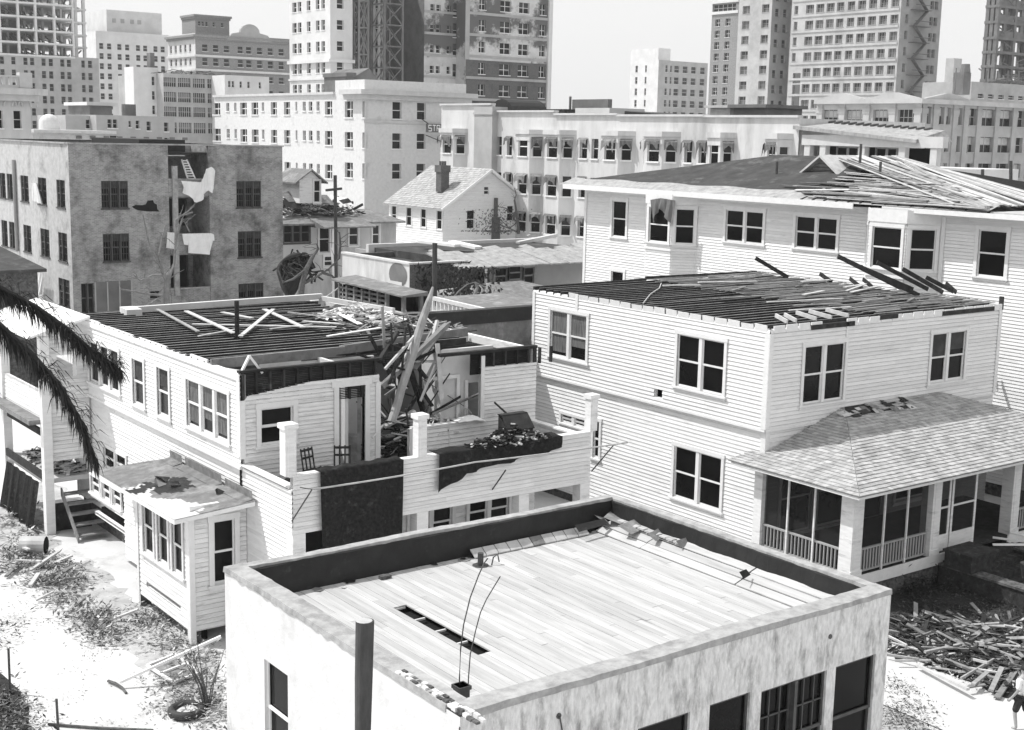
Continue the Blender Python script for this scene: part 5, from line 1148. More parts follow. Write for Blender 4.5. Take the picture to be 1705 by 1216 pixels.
# ================================================================== LOW SHOPS in the middle
sy=58.; A=FA(sy); c=P(682,441,y=sy); sx=c.x; B=FB(sx); sz=c.z; yl_=-B.px(570,422)[0]
t=T('low_stucco_shop','low flat roofed shop with a grimy parapet and a round topped opening','building',(sx,sy,0))
ob=[]; cc=B.px(663,458); R0=abs(B.px(647,458)[0]-B.px(677,458)[0])/2; dz_=abs(B.px(663,437)[1]-B.px(663,478)[1])/2
xr_=A.px(768,440)[0]+.4
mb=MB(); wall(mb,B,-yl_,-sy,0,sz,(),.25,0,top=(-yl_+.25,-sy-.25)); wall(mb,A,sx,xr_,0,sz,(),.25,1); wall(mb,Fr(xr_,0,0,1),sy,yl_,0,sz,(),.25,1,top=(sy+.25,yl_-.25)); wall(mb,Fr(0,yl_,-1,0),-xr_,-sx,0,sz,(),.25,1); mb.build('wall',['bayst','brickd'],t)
mb=MB(); mb.box(sx+.26,sy+.26,sz-.4,xr_-.26,yl_-.26,sz-.3); mb.build('roof','tarroof',t)
mb=MB(); mb.fbox(B,-yl_-.05,-sy+.05,-.3,.06,sz+.002,sz+.1); mb.fbox(A,sx+.3,xr_,-.3,.05,sz+.003,sz+.09); mb.build('coping','path',t)
mb=MB(); n=20; mb.poly([B.w(cc[0]+R0*math.cos(2*math.pi*k/n),.02,cc[1]+dz_*math.sin(2*math.pi*k/n)) for k in range(n)]); mb.fbox(B,cc[0]-R0*.9,cc[0]+R0*.5,.025,.06,cc[1]-dz_*1.6,cc[1]-dz_*.55,1); mb.build('arched_opening',['greyd','path'],t)
r=random.Random(65); mb=MB()
for k in range(420):    # vines on the wall facing us
    x=r.uniform(sx+.1,xr_); z=sz*(1-r.random()**1.3*.75); s=r.uniform(.1,.28); a=r.uniform(0,3.1)
    mb.poly([(x,sy-.05-r.random()*.25,z),(x+s*math.cos(a),sy-.1-r.random()*.3,z+s*math.sin(a)),(x+s*.5,sy-.12,z-s*.6)])
mb.build('vine','leaf',t)
# long shop to the right with the boarded awning roof
A=FA(sy+.3); zf=A.px(870,438)[1]; xe=A.px(990,430)[0]+2; x0=xr_+.1; zr2=P(850,405,y=sy+8).z
t=T('long_low_shop','long low shop with torn board and tar roof before the bay windowed building','building',(x0,sy,0))
ops=[a6(A,1365,735,1432,830),a6(A,1448,722,1518,800),a6(A,1535,730,1592,826),a6(A,1165,730,1330,900)]
mb=MB(); wall(mb,A,x0,xe,0,zf,ops,.2,0,back=False); wall(mb,FB(x0),-sy-12,-sy-.3,0,zf,(),.2,0,back=False); wall(mb,Fr(xe,0,0,1),sy+.3,sy+12,0,zf,(),.2,0,back=False); mb.build('wall','mid',t)
for o in ops[:3]: window(t,A,o,n=1,casing=.15,style='grey')
mb=MB(); mb.fbox(A,ops[3][0],ops[3][1],-.5,-.45,0,zf); mb.split('doorway','dark',t)
SL=(P(860,414,y=sy+2.6).z-zf)/3.5; ZB=P(850,401,y=sy+9).z; r=random.Random(66); mb=MB(); X0=P(800,432,y=sy).x; y=sy-.9; zf0=zf-.05
k=0; x=x0-1.2
while x<xe:     # pale boards running up the slope
    w=r.uniform(.5,1.1); L=r.uniform(2.8,4.0); s0=-.9+r.uniform(-.1,.1)
    mb.hexa([(x,sy+s0,zf0),(x+w-.05,sy+s0,zf0),(x+w-.05,sy+s0+L,zf0+SL*L),(x,sy+s0+L,zf0+SL*L),(x,sy+s0,zf0+.08),(x+w-.05,sy+s0,zf0+.08),(x+w-.05,sy+s0+L,zf0+SL*L+.08+r.uniform(0,.1)),(x,sy+s0+L,zf0+SL*L+.08)]); x+=w
mb.build('awning_boards','timber',t)
mb=MB(); mb.hexa([(x0-.5,sy+2.2,zf0-.4),(xe,sy+2.2,zf0-.4),(xe,sy+9,zf0-.4),(x0-.5,sy+9,zf0-.4),(x0-.5,sy+2.2,zf0+SL*2.6),(xe,sy+2.2,zf0+SL*2.6),(xe,sy+9,ZB-.1),(x0-.5,sy+9,ZB-.1)]); mb.build('roof','tarroof',t)
mb=MB(); mb.box(x0-.9,sy+8.9,ZB-.5,xe,sy+9.2,ZB+.1); mb.beam(P(700,402,y=sy+7),P(762,409,y=sy+4),.5,.15,1); mb.beam(P(752,403,y=sy+5),P(797,413,y=sy+3),.6,.15,1); mb.beam(P(862,405,y=sy+8),P(925,392,y=sy+9),.3,.2,0); mb.build('ridge_beam',['path','cloth'],t)
# roofed tar hump in front of the long shop
p=P(870,505,z=5.6); t=T('hipped_annex','low annex with a scuffed grey hipped roof beside the white clapboard house','building',(p.x,p.y,0))
q=P(792,512,z=4.6); mb=MB(); mb.box(q.x+.3,q.y+.3,0,q.x+7.7,q.y+5.7,4.58); mb.build('wall','stone',t)
HZ=-.4; mb=MB(); a,b=q.x,q.y; mb.poly([(a,b,5),(a+8,b,5),(a+5,b+3,6),(a+3,b+3,6)]); mb.poly([(a,b+6,5),(a,b,5),(a+3,b+3,6)]); mb.poly([(a+8,b,5),(a+8,b+6,5),(a+5,b+3,6)]); mb.poly([(a+8,b+6,5),(a,b+6,5),(a+3,b+3,6),(a+5,b+3,6)]); mb.poly([(a,b+6,4.98),(a+8,b+6,4.98),(a+8,b,4.98),(a,b,4.98)]); mb.v=[(v[0],v[1],4.6+(v[2]-5)*.75) for v in mb.v]; mb.build('roof','tarpaper',t)
# louvred roof box behind the wrecked house
qx=24.25; B=FB(qx); yn_=-B.px(671,521)[0]; yf_=-B.px(565,495)[0]; yl3=-B.px(643,500)[0]; z0=B.px(671,521)[1]; lz=B.px(671,491)[1]; A=FA(yn_); xr_=A.px(700,510)[0]
t=T('louvred_shed','small louvred shed with a sagging tar paper roof just behind the wrecked house','shed',(qx,yn_,0))
mb=MB(); zt=lz-.08
for j in range(7):
    sj=-yf_+(yf_-yl3)*j/6; mb.fbox(B,sj-.05,sj+.05,-.1,.03,z0,zt)
z=z0+.06
while z<zt-.05: mb.fbox(B,-yf_,-yl3,-.08,.01,z,z+.07); z+=.17
mb.build('louvre','midwood',t)
mb=MB(); mb.box(qx+1.2,yn_+.9,0,xr_+1,yf_,zt,0); mb.box(qx+.15,yl3+.1,z0-.2,qx+1.19,yf_,zt-.01,0); mb.box(qx+.02,yn_+.02,0,xr_+1,yf_,z0-.16,1); mb.build('wall',['dark','mid'],t)
mb=MB(); mb.fbox(B,-yf_-.1,-yn_+.05,-.1,.05,z0-.15,z0); mb.box(qx,yn_-.02,z0-.15,xr_+1,yn_+.1,z0-.01)
mb.build('floor_plate','path',t)
for x in (qx,xr_): mb=MB(); mb.box(x,yn_,z0,x+.12,yn_+.12,zt); mb.build('post','midwood',t)
mb=MB(); e0=P(561,467,x=qx-.4); e1=P(676,494,x=qx-.4); e2=P(702,485,y=e1.y); 
mb.hexa([(qx-.2,yn_-.25,lz-.06),(xr_+.15,yn_-.25,lz-.06),(xr_+.15,yf_+.3,lz+.04),(qx-.2,yf_+.3,lz+.04),(qx-.2,yn_-.25,lz-.01),(xr_+.15,yn_-.25,lz+.08),(xr_+.15,yf_+.3,lz+.2),(qx-.2,yf_+.3,lz+.1)]); mb.build('roof','tarpaper',t)
# low black parapet building between the two near houses
q=P(725,531,y=38.4); A=FA(38.4); zt=A.px(800,516)[1]; xe=34.
t=T('tarred_outbuilding','low outbuilding with a black tarred parapet between the wrecked house and the white house','building',(q.x,q.y,0))
mb=MB(); mb.box(q.x-.4,q.y,0,xe,q.y+.3,zt-.45,1); mb.box(q.x-.4,q.y-.05,zt-.5,xe,q.y+.35,zt,0); mb.box(q.x-.4,q.y+.36,0,xe,q.y+8,zt-.6,1); mb.build('wall',['tar','tarpaper'],t)
b0=P(722,497,x=q.x+.4); b1=P(832,522,y=q.y+.8); b0=P(722,497,y=q.y+4.2); mb=MB(); mb.beam(b0,b1,.14,.14); d=Vector((0,0,-.5)); mb.beam(b0+d,b1+d,.12,.1)
for k in range(17): a=b0.lerp(b1,k/16); mb.beam(a,a+d,.1,.06)
tag(mb.build('balustrade','trim'),'low white balustrade running behind the black tarred parapet','balustrade')
rubble('rubble','collapsed boards and roofing on the rear right corner of the wrecked house',xr-1.6,my+5.2,ME-.25,2.4,2.0,.8,130,['tarpaper','board','oldwood','midwood','oldwood'],72,1.7,.4)
# ================================================================== BIG HOUSE with the stripped roof (right, behind)
X3=43.; B=FB(X3); z3=lambda x,y:(720+x/3.552,120+y/3.552); zr_=lambda x,y:(1120+x/2.9145,330+y/2.9145)
def rb_(f,x0,y0,x1,y1): return B.rect(*f(x0,y0),*f(x1,y1))
yL=-B.px(973,400)[0]; ET=10.35; yN=22.0
t=T('big_house','large white bay windowed house, dark roof torn to bare boards at its right','house',(X3,yN,0))
ops=[rb_(z3,1070,760,1143,980),rb_(zr_,264,55,435,225),rb_(zr_,603,85,792,258),rb_(zr_,1492,152,1608,390),rb_(z3,1062,1175,1130,1240)]
zt_=[o[3] for o in ops[:4]]; zb_=[o[2] for o in ops[:4]]
ops[4]=(ops[4][0],ops[4][1],ops[4][3]-1.6,ops[4][3])
mb=MB(); wall(mb,B,-yL,-yN,.5,ET,ops,.16,0,board=.127,back=False)
wall(mb,FA(yN),X3,X3+13,.5,ET,(),.16,0,board=.127,back=False); wall(mb,Fr(0,yL,-1,0),-X3-13,-X3,.5,ET,(),.16,0,board=.127,back=False); wall(mb,Fr(X3+13,0,0,1),yN,yL,.5,ET,(),.16,0,back=False)
mb.build('wall','paint',t)
for i,o in enumerate(ops): window(t,B,o,n=2 if i in(1,2) else 1,casing=.14,blind=0,var=0)
mb=MB(); mb.fbox(B,-yL-.02,-yL+.15,.028,.05,.5,ET); s=B.px(1572,380)[0]; mb.fbox(B,s-.08,s+.08,.028,.05,.5,ET); mb.fbox(B,-yL,-yN,.028,.06,ET-.25,ET); mb.split('corner_board','trim',t)
mb=MB(); mb.box(X3+.15,yN+.15,0,X3+12.8,yL-.15,.52); mb.build('foundation','stone',t)
# two bays
def bay(sa,sb,pr,z0,z1,wz0,wz1,cw,low=0,st='paint'):
    """three sided bay between sa and sb on plane B; cw = centre width"""
    sc0=(sa+sb)/2-cw/2; sc1=(sa+sb)/2+cw/2
    pts=[B.w(sa,0,0),B.w(sc0,pr,0),B.w(sc1,pr,0),B.w(sb,0,0)]
    mb=MB(); frs=[]
    for i in range(3):
        a,b=pts[i],pts[i+1]; f=Fr(a.x,a.y,b.x-a.x,b.y-a.y); L=(b-a).length; m_=.16 if i!=1 else .2
        op=(m_,L-m_,wz0,wz1); wall(mb,f,0,L,z0,z1,[op],.12,0,board=.127,back=False); frs.append((f,op))
    mb.build('bay_wall',st,t)
    for f,op in frs: window(t,f,op,n=1,casing=.12)
    mb=MB(); 
    for zz,h in ((z1-.5,.5),(wz0-.35,.1)):
        P_=[B.w(sa-.05,.0,0),B.w(sc0-.04,pr+.07,0),B.w(sc1+.04,pr+.07,0),B.w(sb+.05,.0,0)]
        mb.add([Vector((p.x,p.y,zz)) for p in P_]+[Vector((p.x,p.y,zz+h)) for p in P_],[(0,1,5,4),(1,2,6,5),(2,3,7,6),(3,2,1,0),(4,5,6,7)])
    mb.split('bay_trim','trim',t)
s0,_=B.px(1078,340); s1,_=B.px(1163,350); wz=(P(1105,405,x=X3-.5).z,P(1105,338,x=X3-.5).z)
bay(s0,s1,.8,.6,ET-.02,wz[0]+.05,wz[1]-.2,1.7)
s0,_=B.px(1446,365); s1,_=B.px(1567,375); wz=(P(1490,447,x=X3-.7).z,P(1490,372,x=X3-.7).z)
bay(s0,s1,.95,.6,ET-.02,wz[0],wz[1]-.15,1.75)
# awning rags on the first bay
cloth('torn_awning','dark torn awning rag hanging over the left bay window of the large white house',FB(X3-.95),[(1083,333),(1100,330),(1124,334)],[(1086,372),(1098,345),(1118,378)],.0,m='greyd',cat='awning',seed=11,amp=.06)
# roof: dark hipped deck at left, bare splayed boards at right
Lx0=X3-.8; RYf=yN-.6; RYb=yL+.8; Lx1=X3+14; ry=(P(1300,258,z=12.1)); 
def ridge(u,v,y,): return P(u,v,y=y)
zE=ET+.08
RYh=28.3; rl=Vector((X3+5.5,44.,12.15)); rr2=Vector((X3+5.5,P(1490,264,x=X3+5.5).y,12.15)); KF=(44-37.3)/(44-rr2.y)
mb=MB()
e_lf=(Lx0,RYb,zE);e_rf=(Lx0,RYf,zE)
ydk=37.3
pa=Vector((Lx0+.75,RYb-.6,zE+.22)); 
mb.poly([(Lx0+1.0,ydk,zE+.27),rl.lerp(rr2,KF),rl,(Lx0+.9,RYb-.4,zE+.26)])
mb.poly([(Lx1,RYb,zE),(Lx0+.9,RYb-.4,zE+.26),rl]); mb.poly([rl,rl.lerp(rr2,KF),(Lx1,ydk,zE),(Lx1,RYb,zE)])
mb.build('roof','tarroof',t)
mb=MB(); r=random.Random(81)
def slope(y,f): # point on the left slope at y, f 0 eave..1 ridge
    yy=min(y,44); hipf=1 if y<=44 else max(0.0,(RYb-y)/(RYb-44)); a=Vector((Lx0,y,zE)); 
    return a+Vector(((rl.x-Lx0)*f*1.0,0,(rl.z-zE)*f))
y=RYh
while y<RYb-.1:   # pale eave strip under the tar
    w=.5; 
    mb.poly([slope(y,0)+Vector((0,0,.0)),slope(y+w,0),slope(y+w,.16+.015*math.sin(y*1.7))+Vector((0,0,.05)),slope(y,.16+.015*math.sin(y*1.7-.85))+Vector((0,0,.05))]); y+=w
mb.build('eave_strip','timber',t)
mb=MB(); mb.poly([(Lx0,RYf,zE-.12),(Lx0,RYb,zE-.12),(Lx1,RYb,zE-.12),(Lx1,RYf,zE-.12)]); mb.build('soffit','paint2',t)
mb=MB(); yb1=-B.px(1443,345)[0]
mb.box(Lx0-.05,yb1,zE-.2,Lx0-.004,RYb,zE+.03); mb.box(Lx0-.05,RYf,zE-.2,Lx0-.004,yb1-1.4,zE-.02); mb.box(Lx0,RYb-.06,zE-.2,Lx1,RYb,zE-.02); mb.build('fascia','trim',t)
hipf=lambda y: max(0.,min(1.,(y-RYh)/(rr2.y-RYh)))
mb=MB(); mb.poly([slope(RYh,.0),rr2,slope(ydk,1.0),slope(ydk,.02)]); mb.poly([Vector((Lx0,RYh,zE)),Vector((Lx1,RYh,zE)),rr2]); mb.poly([rr2,Vector((Lx1,RYh,zE)),Vector((Lx1,ydk,zE)),slope(ydk,1.0)])
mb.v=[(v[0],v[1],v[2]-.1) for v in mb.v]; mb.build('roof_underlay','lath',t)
mb=MB(); mb.box(Lx0+.2,RYf,zE-.1,Lx1,RYh-.02,zE+.02); mb.build('low_roof','galv',t)
# splayed boards
fan=[]
mb=MB(); r=random.Random(82)
def lay(y,f,y2,f2,w=.2,lift=.08,m=0,rl_=0):
    p=slope(y,min(f,hipf(y))); q=slope(y2,min(max(f2,0),hipf(y2))); p.z+=lift; q.z+=lift+r.uniform(0,.1); mb.beam(p,q,w,.03,m,roll=rl_)
for k in range(150):     # long boards lying roughly along the eave, dropping with the hip
    y0_=r.uniform(RYh+2,ydk+.6); f0=r.uniform(0.02,1.0); L=r.uniform(3,7.5); y1_=max(y0_-L,RYh)
    lay(y0_,f0,y1_,f0-.05*(y0_-y1_)*f0,w=r.uniform(.12,.22),lift=.05+r.random()*.09,m=r.choice((0,0,1,2,2)),rl_=r.uniform(-.1,.1))
for k in range(44):      # boards radiating from the ridge end down the hip
    f=k/43; a=rl.lerp(rr2,.55+.45*min(1,f*1.6))+Vector((r.uniform(-1.2,.1)*(1-f),0,.12-.35*(1-f)*r.random()))
    c=Vector((Lx0+.3+6.5*max(0,f-.15)+r.uniform(-.5,.5),RYh+r.uniform(.0,1.6)*(1-f),zE+.12+r.uniform(0,.12))); mb.beam(a,c,r.uniform(.13,.22),.03,r.choice((2,2,0,1)),roll=r.uniform(-.15,.15))
for k in range(22):
    y=r.uniform(34,39.3); p=slope(y,r.uniform(.08,.42)); p.z+=.12; mb.beam(p,p+Vector((r.uniform(-.3,.6),-r.uniform(2.5,5),r.uniform(-.12,.12))),.17,.03,r.choice((0,2,1)),roll=r.uniform(-.2,.2))
mb.build('roof_boards',['timber','midwood','board'],t)
mb=MB()
y=RYh+.3
while y<ydk: 
    (hipf(y)>.05) and mb.beam(slope(y,.01)+Vector((0,0,-.02)),slope(y,.99*hipf(y))+Vector((0,0,-.02)),.06,.12); y+=.6
mb.build('rafters','oldwood',t)
mb=MB()  # gabled roof vent (small dormer)
a=P(1341,292,x=X3+3.2); b=P(1400,292,x=X3+3.2); pk=P(1372,262,x=X3+3.2); D=FB(X3+3.2); ym=(a.y+b.y)/2; zb=min(a.z,b.z)-.3
z=zb
while z<pk.z-.15:
    f=max(0,(z-zb-.3)/(pk.z-zb-.3)); hw=(a.y-b.y)/2*(1-f); mb.hexa([(X3+3.2,ym-hw,z),(X3+5,ym-hw,z),(X3+5,ym+hw,z),(X3+3.2,ym+hw,z),(X3+3.26,ym-hw,z+.12),(X3+5,ym-hw,z+.12),(X3+5,ym+hw,z+.12),(X3+3.26,ym+hw,z+.12)]); z+=.14
mb.build('dormer_vent','midwood',t)
mb=MB()
for sg in (-1,1): ye=ym+sg*((a.y-b.y)/2+.35); zz=zb+.15; mb.hexa([(X3+2.9,ye,zz),(X3+6,ye,zz),(X3+6,ym,pk.z),(X3+2.9,ym,pk.z),(X3+2.9,ye,zz+.1),(X3+6,ye,zz+.1),(X3+6,ym,pk.z+.1),(X3+2.9,ym,pk.z+.1)] if sg<0 else [(X3+2.9,ym,pk.z),(X3+6,ym,pk.z),(X3+6,ye,zz),(X3+2.9,ye,zz),(X3+2.9,ym,pk.z+.1),(X3+6,ym,pk.z+.1),(X3+6,ye,zz+.1),(X3+2.9,ye,zz+.1)])
mb.build('dormer_roof','board',t)
for (u,v,h) in ((1293,288,.5),(1314,313,.4),(1464,306,.9),(1432,268,.7)):
    p=P(u,v,x=X3+2.5); mb=MB(); mb.tube([(p.x,p.y,p.z-.1),(p.x,p.y,p.z+h)],.06); mb.build('vent_stub','metal',t)
# ---- flat white roof strip right edge beyond
t=T('flat_roofed_block','white flat roofed block behind the bare roof boards at the right edge','building',(68,30,0))
mb=MB(); zt=P(1650,322,x=68).z; mb.box(68,20,0,85,41,zt,0); mb.build('wall','pale',t)
mb=MB(); mb.box(67.8,20,zt,85,41.2,zt+.5); mb.build('roof','tar',t)
for (u,a,b) in ((1636,332,282),(1683,300,268)):
    p=P(u,a,x=60); q=P(u,b,x=60); mb=MB(); mb.tube([p,q],.09); tag(mb.build('vent_pole','metal'),'thin dark pole rising %s the torn roof boards, right background'%('just right of' if u<1650 else 'far behind'),'pole')
# ================================================================== BAY WINDOWED APARTMENTS
XB=72.; B=FB(XB); y0=-B.px(1330,230)[0]; y1=-B.px(735,200)[0]
g3=lambda x,y:(720+x/3.552,120+y/3.552)
zt=B.px(1000,192)[1]
t=T('bay_windowed_apartments','long pale four storey apartment building with rows of bay windows and shredded awnings','building',(XB,y0,0))
def col3(x0,x1): 
    return B.px(720+x0/3.552,250)[0],B.px(720+x1/3.552,250)[0]
rows=[(B.px(1000,266)[1],B.px(1000,235)[1]),(B.px(1000,328)[1],B.px(1000,297)[1]),(B.px(1000,388)[1],B.px(1000,358)[1])]
rows=[]
for (va,vb,u) in ((229,260,880),(290,322,880),(353,384,880)): rows.append((B.px(u,vb)[1],B.px(u,va)[1]))
rows.append((rows[2][0]-3.3,rows[2][1]-3.3))
flat=[(85,113),(215,250),(380,410),(440,470),(870,915),(940,980),(1490,1535),(1575,1620)]
bays=[(55,205),(500,662),(666,845),(1000,1195),(1250,1460),(1640,1790)]
fx=[col3(*c_) for c_ in flat]; bxs=[col3(*c_) for c_ in bays]
sR=B.px(1262,240)[0]; bxs.append((B.px(1262,240)[0]+1.0,B.px(1300,240)[0]+1.0))
ops=[(a,b,z0_,z1_) for a,b in fx[2:] for z0_,z1_ in rows]
mb=MB(); wall(mb,B,-y1,-y0,0,zt-.8,ops,.3,0,back=False,top=False)
steps=[(-y1,B.px(820,200)[0],zt+.9),(B.px(820,200)[0],B.px(925,200)[0],zt+.25),(B.px(925,200)[0],B.px(1030,200)[0],zt),(B.px(1030,200)[0],B.px(1175,200)[0],zt-.1),(B.px(1175,200)[0],-y0,zt-.15)]
for a,b,z_ in steps: mb.fbox(B,a,b-.003,-.3,0,zt-.8,z_)
mb.box(XB+.3,y0,0,XB+14,y0+.3,zt-.2); mb.box(XB+.3,y1-.3,0,XB+14,y1,zt-.2); mb.box(XB+13.7,y0+.3,0,XB+14,y1-.3,zt-.2)
mb.build('wall','bayst',t)
mb=MB()
for a,b,z_ in steps: mb.fbox(B,a-.05,b-.01,-.35,.22,z_,z_+.16)
mb.build('cornice','path',t)
mb=MB(); mb.box(XB+.31,y0+.31,zt-1.2,XB+13.6,y1-.31,zt-.6); mb.build('roof','tar',t)
allw=[(B,o,1,.3) for o in ops]
for bi,(a,b) in enumerate(bxs):
    pr=.85; cw=(b-a)*.5; c0=(a+b)/2-cw/2; c1=(a+b)/2+cw/2; ztb=B.px(880,217)[1]-(0.0); pts=[B.w(a,0,0),B.w(c0,pr,0),B.w(c1,pr,0),B.w(b,0,0)]
    mb=MB()
    for i in range(3):
        p,q=pts[i],pts[i+1]; f=Fr(p.x,p.y,q.x-p.x,q.y-p.y); L=(q-p).length
        m_=L*.2 if i!=1 else L*.17
        oo=[(m_,L-m_,z0_,z1_) for z0_,z1_ in rows]
        wall(mb,f,0,L,0,ztb,oo,.2,0,back=False); allw+=[(f,o,1,.2) for o in oo]
    P_=[B.w(a-.12,0,0),B.w(c0-.1,pr+.18,0),B.w(c1+.1,pr+.18,0),B.w(b+.12,0,0)]
    mb.add([Vector((p.x,p.y,ztb-.35)) for p in P_]+[Vector((p.x,p.y,ztb+.05)) for p in P_],[(0,1,5,4),(1,2,6,5),(2,3,7,6),(3,2,1,0),(4,5,6,7)])
    P_=[B.w(a-.05,0,0),B.w(c0-.03,pr+.06,0),B.w(c1+.03,pr+.06,0),B.w(b+.05,0,0)]
    mb.add([Vector((p.x,p.y,ztb-.9)) for p in P_]+[Vector((p.x,p.y,ztb-.36)) for p in P_],[(0,1,5,4),(1,2,6,5),(2,3,7,6),(3,2,1,0),(4,5,6,7)])
    mb.build('bay','bayst',t)
far_windows(t,allw,('trim','glass','blind'))
r=random.Random(91); k=0
for f,(a,b,z0_,z1_),_,_ in allw:     # shredded awnings over most windows
    if z0_<2 or r.random()<.28: continue
    w=b-a; mb=MB(); pr=r.uniform(.25,.5); h=r.uniform(.2,.45); nn=6; L=r.uniform(.3,.9); V=[]
    for i in range(nn+1):
        s=a-.1+(w+.2)*i/nn; rag=h+L*abs(i/nn*2-1)**1.5*r.uniform(.6,1.3); V.append((f.w(s,.04,z1_+.08),f.w(s,pr*.7,z1_-h*.35),f.w(s,pr*(1-.4*r.random()),z1_-rag)))
    for i in range(nn):
        A0,A1=V[i],V[i+1]; mb.poly([A0[0],A0[1],A1[1],A1[0]]); 
        if r.random()<.85: mb.poly([A0[1],A0[2],A1[2],A1[1]])
    tag(mb.build('shredded_awning','curtain' if r.random()<.7 else 'midwood'),'small shredded awning flapping over a window of the bay windowed apartments','awning','shredded awnings on the bay windowed apartments')
def onroof(name,label,cat,u0,u1,v0,v1,x,dep,m,fn=None):
    a=P(u0,v0,x=x); b=P(u1,v1,x=x); mb=MB(); mb.box(x,b.y,b.z-1.0,x+dep,a.y,a.z); o=mb.build(name,m); return tag(o,label,cat)
p=P(790,178,x=XB-.6); q=P(820,178,x=XB-.6); mb=MB(); mb.box(XB-.6,q.y,0,XB+1.1,p.y,p.z,0); mb.box(XB-.7,q.y-.1,p.z-.7,XB+1.2,p.y+.1,p.z-.5,0); tag(mb.build('chimney_stack','mid'),'tall pale chimney stack rising against the left part of the bay windowed apartments','chimney')
p=P(958,175,x=XB+3); q=P(1015,175,x=XB+3); mb=MB(); e=P(985,180,x=XB+3).z; b_=P(985,197,x=XB+3).z-.5; mb.box(XB+3,q.y,b_,XB+7,p.y,e)
tag(mb.build('roof_cabin','pale'),'long pale cabin on the roof of the bay windowed apartments','roof cabin')
mb=MB(); p=P(953,166,x=XB+9); q=P(1012,180,x=XB+9); mb.box(XB+9,q.y,q.z-3,XB+9.5,p.y,p.z); mb.tube([(XB+8.9,P(951,166,x=XB+9).y,q.z-3),(XB+8.9,P(951,166,x=XB+9).y,P(951,161,x=XB+9).z)],.12); tag(mb.build('billboard','greyd'),'dark billboard seen above the roof of the bay windowed apartments','billboard')
mb=MB(); p=P(835,180,x=XB+2); n=10; 
pts0=[Vector((XB+2,p.y+1.9*math.cos(math.pi*k/n),P(835,187,x=XB+2).z-.3+1.5*math.sin(math.pi*k/n))) for k in range(n+1)]
mb.add(pts0+[q+Vector((4,0,0)) for q in pts0],[tuple(range(n,-1,-1)),tuple(range(n+1,2*n+2))]+[(k,k+1,k+n+2,k+n+1) for k in range(n)]); tag(mb.build('tank','tar'),'dark rounded tank lying on the roof beside the chimney stack','tank')
mb=MB(); a=P(902,182,x=XB+2); b=P(940,190,x=XB+2); mb.box(XB+2,b.y,b.z-1.5,XB+4,a.y,a.z); tag(mb.build('roof_hatch','tar'),'dark boxy hatch on the roof left of the billboard','roof hatch')
mb=MB(); a=P(1040,185,x=XB+2); b=P(1160,198,x=XB+2); mb.hexa([(XB+2,b.y,b.z-.6),(XB+6,b.y,b.z-.6),(XB+6,a.y,a.z-.9),(XB+2,a.y,a.z-.9),(XB+2,b.y,b.z+.1),(XB+6,b.y,b.z+.1),(XB+6,a.y,b.z+.6),(XB+2,a.y,b.z+.6)]); tag(mb.build('torn_roof_sheet','tar'),'long black sheet of torn roofing on the right half of the bay windowed apartments','roofing')
mb=MB(); a=P(1183,180,x=XB+5); b=P(1215,196,x=XB+5); mb.box(XB+5,b.y,b.z-1,XB+8,a.y,a.z); mb.box(XB+4.7,b.y-.4,a.z,XB+8.3,a.y+.4,a.z+.2); tag(mb.build('roof_cabin','galv'),'small pale cabin on the roof in front of the dark brick tower corner','roof cabin')
mb=MB(); a=P(1222,180,x=XB+4); b=P(1275,197,x=XB+4); mb.box(XB+4,b.y,b.z-1,XB+8,a.y,a.z); mb.box(XB+3.6,b.y-.3,a.z,XB+8.3,a.y+.3,a.z+.25); tag(mb.build('roof_cabin','greyd'),'dark low cabin with a pale roof on the right end of the bay windowed apartments','roof cabin')
# open framed rooftop at its right end
t=T('open_roof_garden','wrecked open framed pavilion with a slanting pale roof, beside the bay windowed apartments','pavilion',(XB,50,0))
y_a=-B.px(1333,240)[0]; y_b=-B.px(1560,260)[0]; zc=B.px(1440,244)[1]; zr0=B.px(1440,262)[1]
mb=MB(); mb.box(XB,y_b,0,XB+9,y_a-.1,zr0-.6); mb.build('base_wall','pale',t)
mb=MB(); mb.box(XB+2.2,y_b+1.5,zr0-.6,XB+2.4,y_a-.1,zc-.05,0); mb.build('back_wall','dark',t)
mb=MB(); mb.box(XB-.02,y_b-.4,zc,XB+.5,y_a-.1,zc+.7); mb.split('lintel','path',t)
for u in (1342,1368,1433,1500,1553):
    s=B.px(u,260)[0]; mb=MB(); mb.fbox(B,s-.25,s+.25,-.5,-.05,zr0-.8,zc); mb.split('pier','path',t)
for (u0,u1) in ((1344,1362),(1375,1428),(1440,1493)):
    a=B.px(u0,250)[0];b=B.px(u1,250)[0]; window(t,FB(XB+1.2),(a,b,zr0-.5,zc-.1),n=3,casing=.06,style='grey')
a=B.px(1325,213);b=B.px(1530,233); mb=MB(); ya,yb2=-a[0],-b[0]
mb.hexa([(XB-.3,yb2,b[1]-.2),(XB+3.5,yb2,b[1]-.1),(XB+3.5,ya,a[1]+.2),(XB-.3,ya,a[1]-.1),(XB-.3,yb2,b[1]),(XB+3.5,yb2+.6,b[1]+.65),(XB+3.5,ya,a[1]+.45),(XB-.3,ya,a[1]+.15)]); mb.build('slanting_roof','timber',t)
mb=MB()
for k in range(14): y=yb2+1.5+(ya-yb2-1.5)*(k+.5)/14; zq=b[1]+.65+(a[1]+.45-b[1]-.65)*(k+.5)/14; mb.beam((XB+3.0,y,zq-.05),(XB+3.7,y,zq+.05),.2,.25)
mb.build('roof_ribs','metal',t)
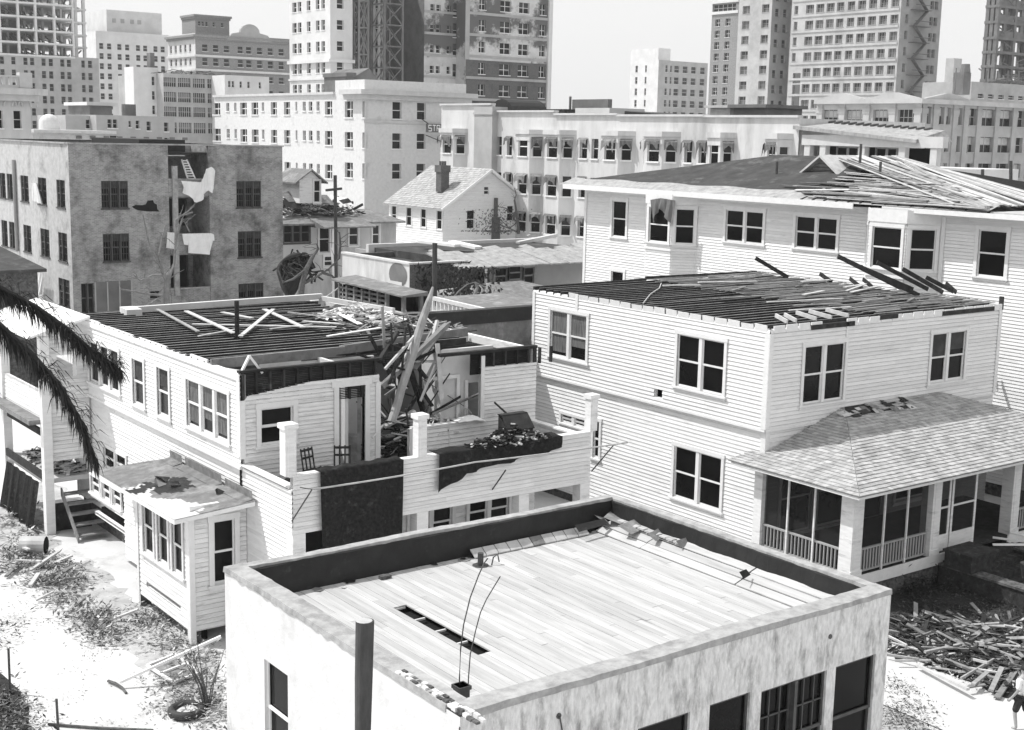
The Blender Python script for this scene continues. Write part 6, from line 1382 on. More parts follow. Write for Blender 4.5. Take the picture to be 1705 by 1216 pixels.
# ================================================================== WHITE HOTEL
hy=115.; A=FA(hy); c=P(607,140,y=hy); hx=c.x; B=FB(hx); h2=lambda x,y:(440+x/3.552,y/3.552)
xe=P(776,150,y=hy).x; zt=P(620,133,y=hy).z; yw=-B.px(558,140)[0]; yl2=-B.px(357,165)[0]
t=T('white_hotel','plain white hotel with small paired windows and a projecting cornice, centre background','building',(hx,hy,0))
rowsA=[(605,703),(790,880),(970,1058)]
def rz(fr,u,a,b): return fr.px(u,b/3.552)[1],fr.px(u,a/3.552)[1]
oA=[]
for x0,x1 in ((758,812),(903,955)):
    s0=A.px(440+x0/3.552,200)[0]; s1=A.px(440+x1/3.552,200)[0]
    for a,b in rowsA: z=rz(A,660,a,b); oA.append((s0,s1,z[0],z[1]))
oA.append((A.px(440+1080/3.552,200)[0],A.px(440+1130/3.552,200)[0])+rz(A,660,605,703))
oB=[]
for x0,x1 in ((476,524),(580,594)):
    s0=B.px(440+x0/3.552,200)[0]; s1=B.px(440+x1/3.552,200)[0]
    for a,b in ((600,695),(782,872),(962,1050)): z=rz(B,580,a,b); oB.append((s0,s1,z[0],z[1]))
mb=MB(); wall(mb,A,hx,xe,0,zt,oA,.3,0,back=False); wall(mb,B,-yw,-hy,0,zt,oB,.3,0,back=False,top=(-yw,-hy-.3)); mb.box(xe-.3,hy+.3,0,xe,yw,zt); mb.box(hx+.3,yw-.3,0,xe-.3,yw,zt-.01)
zl_=B.px(450,160)[1]; Z1=3.552
oL=[]; 
cl=[(355,367,1),(377,382,0),(390,394,0),(400,411,1),(419,430,1),(436,440,0),(451,461,1),(473,483,1),(492,495,0),(504,509,0),(514,520,0),(527,532,0),(541,553,1)]
zr1=B.px(480,191)[1]; zr1t=B.px(480,170)[1]; zr2b=B.px(480,239)[1]; zr2t=B.px(480,217)[1]
for a,b,big in cl:
    s0=B.px(a,200)[0]; s1=B.px(b,200)[0]
    for zb,zt2 in ((zr1,zr1t),(zr2b,zr2t),(zr2b-3.4,zr2t-3.4)): oL.append((s0,s1,zb+(0 if big else .4),zt2))
wall(mb,B,-yl2,-yw-.001,0,zl_,oL,.3,0,back=False); mb.box(hx+.3,yl2-.3,0,hx+15,yl2,zl_); mb.box(hx+14.7,yw,0,hx+15,yl2-.3,zl_)
mb.build('wall','stucco',t)
mb=MB(); mb.box(hx+.3,hy+.3,zt-1.2,xe-.3,yw-.3,zt-1); mb.box(hx+.3,yw,zl_-.5,hx+14.7,yl2-.3,zl_-.3); mb.build('roof','tarroof',t)
mb=MB(); zc=P(600,155,y=hy).z; mb.box(hx-.9,hy-.9,zc-.1,xe+.9,hy-.003,zc+.35); mb.box(hx-.9,hy,zc-.1,hx-.003,hy+3.5,zc+.35); mb.box(hx-.45,hy-.45,zc-.6,xe+.45,hy-.004,zc-.104); mb.box(hx-.45,hy,zc-.6,hx-.004,hy+3.5,zc-.104); mb.box(hx-.25,yw,zl_+.001,hx+.5,yl2,zl_+.25); 
zs=P(620,203,y=hy).z; mb.box(hx-.12,hy-.12,zs-.1,xe,hy-.002,zs+.15)
mb.build('cornice','path',t)
far_windows(t,[(A,o,1,.3) for o in oA]+[(B,o,2 if o[1]-o[0]>1 else 1,.3) for o in oB+oL],('trim','glass2','blind'))
mb=MB(); s0=P(710,206,y=hy-1.3); s1=P(736,221,y=hy-1.3); mb.box(s0.x,hy-1.35,s1.z,s1.x+2,hy-1.2,s0.z); sg=mb.build('sign_board','greyd'); 
t2=T('hotel_sign','dark projecting sign with white letters beside the white hotel','sign',(s0.x,hy-1.3,s1.z)); sg.parent=t2; sg.location=Vector(sg.location)-Vector(t2.location)
H_=(s0.z-s1.z)*.66; zb_=s1.z+(s0.z-s1.z)*.16; w_=H_*.62; st_=H_*.17; yl4=hy-1.36
SH={'S':[((0,1),(1,1)),((0,.5),(1,.5)),((0,0),(1,0)),((0,1),(0,.5)),((1,.5),(1,0))],'T':[((0,1),(1,1)),((.5,1),(.5,0))],'R':[((0,0),(0,1)),((0,1),(1,1)),((1,1),(1,.5)),((0,.5),(1,.5)),((.45,.5),(1,0))],'A':[((0,0),(.5,1)),((.5,1),(1,0)),((.25,.42),(.75,.42))]}
for k_,ch in enumerate('STRA'):
    mb=MB(); xo=s0.x+.22+k_*w_*1.42
    for p_,q_ in SH[ch]: mb.beam((xo+p_[0]*w_,yl4,zb_+p_[1]*H_),(xo+q_[0]*w_,yl4,zb_+q_[1]*H_),.05,st_)
    mb.build('letter','cloth',t2)
mb=MB(); mb.tube([(s0.x,hy-1.3,s1.z-.3),(s0.x+3,hy,s1.z-1)],.05); mb.tube([(s0.x+.2,hy-1.3,s0.z),(s0.x+.2,hy,s0.z+.5)],.05); mb.build('bracket','metal',t2)
# ================================================================== CENTRE TOWER
ty=190.; A=FA(ty); t_=lambda x,y:(440+x/3.552,y/3.552)
xL=P(550,80,y=ty).x; B=FB(xL); yLb=-B.px(482,80)[0]; TZ=52.
t=T('centre_tower','tall unfinished tower with bright left wing, dark court and patchy right wing','tower',(xL,ty,0))
pitch=(A.px(660,70)[1]-A.px(660,105)[1])
def rws(fr,u,va,vb,n0,n1,dv):   # rows every dv px
    return [(fr.px(u,vb+dv*k)[1],fr.px(u,va+dv*k)[1]) for k in range(n0,n1)]
rB=rws(B,510,36.5,53,-5,5,34.8)
cB=[(487,494),(496,502),(511,517),(526,532),(535,541)]
oB=[(B.px(a,80)[0],B.px(b,80)[0])+z for a,b in cB for z in rB]
rA=rws(A,568,34,50,-5,5,35.2); xM=P(587,80,y=ty).x
oA=[(A.px(561,80)[0],A.px(572,80)[0])+z for z in rA]
mb=MB(); wall(mb,A,xL,xM,0,TZ,oA,.4,0,back=False); wall(mb,B,-yLb,-ty,0,TZ,oB,.4,0,back=False); mb.box(xM-.3,ty+.4,0,xM,yLb,TZ-.1); mb.box(xL+.4,yLb-.3,0,xM-.3,yLb,TZ-.1); mb.build('left_wing_wall','pale',t)
mb=MB(); zc=B.px(510,106)[1]; mb.box(xL-.5,ty-.5,zc,xM+.2,ty-.003,zc+.5); mb.box(xL-.5,ty,zc,xL-.003,yLb,zc+.5); zc2=B.px(510,134)[1]; mb.box(xL-.25,ty-.25,zc2,xM,ty-.003,zc2+.3); mb.box(xL-.25,ty,zc2,xL-.003,yLb,zc2+.3); mb.build('cornice','pale',t)
# court
yc=ty+14; C=FA(yc); xN=P(706,80,y=ty).x; rC=rws(C,600,36,54,-6,6,33)
oC=[(C.px(a,80)[0],C.px(b,80)[0])+z for a,b in ((589,598),(622,631),(648,655),(668,680)) for z in rC]
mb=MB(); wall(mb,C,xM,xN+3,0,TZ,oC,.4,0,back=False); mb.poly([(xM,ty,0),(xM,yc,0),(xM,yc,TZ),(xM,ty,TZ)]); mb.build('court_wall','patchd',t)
# right wing: set back bay, then main face
yd=ty+3; D=FA(yd); x1=P(706,80,y=yd).x; x2=P(776,80,y=ty).x; x3=P(911,80,y=ty).x
rD=rws(D,740,43,55,-6,6,34); oD=[(D.px(a,80)[0],D.px(b,80)[0])+z for a,b in ((716,723),(726,733),(744,750),(764,772)) for z in rD]
oDd=[(D.px(754,80)[0],D.px(762,80)[0],z[0]-.6,z[1]+.5) for z in rD]
rE=rws(A,840,37,55,-6,6,35.3); 
oE=[(A.px(a,80)[0],A.px(b,80)[0])+z for a,b in ((797,808),(832,850),(863,880),(898,908)) for z in rE]
mb=MB(); wall(mb,D,x1,x2+.5,0,TZ,oD+oDd,.4,0,back=False); wall(mb,FB(x1),-yd-20,-yd,0,TZ,(),.4,2,back=False); 
zsp=A.px(840,103)[1]
wall(mb,A,x2,x3,zsp,TZ,[o for o in oE if o[2]>zsp],.4,0,back=False,top=False); wall(mb,A,x2,x3,0,zsp,[o for o in oE if o[2]<zsp],.4,1,back=False,top=False); wall(mb,FB(x2),-yd,-ty,0,TZ,(),.4,0,back=False); x4=P(917,80,y=ty).x
mb.box(x3+.002,ty-.4,0,x4,ty+20,TZ,3); mb.box(x1,ty+19.8,0,x3,ty+20,TZ,0); mb.build('right_wing_wall',['patch','brickd','greyd','pale'],t)
mb=MB()
for z in rE: 
    zz=z[0]-.9; mb.box(x2+.4,ty-.12,zz,x3,ty-.003,zz+.45); mb.box(x1,yd-.12,zz,x2-.1,yd-.003,zz+.4); mb.box(x2-.03,ty-.15,zz-.0,x2+.4,ty-.002,zz+.45)
mb.box(x2-.25,ty-.14,zsp,x2+.6,ty-.001,TZ); mb.build('floor_band','mid',t)
far_windows(t,[(A,o,1,.4) for o in oA]+[(B,o,1,.4) for o in oB]+[(C,o,1,.4) for o in oC]+[(D,o,1,.4) for o in oD+oDd]+[(A,o,2,.4) for o in oE],('trim','glass','blind'))
# hoist towers in the court
def lattice(name,label,u0,u1,y,v1,dep,z_top=50,m='steel',ph=3.3,z0=10):
    a=P(u0,80,y=y).x; b=P(u1,80,y=y).x; mb=MB(); co=[(a,y),(b,y),(b,y+dep),(a,y+dep)]
    for x,yy in co: mb.beam((x,yy,0),(x,yy,z_top),.3,.3)
    z=0
    while z<z_top-ph:
        for i in range(4):
            p=co[i];q=co[(i+1)%4]; mb.beam((p[0],p[1],z),(q[0],q[1],z),.2,.2)
            if i%2==0: mb.beam((p[0],p[1],z),(q[0],q[1],z+ph),.14,.14); mb.beam((q[0],q[1],z),(p[0],p[1],z+ph),.14,.14)
            else: mb.beam((p[0],p[1],z),(q[0],q[1],z+ph),.14,.14)
        z+=ph
    return tag(mb.build(name,m),label,'hoist')
lattice('hoist_tower','broad steel lattice hoist tower standing in the dark court of the centre tower',640,670,ty-3,0,4); lattice('hoist_tower','narrow steel lattice mast left of the broad hoist in the dark court',631,639,ty-1,0,1.5,m='mid'); lattice('hoist_tower','thin bent steel mast nearest the bright left wing of the centre tower',597,613,ty+2,0,1.5,m='mid',ph=4.2)
p=P(603,113,y=150); q=P(628,130,y=150); l=P(578,118,y=150)
mb=MB(); mb.box(l.x,150,0,q.x,156,q.z); mb.poly([(P(590,118,y=150).x,150,q.z),(q.x,150,q.z),(p.x+1,150,p.z)]); mb.poly([(P(590,118,y=150).x,150,q.z),(p.x+1,150,p.z),(p.x+1,158,p.z),(P(590,118,y=150).x,158,q.z)]); mb.box(l.x-.2,149.8,q.z,P(592,118,y=150).x,156,q.z+.5); tag(mb.build('roof_cabin','greyd'),'small dark gabled cabin showing above the white hotel parapet','roof cabin')
# ================================================================== RIGHT TOWER
X=220.; B=FB(X); yR=-B.px(1497,60)[0]; q4=lambda x,y:(1160+x/3.128,y/3.128); TZ=60.
A=FA(yR); xE=P(1566,40,y=yR).x
t=T('right_tower','tall gridded tower with rows of wide windows and gashed lower floors, right background','tower',(X,yR,0))
yM=-B.px(1316,60)[0]; yS=-B.px(1283,60)[0]
dv=27.0
cols=[(1339,1352),(1356,1369),(1373,1386),(1390,1402),(1408,1420),(1425,1438),(1443,1456),(1461,1474),(1480,1493)]
rB=[(B.px(1400,58.5+13.5+dv*k)[1],B.px(1400,44.5+13.5-0+dv*k)[1]) for k in range(-4,6)]
oB=[(B.px(a,70)[0],B.px(b,70)[0])+z for a,b in cols for z in rB]+[(B.px(1320,70)[0],B.px(1326,70)[0])+z for z in rB]
rA=[(A.px(1545,42+dv*k)[1],A.px(1545,28+dv*k)[1]) for k in range(-3,6)]
oA=[(A.px(a,70)[0],A.px(b,70)[0])+z for a,b in ((1505,1510),(1545,1551),(1552,1558)) for z in rA]
gash=[]
for k in range(3): z=(B.px(1320,(435+60*k)/3.128)[1],B.px(1320,(382+60*k)/3.128)[1]); gash.append((B.px(1317,140)[0]+.4,B.px(1332,140)[0])+z)
oBn=[o for o in oB if not any(o[0]<g_[1] and o[1]>g_[0] and o[2]<g_[3]+.3 and o[3]>g_[2]-.3 for g_ in gash)]
mb=MB(); wall(mb,B,-yM,-yR,0,TZ,oBn+gash,.5,0,back=False); wall(mb,A,X,xE,0,TZ,oA,.5,1,back=False)
# recess, then left wing
Xr=X+8; R2=FA(yM+9); 
wall(mb,FB(X+6),-yS,-yM,0,TZ,[(-yS+1+3.0*i,-yS+2.2+3.0*i)+z for i in range(2) for z in rB],.4,1,back=False); wall(mb,FA(yS),X,X+6,0,TZ,[(X+a_,X+a_+1.3)+z for a_ in (1.1,3.6) for z in rB],.4,3,back=False)
yW=-B.px(1228,60)[0]; oW=[(B.px(a,70)[0],B.px(b,70)[0])+(z[0]+.9,z[1]+.9) for a,b in ((1234,1246),(1266,1278)) for z in rB]
wall(mb,B,-yW,-yS,0,TZ,oW,.5,0,back=False); mb.box(xE-.5,yR+.5,0,xE,yW,TZ-.1); mb.build('wall',['towerw','mid','pale','towerw'],t)
mb=MB(); mb.fbox(B,gash[0][0]-.5,gash[0][1]+4,-3,-2.8,0,gash[0][3]); 
mb.split('torn_opening','dark',t)
mb=MB()
for z in rB: mb.fbox(B,-yM+.3,-yR-.3,.003,.18,z[0]-.75,z[0]-.3)
mb.build('floor_band','towerw',t)
mb=MB(); mb.poly([(X,yW-5,TZ-.5),(X,yR,TZ-.5),(xE,yR,TZ-.5),(xE,yW,TZ-.5)]); mb.build('roof','tarroof',t)
far_windows(t,[(FA(yS),(X+a_,X+a_+1.3)+z,1,.4) for a_ in (1.1,3.6) for z in rB]+[(B,o,3,.5) for o in oBn]+[(B,o,2,.5) for o in oW]+[(A,o,1,.5) for o in oA]+[(FB(X+6),(-yS+1+3.0*i,-yS+2.2+3.0*i)+z,1,.4) for i in range(2) for z in rB],('mid','greyd','blind'))
t2=T('fire_escape','zigzag fire escape hanging on the shaded narrow face of the right tower','fire escape',(X+4,yR-1,0)); mb=MB(); st=MB(); xa=A.px(1515,70)[0]; xb=A.px(1535,70)[0]
for i,z in enumerate(rA):
    zz=z[0]-.6; mb.box(xa-.6,yR-1.4,zz,xb+.6,yR-.05,zz+.12); mb.beam((xa-.6,yR-1.4,zz+1),(xb+.6,yR-1.4,zz+1),.12,.12); 
    d=(xa,xb) if i%2 else (xb,xa); st.beam((d[0],yR-.8,zz),(d[1],yR-.8,zz-(rA[0][0]-rA[1][0])),.7,.2)
mb.build('landing','steel',t2); st.build('stair','steel',t2)
# dark brick wing to its left
Bk=FB(X+1); ya=-Bk.px(1228.5,60)[0]; yb2=-Bk.px(1184,60)[0]; zt=Bk.px(1200,2)[1]
t=T('dark_brick_tower','narrow darker brick tower with a pale top storey, left of the right tower','tower',(X+1,ya,0))
rK=[(Bk.px(1200,44+19*k)[1],Bk.px(1200,32+19*k)[1]) for k in range(0,8)]
oK=[(Bk.px(a,100)[0],Bk.px(b,100)[0])+z for a,b in ((1188,1196),(1205,1213)) for z in rK]; oK+=[(Bk.px(1187,20)[0],Bk.px(1225,20)[0],Bk.px(1200,20)[1],Bk.px(1200,8)[1])]
mb=MB(); wall(mb,Bk,-yb2,-ya,0,zt,oK,.4,0,back=False); mb.box(X+1.4,yb2-.4,0,X+20,yb2,zt); mb.box(X+1.4,ya+.3,0,X+19,ya+.5,zt); mb.build('wall','brickfar',t)
mb=MB(); zz=Bk.px(1200,24)[1]; mb.fbox(Bk,-yb2-.2,-ya,.003,.3,zz,zz+.6); mb.fbox(Bk,-yb2-.2,-ya,.003,.3,zt-.5,zt+.2); mb.build('cornice','pale',t)
far_windows(t,[(Bk,o,2 if o[1]-o[0]<3 else 5,.4) for o in oK],('pale','glass2','blind'))
# pale tower between
yP=330.; A=FA(yP); xa=P(1097,100,y=yP).x; xb=P(1179,100,y=yP).x; B=FB(xa); zt=B.px(1080,81)[1]; zA=A.px(1140,103)[1]; ybk=-B.px(1050,100)[0]
rA=[(A.px(1140,122+19.1*k)[1],A.px(1140,111+19.1*k)[1]) for k in range(0,6)]
oA=[(A.px(a,140)[0],A.px(b,140)[0])+z for a,b in ((1107,1111),(1115,1118),(1122,1130),(1136,1144),(1150,1158),(1165,1173)) for z in rA]
oB=[(B.px(a,140)[0],B.px(b,140)[0])+z for a,b in ((1057,1061),(1073,1076)) for z in rA]
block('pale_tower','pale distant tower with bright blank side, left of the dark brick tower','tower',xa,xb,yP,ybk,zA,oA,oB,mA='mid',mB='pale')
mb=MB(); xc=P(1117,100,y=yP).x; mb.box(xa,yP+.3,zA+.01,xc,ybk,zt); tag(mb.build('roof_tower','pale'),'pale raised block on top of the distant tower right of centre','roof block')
# ================================================================== STEEL FRAME, far right
yF=150.; A=FA(yF); xa=P(1660,60,y=yF).x; yFb=-FB(xa).px(1637,60)[0]
t=T('tower_under_construction','open steel and concrete frame of a tower under construction at the right edge','tower',(xa,yF,0))
B=FB(xa); mb=MB(); zs=[A.px(1645,v)[1] for v in (131,107,83,59,32,5,-22,-50)]; xb=xa+22
for z in zs: mb.box(xa,yF,z-.5,xb,yFb,z)
for i in range(5):
    for j in range(3):
        x=xa+.1+5.4*i; y=yF+.1+(yFb-yF-.9)/2*j; mb.box(x,y,0,x+.7,y+.7,zs[-1])
mb.build('frame','greyd',t)
mb=MB(); r=random.Random(99)
for z0_,z1_ in zip(zs,zs[1:]):
    for i in range(4):
        x=xa+.8+5.4*i
        if z0_>zs[2]: mb.box(x,yF+.2,z0_,x+4.6,yF+.5,z0_+1.1); mb.box(x+1.4,yF+.2,z0_+1.1,x+2.4,yF+.5,z1_-.5)
        if r.random()<.7: mb.beam((x+r.uniform(0,4),yF+r.uniform(0,6),z0_),(x+r.uniform(0,4),yF+r.uniform(0,6),z1_-.5),.2,.2)
        for q in range(2): mb.beam((x+r.uniform(0,4),yF-.2,z0_+r.uniform(0,.9)),(x+r.uniform(0,5),yF-.2,z0_+r.uniform(0,2)),.15,.15)
mb.build('infill','greyd',t)
rubble('rubble','tangle of timber on the lowest open floors of the tower under construction',xa+8,yF-1,A.px(1645,134)[1],10,1.5,3.0,120,['steel','greyd','mid'],98,3,.6)
for i in range(4):
    zq=zs[0]; mb=MB(); mb.tube([P(1640+18*i,150,y=yF-4),P(1640+18*i+3,118,y=yF-4)],.14,n=5); tag(mb.build('mast','steel'),'thin mast below the open frame at the right edge','mast','thin masts below the open frame')
p=P(1589,97,y=260); mb=MB(); mb.box(p.x,260,0,P(1602,97,y=260).x,263,p.z); tag(mb.build('chimney_stack','mid'),'lone square chimney standing between the two towers at the right','chimney')
# pale structures below it
a=P(1555,140,y=200); b=P(1605,140,y=200); block('flat_block','low grey block between the right tower and the frame at the right edge','building',a.x,b.x,200,215,a.z,mA='mid')
a=P(1618,140,y=140); block('masonry_block','pale masonry block with small dark windows under the steel frame, right edge','building',a.x,a.x+20,140,150,P(1620,136,y=140).z,mA='mid',opsA=[(a.x+2+3*k,a.x+3.6+3*k,P(1640,164,y=140).z,P(1640,157,y=140).z) for k in range(5)])
p=P(1604,137,y=138); mb=MB(); mb.box(p.x,138,p.z-2,p.x+2,140,p.z+1.6); mb.tube([(p.x+1,138.5,p.z+1.6),(p.x+1,138.5,p.z+3),],[.9,.7],n=10); mb.tube([(p.x-2.2,138,p.z-2),(p.x-2.2,138,p.z+2.2)],.1); tag(mb.build('roof_tank','greyd'),'dark tank on a stand at the foot of the frame, right edge','tank')
# ================================================================== CLASSICAL STORE
X=150.; B=FB(X); yC=-B.px(1533,170)[0]; yD=-B.px(1362,170)[0]; A=FA(yC); xE=P(1760,170,y=yC).x
zt=B.px(1450,173)[1]
t=T('classical_store','wide pale store with tall windows between columns and low pediments, right background','building',(X,yC,0))
wv=[(1369,1398),(1407,1436),(1453,1480),(1494,1523)]
def zz_(fr,u,a,b): return fr.px(u,b)[1],fr.px(u,a)[1]
oB=[(B.px(a,200)[0],B.px(b,200)[0])+zz_(B,1450,183,208) for a,b in wv]
oA=[]
for a,b in ((1542,1549),(1563,1571),(1575,1582),(1595,1601),(1613,1625),(1634,1656),(1663,1685),(1691,1705),(1712,1735)):
    for r0,r1 in ((184,212),(231,257),(276,300)): oA.append((A.px(a,210)[0],A.px(b,210)[0],A.px(1600,r1)[1]+.3,A.px(1600,r0)[1]+.3))
oB+=[(B.px(a,200)[0],B.px(b,200)[0])+zz_(B,1450,228,252) for a,b in wv]
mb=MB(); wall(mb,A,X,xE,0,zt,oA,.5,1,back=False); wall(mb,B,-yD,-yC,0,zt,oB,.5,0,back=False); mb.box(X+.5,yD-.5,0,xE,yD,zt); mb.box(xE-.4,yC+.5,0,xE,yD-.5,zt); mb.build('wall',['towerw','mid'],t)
mb=MB(); zp=B.px(1450,160)[1]
mb.box(X-.9,yC-.9,zt,xE,yC-.003,zt+.6); mb.box(X-.9,yC,zt,X-.003,yD,zt+.6); mb.box(X,yC,zt+.6,X+.5,yD,zp-.8); mb.box(X+.5,yC,zt+.6,xE,yC+.5,zp-.8); mb.box(X-.3,yC-.3,zp-.8,xE,yC+.6,zp-.4); mb.box(X-.3,yC+.6,zp-.8,X+.6,yD,zp-.4)
for fr,u0,u1,sl in ((B,1362,1442,0),(B,1444,1533,0),(A,1540,1620,0)):
    a=fr.px(u0,160)[0]; b=fr.px(u1,160)[0]; w=b-a; pts=[(a,zp-.4),(b,zp-.4),(b-.06*w,zp-.25),((a+b)/2+.06*w,zp+.42),((a+b)/2-.06*w,zp+.42),(a+.06*w,zp-.25)]
    mb.add([fr.w(s,.1,z) for s,z in pts]+[fr.w(s,-.4,z) for s,z in pts],[tuple(range(6)),tuple(range(11,5,-1))]+[(k,(k+1)%6+0,(k+1)%6+6,k+6) for k in range(6)])
mb.build('cornice','towerw',t)
for fr,us in ((B,(1365,1402,1443,1486,1528)),(A,(1537,1556,1589,1607,1629,1659,1688,1740))):
    for u in us: s=fr.px(u,200)[0]; mb=MB(); mb.fbox(fr,s-.5,s+.5,.003,.22,0,zt-.002); mb.fbox(fr,s-.62,s+.62,.003,.32,zt-1.3,zt-.6); mb.build('pilaster','towerw' if fr is B else 'mid',t)
far_windows(t,[(B,o,4,.5) for o in oB]+[(A,o,2,.5) for o in oA],('mid','glass2','galv'))
# ================================================================== LEFT BACKGROUND
l1=lambda x,y:(x/3.552,y/3.552)
yQ=300.; A=FA(yQ); xa=P(-30,100,y=yQ).x; xm=P(124,60,y=yQ).x; xb=P(163,60,y=yQ).x
t=T('steel_frame_tower','half clad tower whose upper storeys are still an open frame, far left background','tower',(xm-20,yQ,0))
zt=A.px(80,93)[1]; rA=[(A.px(80,110+20.8*k)[1],A.px(80,98+20.8*k)[1]) for k in range(6)]
oA=[(A.px(a,150)[0],A.px(b,150)[0])+z for a,b in ((21,28),(41,48),(52,59),(71,78),(83,90),(102,109),(113,120),(137,143),(148,155),(2,9)) for z in rA]
mb=MB(); wall(mb,A,xa,xb,0,zt,oA,.4,0,back=False); mb.box(xb-.4,yQ+.4,0,xb,yQ+30,zt-.1); mb.box(xa,yQ+.4,0,xa+.4,yQ+30,zt-.1); mb.build('wall','mid',t)
mb=MB(); zf=[A.px(60,v)[1] for v in (93,72,51,29,6,-17,-40)]
for z in zf: mb.box(xa,yQ-.1,z-.2,xm,yQ+30,z+.2); mb.box(xm,yQ+7,z-.2,xb,yQ+30,z+.2)
mb.build('floor_slab','pale',t)
mb=MB()
for u in (1,32,61,92,123): 
    for j in range(4): x=A.px(u,60)[0]; mb.box(x-.22,yQ+.1+8*j,zf[0]+.3,x+.22,yQ+.9+8*j,zf[-1]-.5)
for x in ((xm+xb)/2,xb-.8):
    for j in range(3): mb.box(x,yQ+7.2+8*j,zf[0]+.3,x+.6,yQ+7.9+8*j,zf[-1]-.5)
mb.build('column','pale',t)
mb=MB(); mb.box(xa+1,yQ+12,zf[0]+.3,xm-8,yQ+12.4,zf[-1]); r=random.Random(77)
for z in zf[:-1]:
    for k in range(34): x=r.uniform(xa,xb-1); mb.beam((x,yQ+r.uniform(1,10) if x<xm else yQ+r.uniform(8,14),z+.3),(x+r.uniform(-1,1),yQ+r.uniform(8,14),z+r.uniform(1,3.3)),.25,.2,1)
mb.build('shoring',['greyd','steel'],t)
far_windows(t,[(A,o,1,.4) for o in oA],('mid','glass2','blind'))
# pale tall building
yS_=360.; A=FA(yS_); xa=P(160,80,y=yS_).x; xb=P(282,80,y=yS_).x; 
oA=[(A.px(a,100)[0],A.px(b,100)[0],A.px(220,84.5+16.5*k)[1],A.px(220,75+16.5*k)[1]) for a,b in ((166,173),(179,186),(196,203),(209,216),(227,234),(239,246),(256,263),(268,275)) for k in range(9)]
block('pale_office_tower','very pale distant office building behind the half clad tower, far left','building',xa,xb,yS_,yS_+30,A.px(220,55)[1],oA,mA='pale')
A2_=FA(yS_+4); a=P(177,16,y=yS_+4); b=P(269,22,y=yS_+4); mb=MB(); mb.box(a.x,yS_+4,A2_.px(220,60)[1],b.x,yS_+20,a.z); 
for u in (187,201,217,229): x=A2_.px(u,40)[0]; mb.box(x,yS_+3.9,A2_.px(220,40)[1],x+1,yS_+3.99,A2_.px(220,33)[1],1)
tag(mb.build('penthouse',['pale','mid']),'pale penthouse block on top of the very pale office building, far left','roof block')
# brick hotel with pediment
yT=300.; A=FA(yT); c_=P(325,60,y=yT); B=FB(c_.x); zt=A.px(400,60)[1]; xb=P(500,80,y=yT).x; yBk=-B.px(279,65)[0]
rA=[(A.px(400,a)[1],A.px(400,b)[1]) for a,b in ((89,78),(112,100),(137,127),(160,150))]
cA=[(337,346),(355,364),(373,382),(396,405),(410,419),(428,437),(446,455),(464,473)]
oA=[(A.px(a,100)[0],A.px(b,100)[0])+z for a,b in cA for z in rA]
oB=[(B.px(a,100)[0],B.px(b,100)[0])+z for a,b in ((283,286.5),(291,294.5),(299,302.5),(307,310.5),(315,318.5)) for z in [(B.px(305,a)[1],B.px(305,b)[1]) for a,b in ((87,75),(109,98),(132,122))]]
block('ornate_brick_block','brick and stone building with a curved crest on its parapet, left background','building',c_.x,xb,yT,yBk,zt,oA,oB,mA='brickfar',mB='pale',cornice=(A.px(400,66)[1],.5,.8))
mb=MB(); cc=A.px(415,60); n=12; w=4.6; pts=[(cc[0]-w*1.3,cc[1]-1.2),(cc[0]+w*1.3,cc[1]-1.2),(cc[0]+w,cc[1]+.3)]+[(cc[0]+w*.55*math.cos(math.pi*k/8),cc[1]+.7+2.0*math.sin(math.pi*k/8)) for k in range(9)]+[(cc[0]-w,cc[1]+.3)]
k=len(pts); mb.add([A.w(s,.5,z) for s,z in pts]+[A.w(s,-.3,z) for s,z in pts],[tuple(range(k)),tuple(range(2*k-1,k-1,-1))]+[(i,(i+1)%k,(i+1)%k+k,i+k) for i in range(k)]); tag(mb.build('roof_crest','mid'),'curved ornamental crest on the parapet of the ornate brick block','crest')
mb=MB()
for z in rA[:2]: zz=z[0]-1.3; mb.box(c_.x-.4,yT-.4,zz,xb,yT-.003,zz+.5); mb.box(c_.x-.4,yT,zz,c_.x-.003,yBk,zz+.5)
tag(mb.build('string_course','pale'),'pair of pale stone string courses around the ornate brick block','stone band')
a=P(325,26,y=yT+8); b=P(382,57,y=yT+8); 
block('roof_tower','square brick roof tower with small windows above the ornate brick block','roof tower',a.x,b.x,yT+8,yT+16,a.z,[(FA(yT+8).px(u,40)[0],FA(yT+8).px(u+4,40)[0],FA(yT+8).px(360,45)[1],FA(yT+8).px(360,38)[1]) for u in (330,336,342,354,368)],mA='brickfar',z0=zt-2,cornice=(FA(yT+8).px(360,30)[1],.5,.5))
# factory with wide steel windows
yU=210.; A=FA(yU); xa=P(272,130,y=yU).x; xb=P(376,130,y=yU).x; zt=A.px(320,124)[1]
cols=[(273,294),(297,318),(322,342),(346,374)]; rws_=[(146,131),(171,155),(195,179),(222,205)]
oA=[(A.px(a,170)[0],A.px(b,170)[0],A.px(320,r0)[1],A.px(320,r1)[1]) for a,b in cols for r0,r1 in rws_]
t,_,_=block('daylight_factory','flat roofed factory with wide dark windows between thin piers, left background','building',xa,xb+2,yU,yU+20,zt,oA,mA='mid',win=False); far_windows(t,[(A,o,6,.3) for o in oA],('mid','glass2','greyd'))
a=P(222,112,y=yU+3); xa2=a.x; c2=P(209,112,y=yU+3); A3=FA(yU+3); 
oA=[(A3.px(a_,150)[0],A3.px(b_,150)[0],A3.px(250,r0)[1],A3.px(250,r1)[1]) for a_,b_ in ((253,258),(263,268)) for r0,r1 in ((142,128),(166,152),(190,176))]
block('stair_block','bright tall block with few windows at the left end of the factory','building',xa2,xa+.3,yU+3,-FB(xa2).px(208,150)[0],A3.px(240,112)[1],oA,(),mA='pale')
